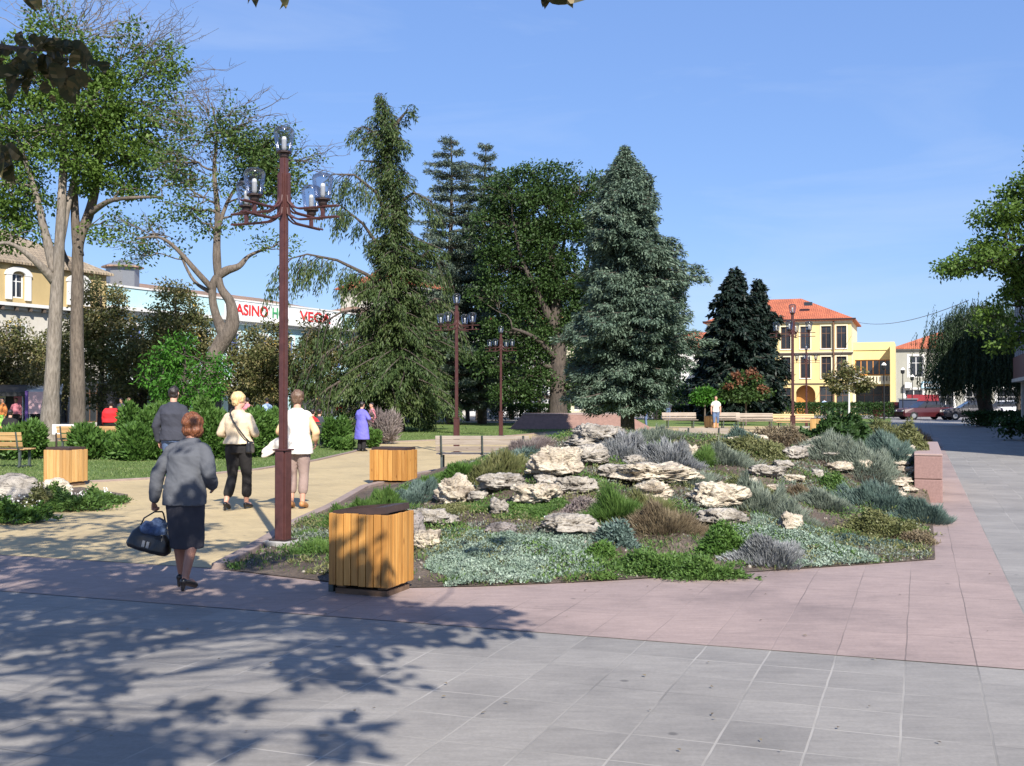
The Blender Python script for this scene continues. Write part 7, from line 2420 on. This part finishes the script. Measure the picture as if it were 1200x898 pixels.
m = MB(); m.b2((cxx(262), -.16, 7.2), (cxx(398), -.104, 8.3)); sb_ = m.build('sign_board', M['signw'], ch)


def text_obj(s, size, mat, parent, loc, rot=(math.pi / 2, 0, 0), ext=.02, xw=None):
    cu = bpy.data.curves.new('lettering', 'FONT'); cu.body = s; cu.size = size; cu.extrude = ext; cu.offset = .012 * size
    o = bpy.data.objects.new('lettering', cu); COL.objects.link(o)
    dg = bpy.context.evaluated_depsgraph_get(); me = bpy.data.meshes.new_from_object(o.evaluated_get(dg)); bpy.data.objects.remove(o)
    if xw:
        xs = [v.co.x for v in me.vertices]; k = xw / (max(xs) - min(xs))
        for v in me.vertices: v.co.x *= k
    me.materials.clear(); q = link('lettering', me, mat, parent); q.location = loc; q.rotation_euler = rot; return q


text_obj('CASINO', 1.05, M['signr'], sb_, (cxx(264), -.19, 7.42), xw=cxx(311) - cxx(264))
text_obj('HO', 1.05, M['signg'], sb_, (cxx(316), -.19, 7.42), xw=cxx(331) - cxx(316))
text_obj('VEGA', 1.05, M['signr'], sb_, (cxx(349), -.19, 7.42), xw=cxx(385) - cxx(349))
m = MB(); cc = Vector((cxx(171), 2.0, 8.2)); m.lathe(tuple(cc), [(1.0, 0), (1.0, 1.6), (1.25, 1.62), (1.2, 1.75), (.2, 2.15)], 8); m.build('roof_turret', M['metal'], ch)
m = MB(); m.lathe(tuple(cc + Vector((0, 0, 1.62))), [(1.28, 0), (1.28, .08), (.3, .45)], 8); m.build('turret_cap', M['oldroof'], ch)
# awnings over the shops
m = MB(); m.add([(.3, -1.7, 2.75), (W * .55, -1.7, 2.75), (W * .55, -.01, 3.25), (.3, -.01, 3.25), (.3, -1.7, 2.45), (W * .55, -1.7, 2.45), (W * .55, -.01, 3.1), (.3, -.01, 3.1)],
                [(0, 1, 2, 3), (7, 6, 5, 4), (0, 4, 5, 1), (1, 5, 6, 2), (3, 7, 4, 0)]); m.build('awning', M['awning'], ch)

# further houses of the row
def plain_house(px0, px1, H, mat, roof, rh, label, n, trim='whitew', shops=True, name='row_house'):
    t, W = row_house(name, px0, px1, label)
    cs = [(k + .5) * W / n for k in range(n)]
    ops = [(c - .55, c + .55, 3.9, 5.9) for c in cs]
    if H > 9.5: ops += [(c - .55, c + .55, 7.2, 9.0) for c in cs]
    sh = shopfront(t, W, 3, n, gap=.6)
    m = MB(); wall_cells(m, W, H, ops + sh); m.build('wall', M[mat], t); shell(t, 'side_walls', W, H, 8, M[mat])
    for a, b, c, d in ops: window(t, a, b, c, d, M['white'], fw=.1)
    for a, b, c, d in sh: window(t, a, b, c, d, M['white'], mull=2, glass='shopglass', fw=.14)
    m = MB(); m.b2((-.05, -.25, H - .25), (W + .05, -.003, H - .02)); m.b2((-.05, -.12, 3.1), (W + .05, -.003, 3.3)); m.build('cornice', M[trim], t)
    hip_roof(t, 0, W, 0, 8, H + .02, rh, M[roof], .35)
    return t, W


plain_house(433, 486, 8.4, 'whitew', 'oldroof', 1.2, 'low white house between the aqua building and the tall cream house', 3)
plain_house(487, 545, 11.6, 'cream', 'redroof', 2.6, 'tall cream house with red roof showing through the big green spruce', 4)
plain_house(546, 640, 8.2, 'whitew', 'redroof', 2.2, 'white house with shop windows behind the cedars', 6)
plain_house(641, 735, 9.6, 'yellowpale', 'redroof', 2.6, 'pale yellow house behind the big broadleaf tree', 7)
# houses closing the square behind the blue spruce
cl_ = AT(742, 467, 128); cl_.z = 0
bh = empty('white_house', cl_, -TH, 'white house with red roof hidden behind the blue spruce and the nearly black spruces', 'building')
W = 15.5; ops = [(1.2 + k * 3, 2.6 + k * 3, 3.9, 5.9) for k in range(5)]; s2 = [(.8 + k * 3, 3 + k * 3, .2, 2.7) for k in range(5)]
m = MB(); wall_cells(m, W, 7.2, ops + s2); m.build('wall', M['whitew'], bh); shell(bh, 'side_walls', W, 7.2, 10, M['whitew'])
for a, b, c, d in ops + s2: window(bh, a, b, c, d, M['white'], glass='shopglass', fw=.1)
hip_roof(bh, 0, W, 0, 10, 7.22, 2.2, M['redroof'])

# ------------------------------------------------------------------ modern building at the right edge
M['brownpanel'] = simple('brown_facade_panel', (.17, .09, .075), None, .7, 2)
M['alu'] = simple('pale_aluminium', (.5, .5, .52), None, .45, 5)
rb = empty('modern_building', ST2(4.75, 66), R(90) - TH - math.pi, 'modern building with overhanging brown and glass upper floor at the right photo edge', 'building')
# local x runs back towards the camera (-u), local y goes away from the street (+v)... set up facing the street
L = 34.0; z0, z1 = 2.7, 8.6
m = MB(); m.b2((0, 0, z0), (L, .25, z0 + 1.15)); m.b2((0, 0, z1 - 1.3), (L, .25, z1)); m.build('brown_band', M['brownpanel'], rb)
m = MB(); m.b2((0, -.08, z0 - .18), (L, 12, z0 - .003)); m.b2((0, .25, z1 - .003), (L, 12, z1 + .2)); m.b2((0, .26, z0), (.25, 12, z1 - .01)); m.b2((L - .25, .26, z0), (L, 12, z1 - .01)); m.build('slab', M['cream'], rb)
n = 26; 
for k in range(0, n):
    a = L * k / n; b = L * (k + 1) / n
    m = MB(); m.b2((a + .02, .08, z0 + 1.155), (a + .09, .18, z1 - 1.305)); m.b2((b - .09, .08, z0 + 1.155), (b - .02, .18, z1 - 1.305)); w = m.build('window', M['alu'], rb)
    m = MB(); m.b2((a + .09, .12, z0 + 1.155), (b - .09, .14, z1 - 1.305)); m.build('pane', M['shopglass'], w)
m = MB(); m.b2((0, 3.0, 0), (L, 3.3, z0 - .18)); m.build('recessed_wall', M['greyw'], rb)
for k in range(7):
    m = MB(); m.b2((1 + k * 4.9, .3, 0), (1.4 + k * 4.9, .7, z0 - .183)); m.build('column', M['cream'], rb)

# ------------------------------------------------------------------ market stalls and panels
def stall(px, Y, label, w, canopy, h=2.3, rz=RZ - math.pi / 2 * 0, side=None):
    p = AT(px, 467, Y); t = empty('market_stall', (p.x, Y, 0), R(20), label, 'stall')
    m = MB(); m.add([(-w / 2, -.9, h - .25), (w / 2, -.9, h - .25), (w / 2, .9, h + .1), (-w / 2, .9, h + .1), (-w / 2, -.9, h - .45), (w / 2, -.9, h - .45), (w / 2, .9, h), (-w / 2, .9, h)],
                    [(0, 1, 2, 3), (7, 6, 5, 4), (0, 4, 5, 1), (1, 5, 6, 2), (2, 6, 7, 3), (3, 7, 4, 0)]); m.build('canopy', M[canopy], t)
    m = MB(); [m.tube([(x, y, 0), (x, y, h - .3)], .03, 6) for x in (-w / 2 + .1, w / 2 - .1) for y in (-.8, .8)]; m.build('pole', M['metal'], t)
    m = MB(); m.b2((-w / 2 + .1, -.5, .75), (w / 2 - .1, .7, .82)); m.b2((-w / 2 + .12, .68, .0), (w / 2 - .12, .7, .748)); m.build('table', M['black'], t)
    m = MB(); m.b2((-w / 2 + .1, .82, .1), (w / 2 - .1, .85, h - .2)); m.build('back_cloth', M['black'], t)
    for k, c in enumerate(('c_orange', 'c_green', 'c_white', 'c_pink')):
        m = MB(); x = -w / 2 + .4 + k * (w - .8) / 3; m.add([(x - .16, .6, 1.35), (x + .16, .6, 1.35), (x + .2, .62, 1.85), (x + .3, .62, 1.7), (x + .3, .64, 1.9), (x, .64, 2.0), (x - .3, .64, 1.9), (x - .3, .62, 1.7), (x - .2, .62, 1.85)], [(0, 1, 2, 4, 5, 6, 8)]); m.build('hanging_shirt', M[c], t)
    return t


stall(33, 56, 'market stall with a white canopy and dark back left of the ash trunks', 3.2, 'awning')
stall(-10, 52, 'market stall with hanging clothes at the left photo edge', 3.0, 'black', 2.2)
p = AT(45, 467, 50)
t = empty('display_panel', (p.x, 50, 0), R(14), 'pink display panel with purple edge left of the thick ash trunk', 'panel')
m = MB(); m.b2((-.42, 0, .95), (.5, .05, 1.95)); m.build('pink_face', M['panelpink'], t); m = MB(); m.b2((-.56, -.01, .4), (-.425, .06, 2.0)); m.build('purple_edge', M['purple'], t); m = MB(); [m.b2((x, .055, 0), (x + .05, .1, 1.9)) for x in (-.4, .4)]; m.build('post', M['metal'], t)
# white framed shop porch and panels seen below the spruces
for i, (px, Y, w, h, lab) in enumerate(((131, 60, 1.5, 2.6, 'white framed kiosk door behind the person in red'), (322, 60, 1.2, 2.8, 'white framed kiosk door left of the tall lamp post'), (483, 84, 2.4, 2.7, 'white shop panel left of the lamp post behind the green bench'), (508, 86, 3.2, 2.6, 'white shop panel with diagonal shadow and a red emblem'), (572, 88, 2.0, 2.6, 'white stall front with small windows between the two lamp posts'), (640, 90, 3.2, 2.6, 'row of white shutters left of the big dark trunk'))):
    p = AT(px, 467, Y); t = empty('shop_panel', (p.x, Y, 0), R(8), lab, 'shopfront')
    m = MB(); m.b2((-w / 2, 0, 0), (-w / 2 + .15, .15, h)); m.b2((w / 2 - .15, 0, 0), (w / 2, .15, h)); m.b2((-w / 2 + .15, 0, h - .2), (w / 2 - .15, .15, h)); m.build('frame', M['white'], t)
    if i in (0, 1): m = MB(); m.b2((-w / 2 + .15, .05, .02), (w / 2 - .15, .1, h - .2)); m.build('pane', M['shopglass'], t)
    else: m = MB(); m.b2((-w / 2 + .15, .05, .02), (w / 2 - .15, .1, h - .2)); m.build('panel', M['whitew'], t)
    if i == 3: m = MB(); m.b2((.1, .02, .6), (.22, .048, 1.6)); m.b2((.4, .02, .6), (.52, .048, 1.6)); m.b2((.22, .02, 1.2), (.4, .048, 1.32)); m.b2((.22, .02, .8), (.4, .048, .92)); m.build('emblem', M['post'], t)
# parasol and yellow sign
p = AT(404, 467, 66); t = empty('parasol', (p.x, 66, 0), 0, 'yellow parasol glimpsed under the large green spruce', 'parasol')
m = MB(); m.lathe((0, 0, 2.2), [(1.5, -.15), (1.5, -.05), (.8, .3), (.05, .6)], 8); m.build('canopy', M['signy'], t); m = MB(); m.tube([(0, 0, 0), (0, 0, 2.7)], .03, 6); m.build('pole', M['metal'], t)
p = AT(772, 467, 86); t = empty('yellow_sign', (p.x, 86, 0), 0, 'bright yellow sign right of the blue spruce trunk', 'sign')
m = MB(); m.b2((-.33, 0, 1.2), (.33, .05, 2.0)); m.build('board', M['signy'], t); m = MB(); m.tube([(0, .03, 0), (0, .03, 1.2)], .03, 6); m.build('post', M['metal'], t)
SKY_STRENGTH=0.089; SUN_STRENGTH=5.0; EXPO=0.85
# ================================================================== light and sky
w = bpy.data.worlds.new("World"); sc.world = w; w.use_nodes = True
nt = w.node_tree
bg = nt.nodes.get("Background") or nt.nodes.new("ShaderNodeBackground")
sky = nt.nodes.new("ShaderNodeTexSky"); sky.sky_type = 'NISHITA'; sky.sun_disc = False
sky.sun_elevation = SUN_EL; sky.sun_rotation = math.atan2(SH.x, SH.y)
sky.air_density = 1.0; sky.dust_density = 0.4; sky.ozone_density = 3.5; sky.altitude = 50
hs = nt.nodes.new('ShaderNodeHueSaturation'); hs.inputs['Hue'].default_value = .502; hs.inputs['Saturation'].default_value = 1.08
mx = nt.nodes.new('ShaderNodeMix'); mx.data_type = 'RGBA'; mx.inputs[0].default_value = .55; mx.inputs[7].default_value = (1.90, 3.0, 6.0, 1)
nt.links.new(sky.outputs[0], mx.inputs[6]); nt.links.new(mx.outputs[2], hs.inputs['Color']); 
tc = nt.nodes.new('ShaderNodeTexCoord'); mp = nt.nodes.new('ShaderNodeMapping'); mp.inputs['Scale'].default_value = (1.2, 1.2, 7); mp.inputs['Rotation'].default_value = (0, R(12), R(40))
nt.links.new(tc.outputs['Generated'], mp.inputs[0]); cn = nt.nodes.new('ShaderNodeTexNoise'); cn.inputs['Scale'].default_value = 1.6; cn.inputs['Detail'].default_value = 7; cn.inputs['Roughness'].default_value = .58; cn.inputs['Distortion'].default_value = .6
nt.links.new(mp.outputs[0], cn.inputs['Vector']); cr_ = nt.nodes.new('ShaderNodeMapRange'); cr_.inputs[1].default_value = .52; cr_.inputs[2].default_value = .80; cr_.inputs[4].default_value = .30; nt.links.new(cn.outputs[0], cr_.inputs[0])
m2 = nt.nodes.new('ShaderNodeMix'); m2.data_type = 'RGBA'; m2.inputs[7].default_value = (4.6, 5.3, 6.6, 1)
nt.links.new(cr_.outputs[0], m2.inputs[0]); nt.links.new(hs.outputs[0], m2.inputs[6]); nt.links.new(m2.outputs[2], bg.inputs[0]); bg.inputs[1].default_value = SKY_STRENGTH
sd = bpy.data.lights.new("sun", 'SUN'); sd.energy = SUN_STRENGTH; sd.angle = R(.55); sd.color = (1.0, .945, .86)
so_ = bpy.data.objects.new("sun", sd); COL.objects.link(so_); so_.rotation_euler = (-SUNV).to_track_quat('-Z', 'Y').to_euler(); so_.location = (0, 0, 60)
sc.view_settings.view_transform = 'Standard'; sc.view_settings.look = 'None'; sc.view_settings.gamma = 1; sc.view_settings.use_curve_mapping = False
sc.view_settings.exposure = EXPO
sc.render.engine = 'CYCLES'
sc.cycles.max_bounces = 6; sc.cycles.transparent_max_bounces = 10; sc.cycles.diffuse_bounces = 3; sc.cycles.glossy_bounces = 2; sc.cycles.transmission_bounces = 3
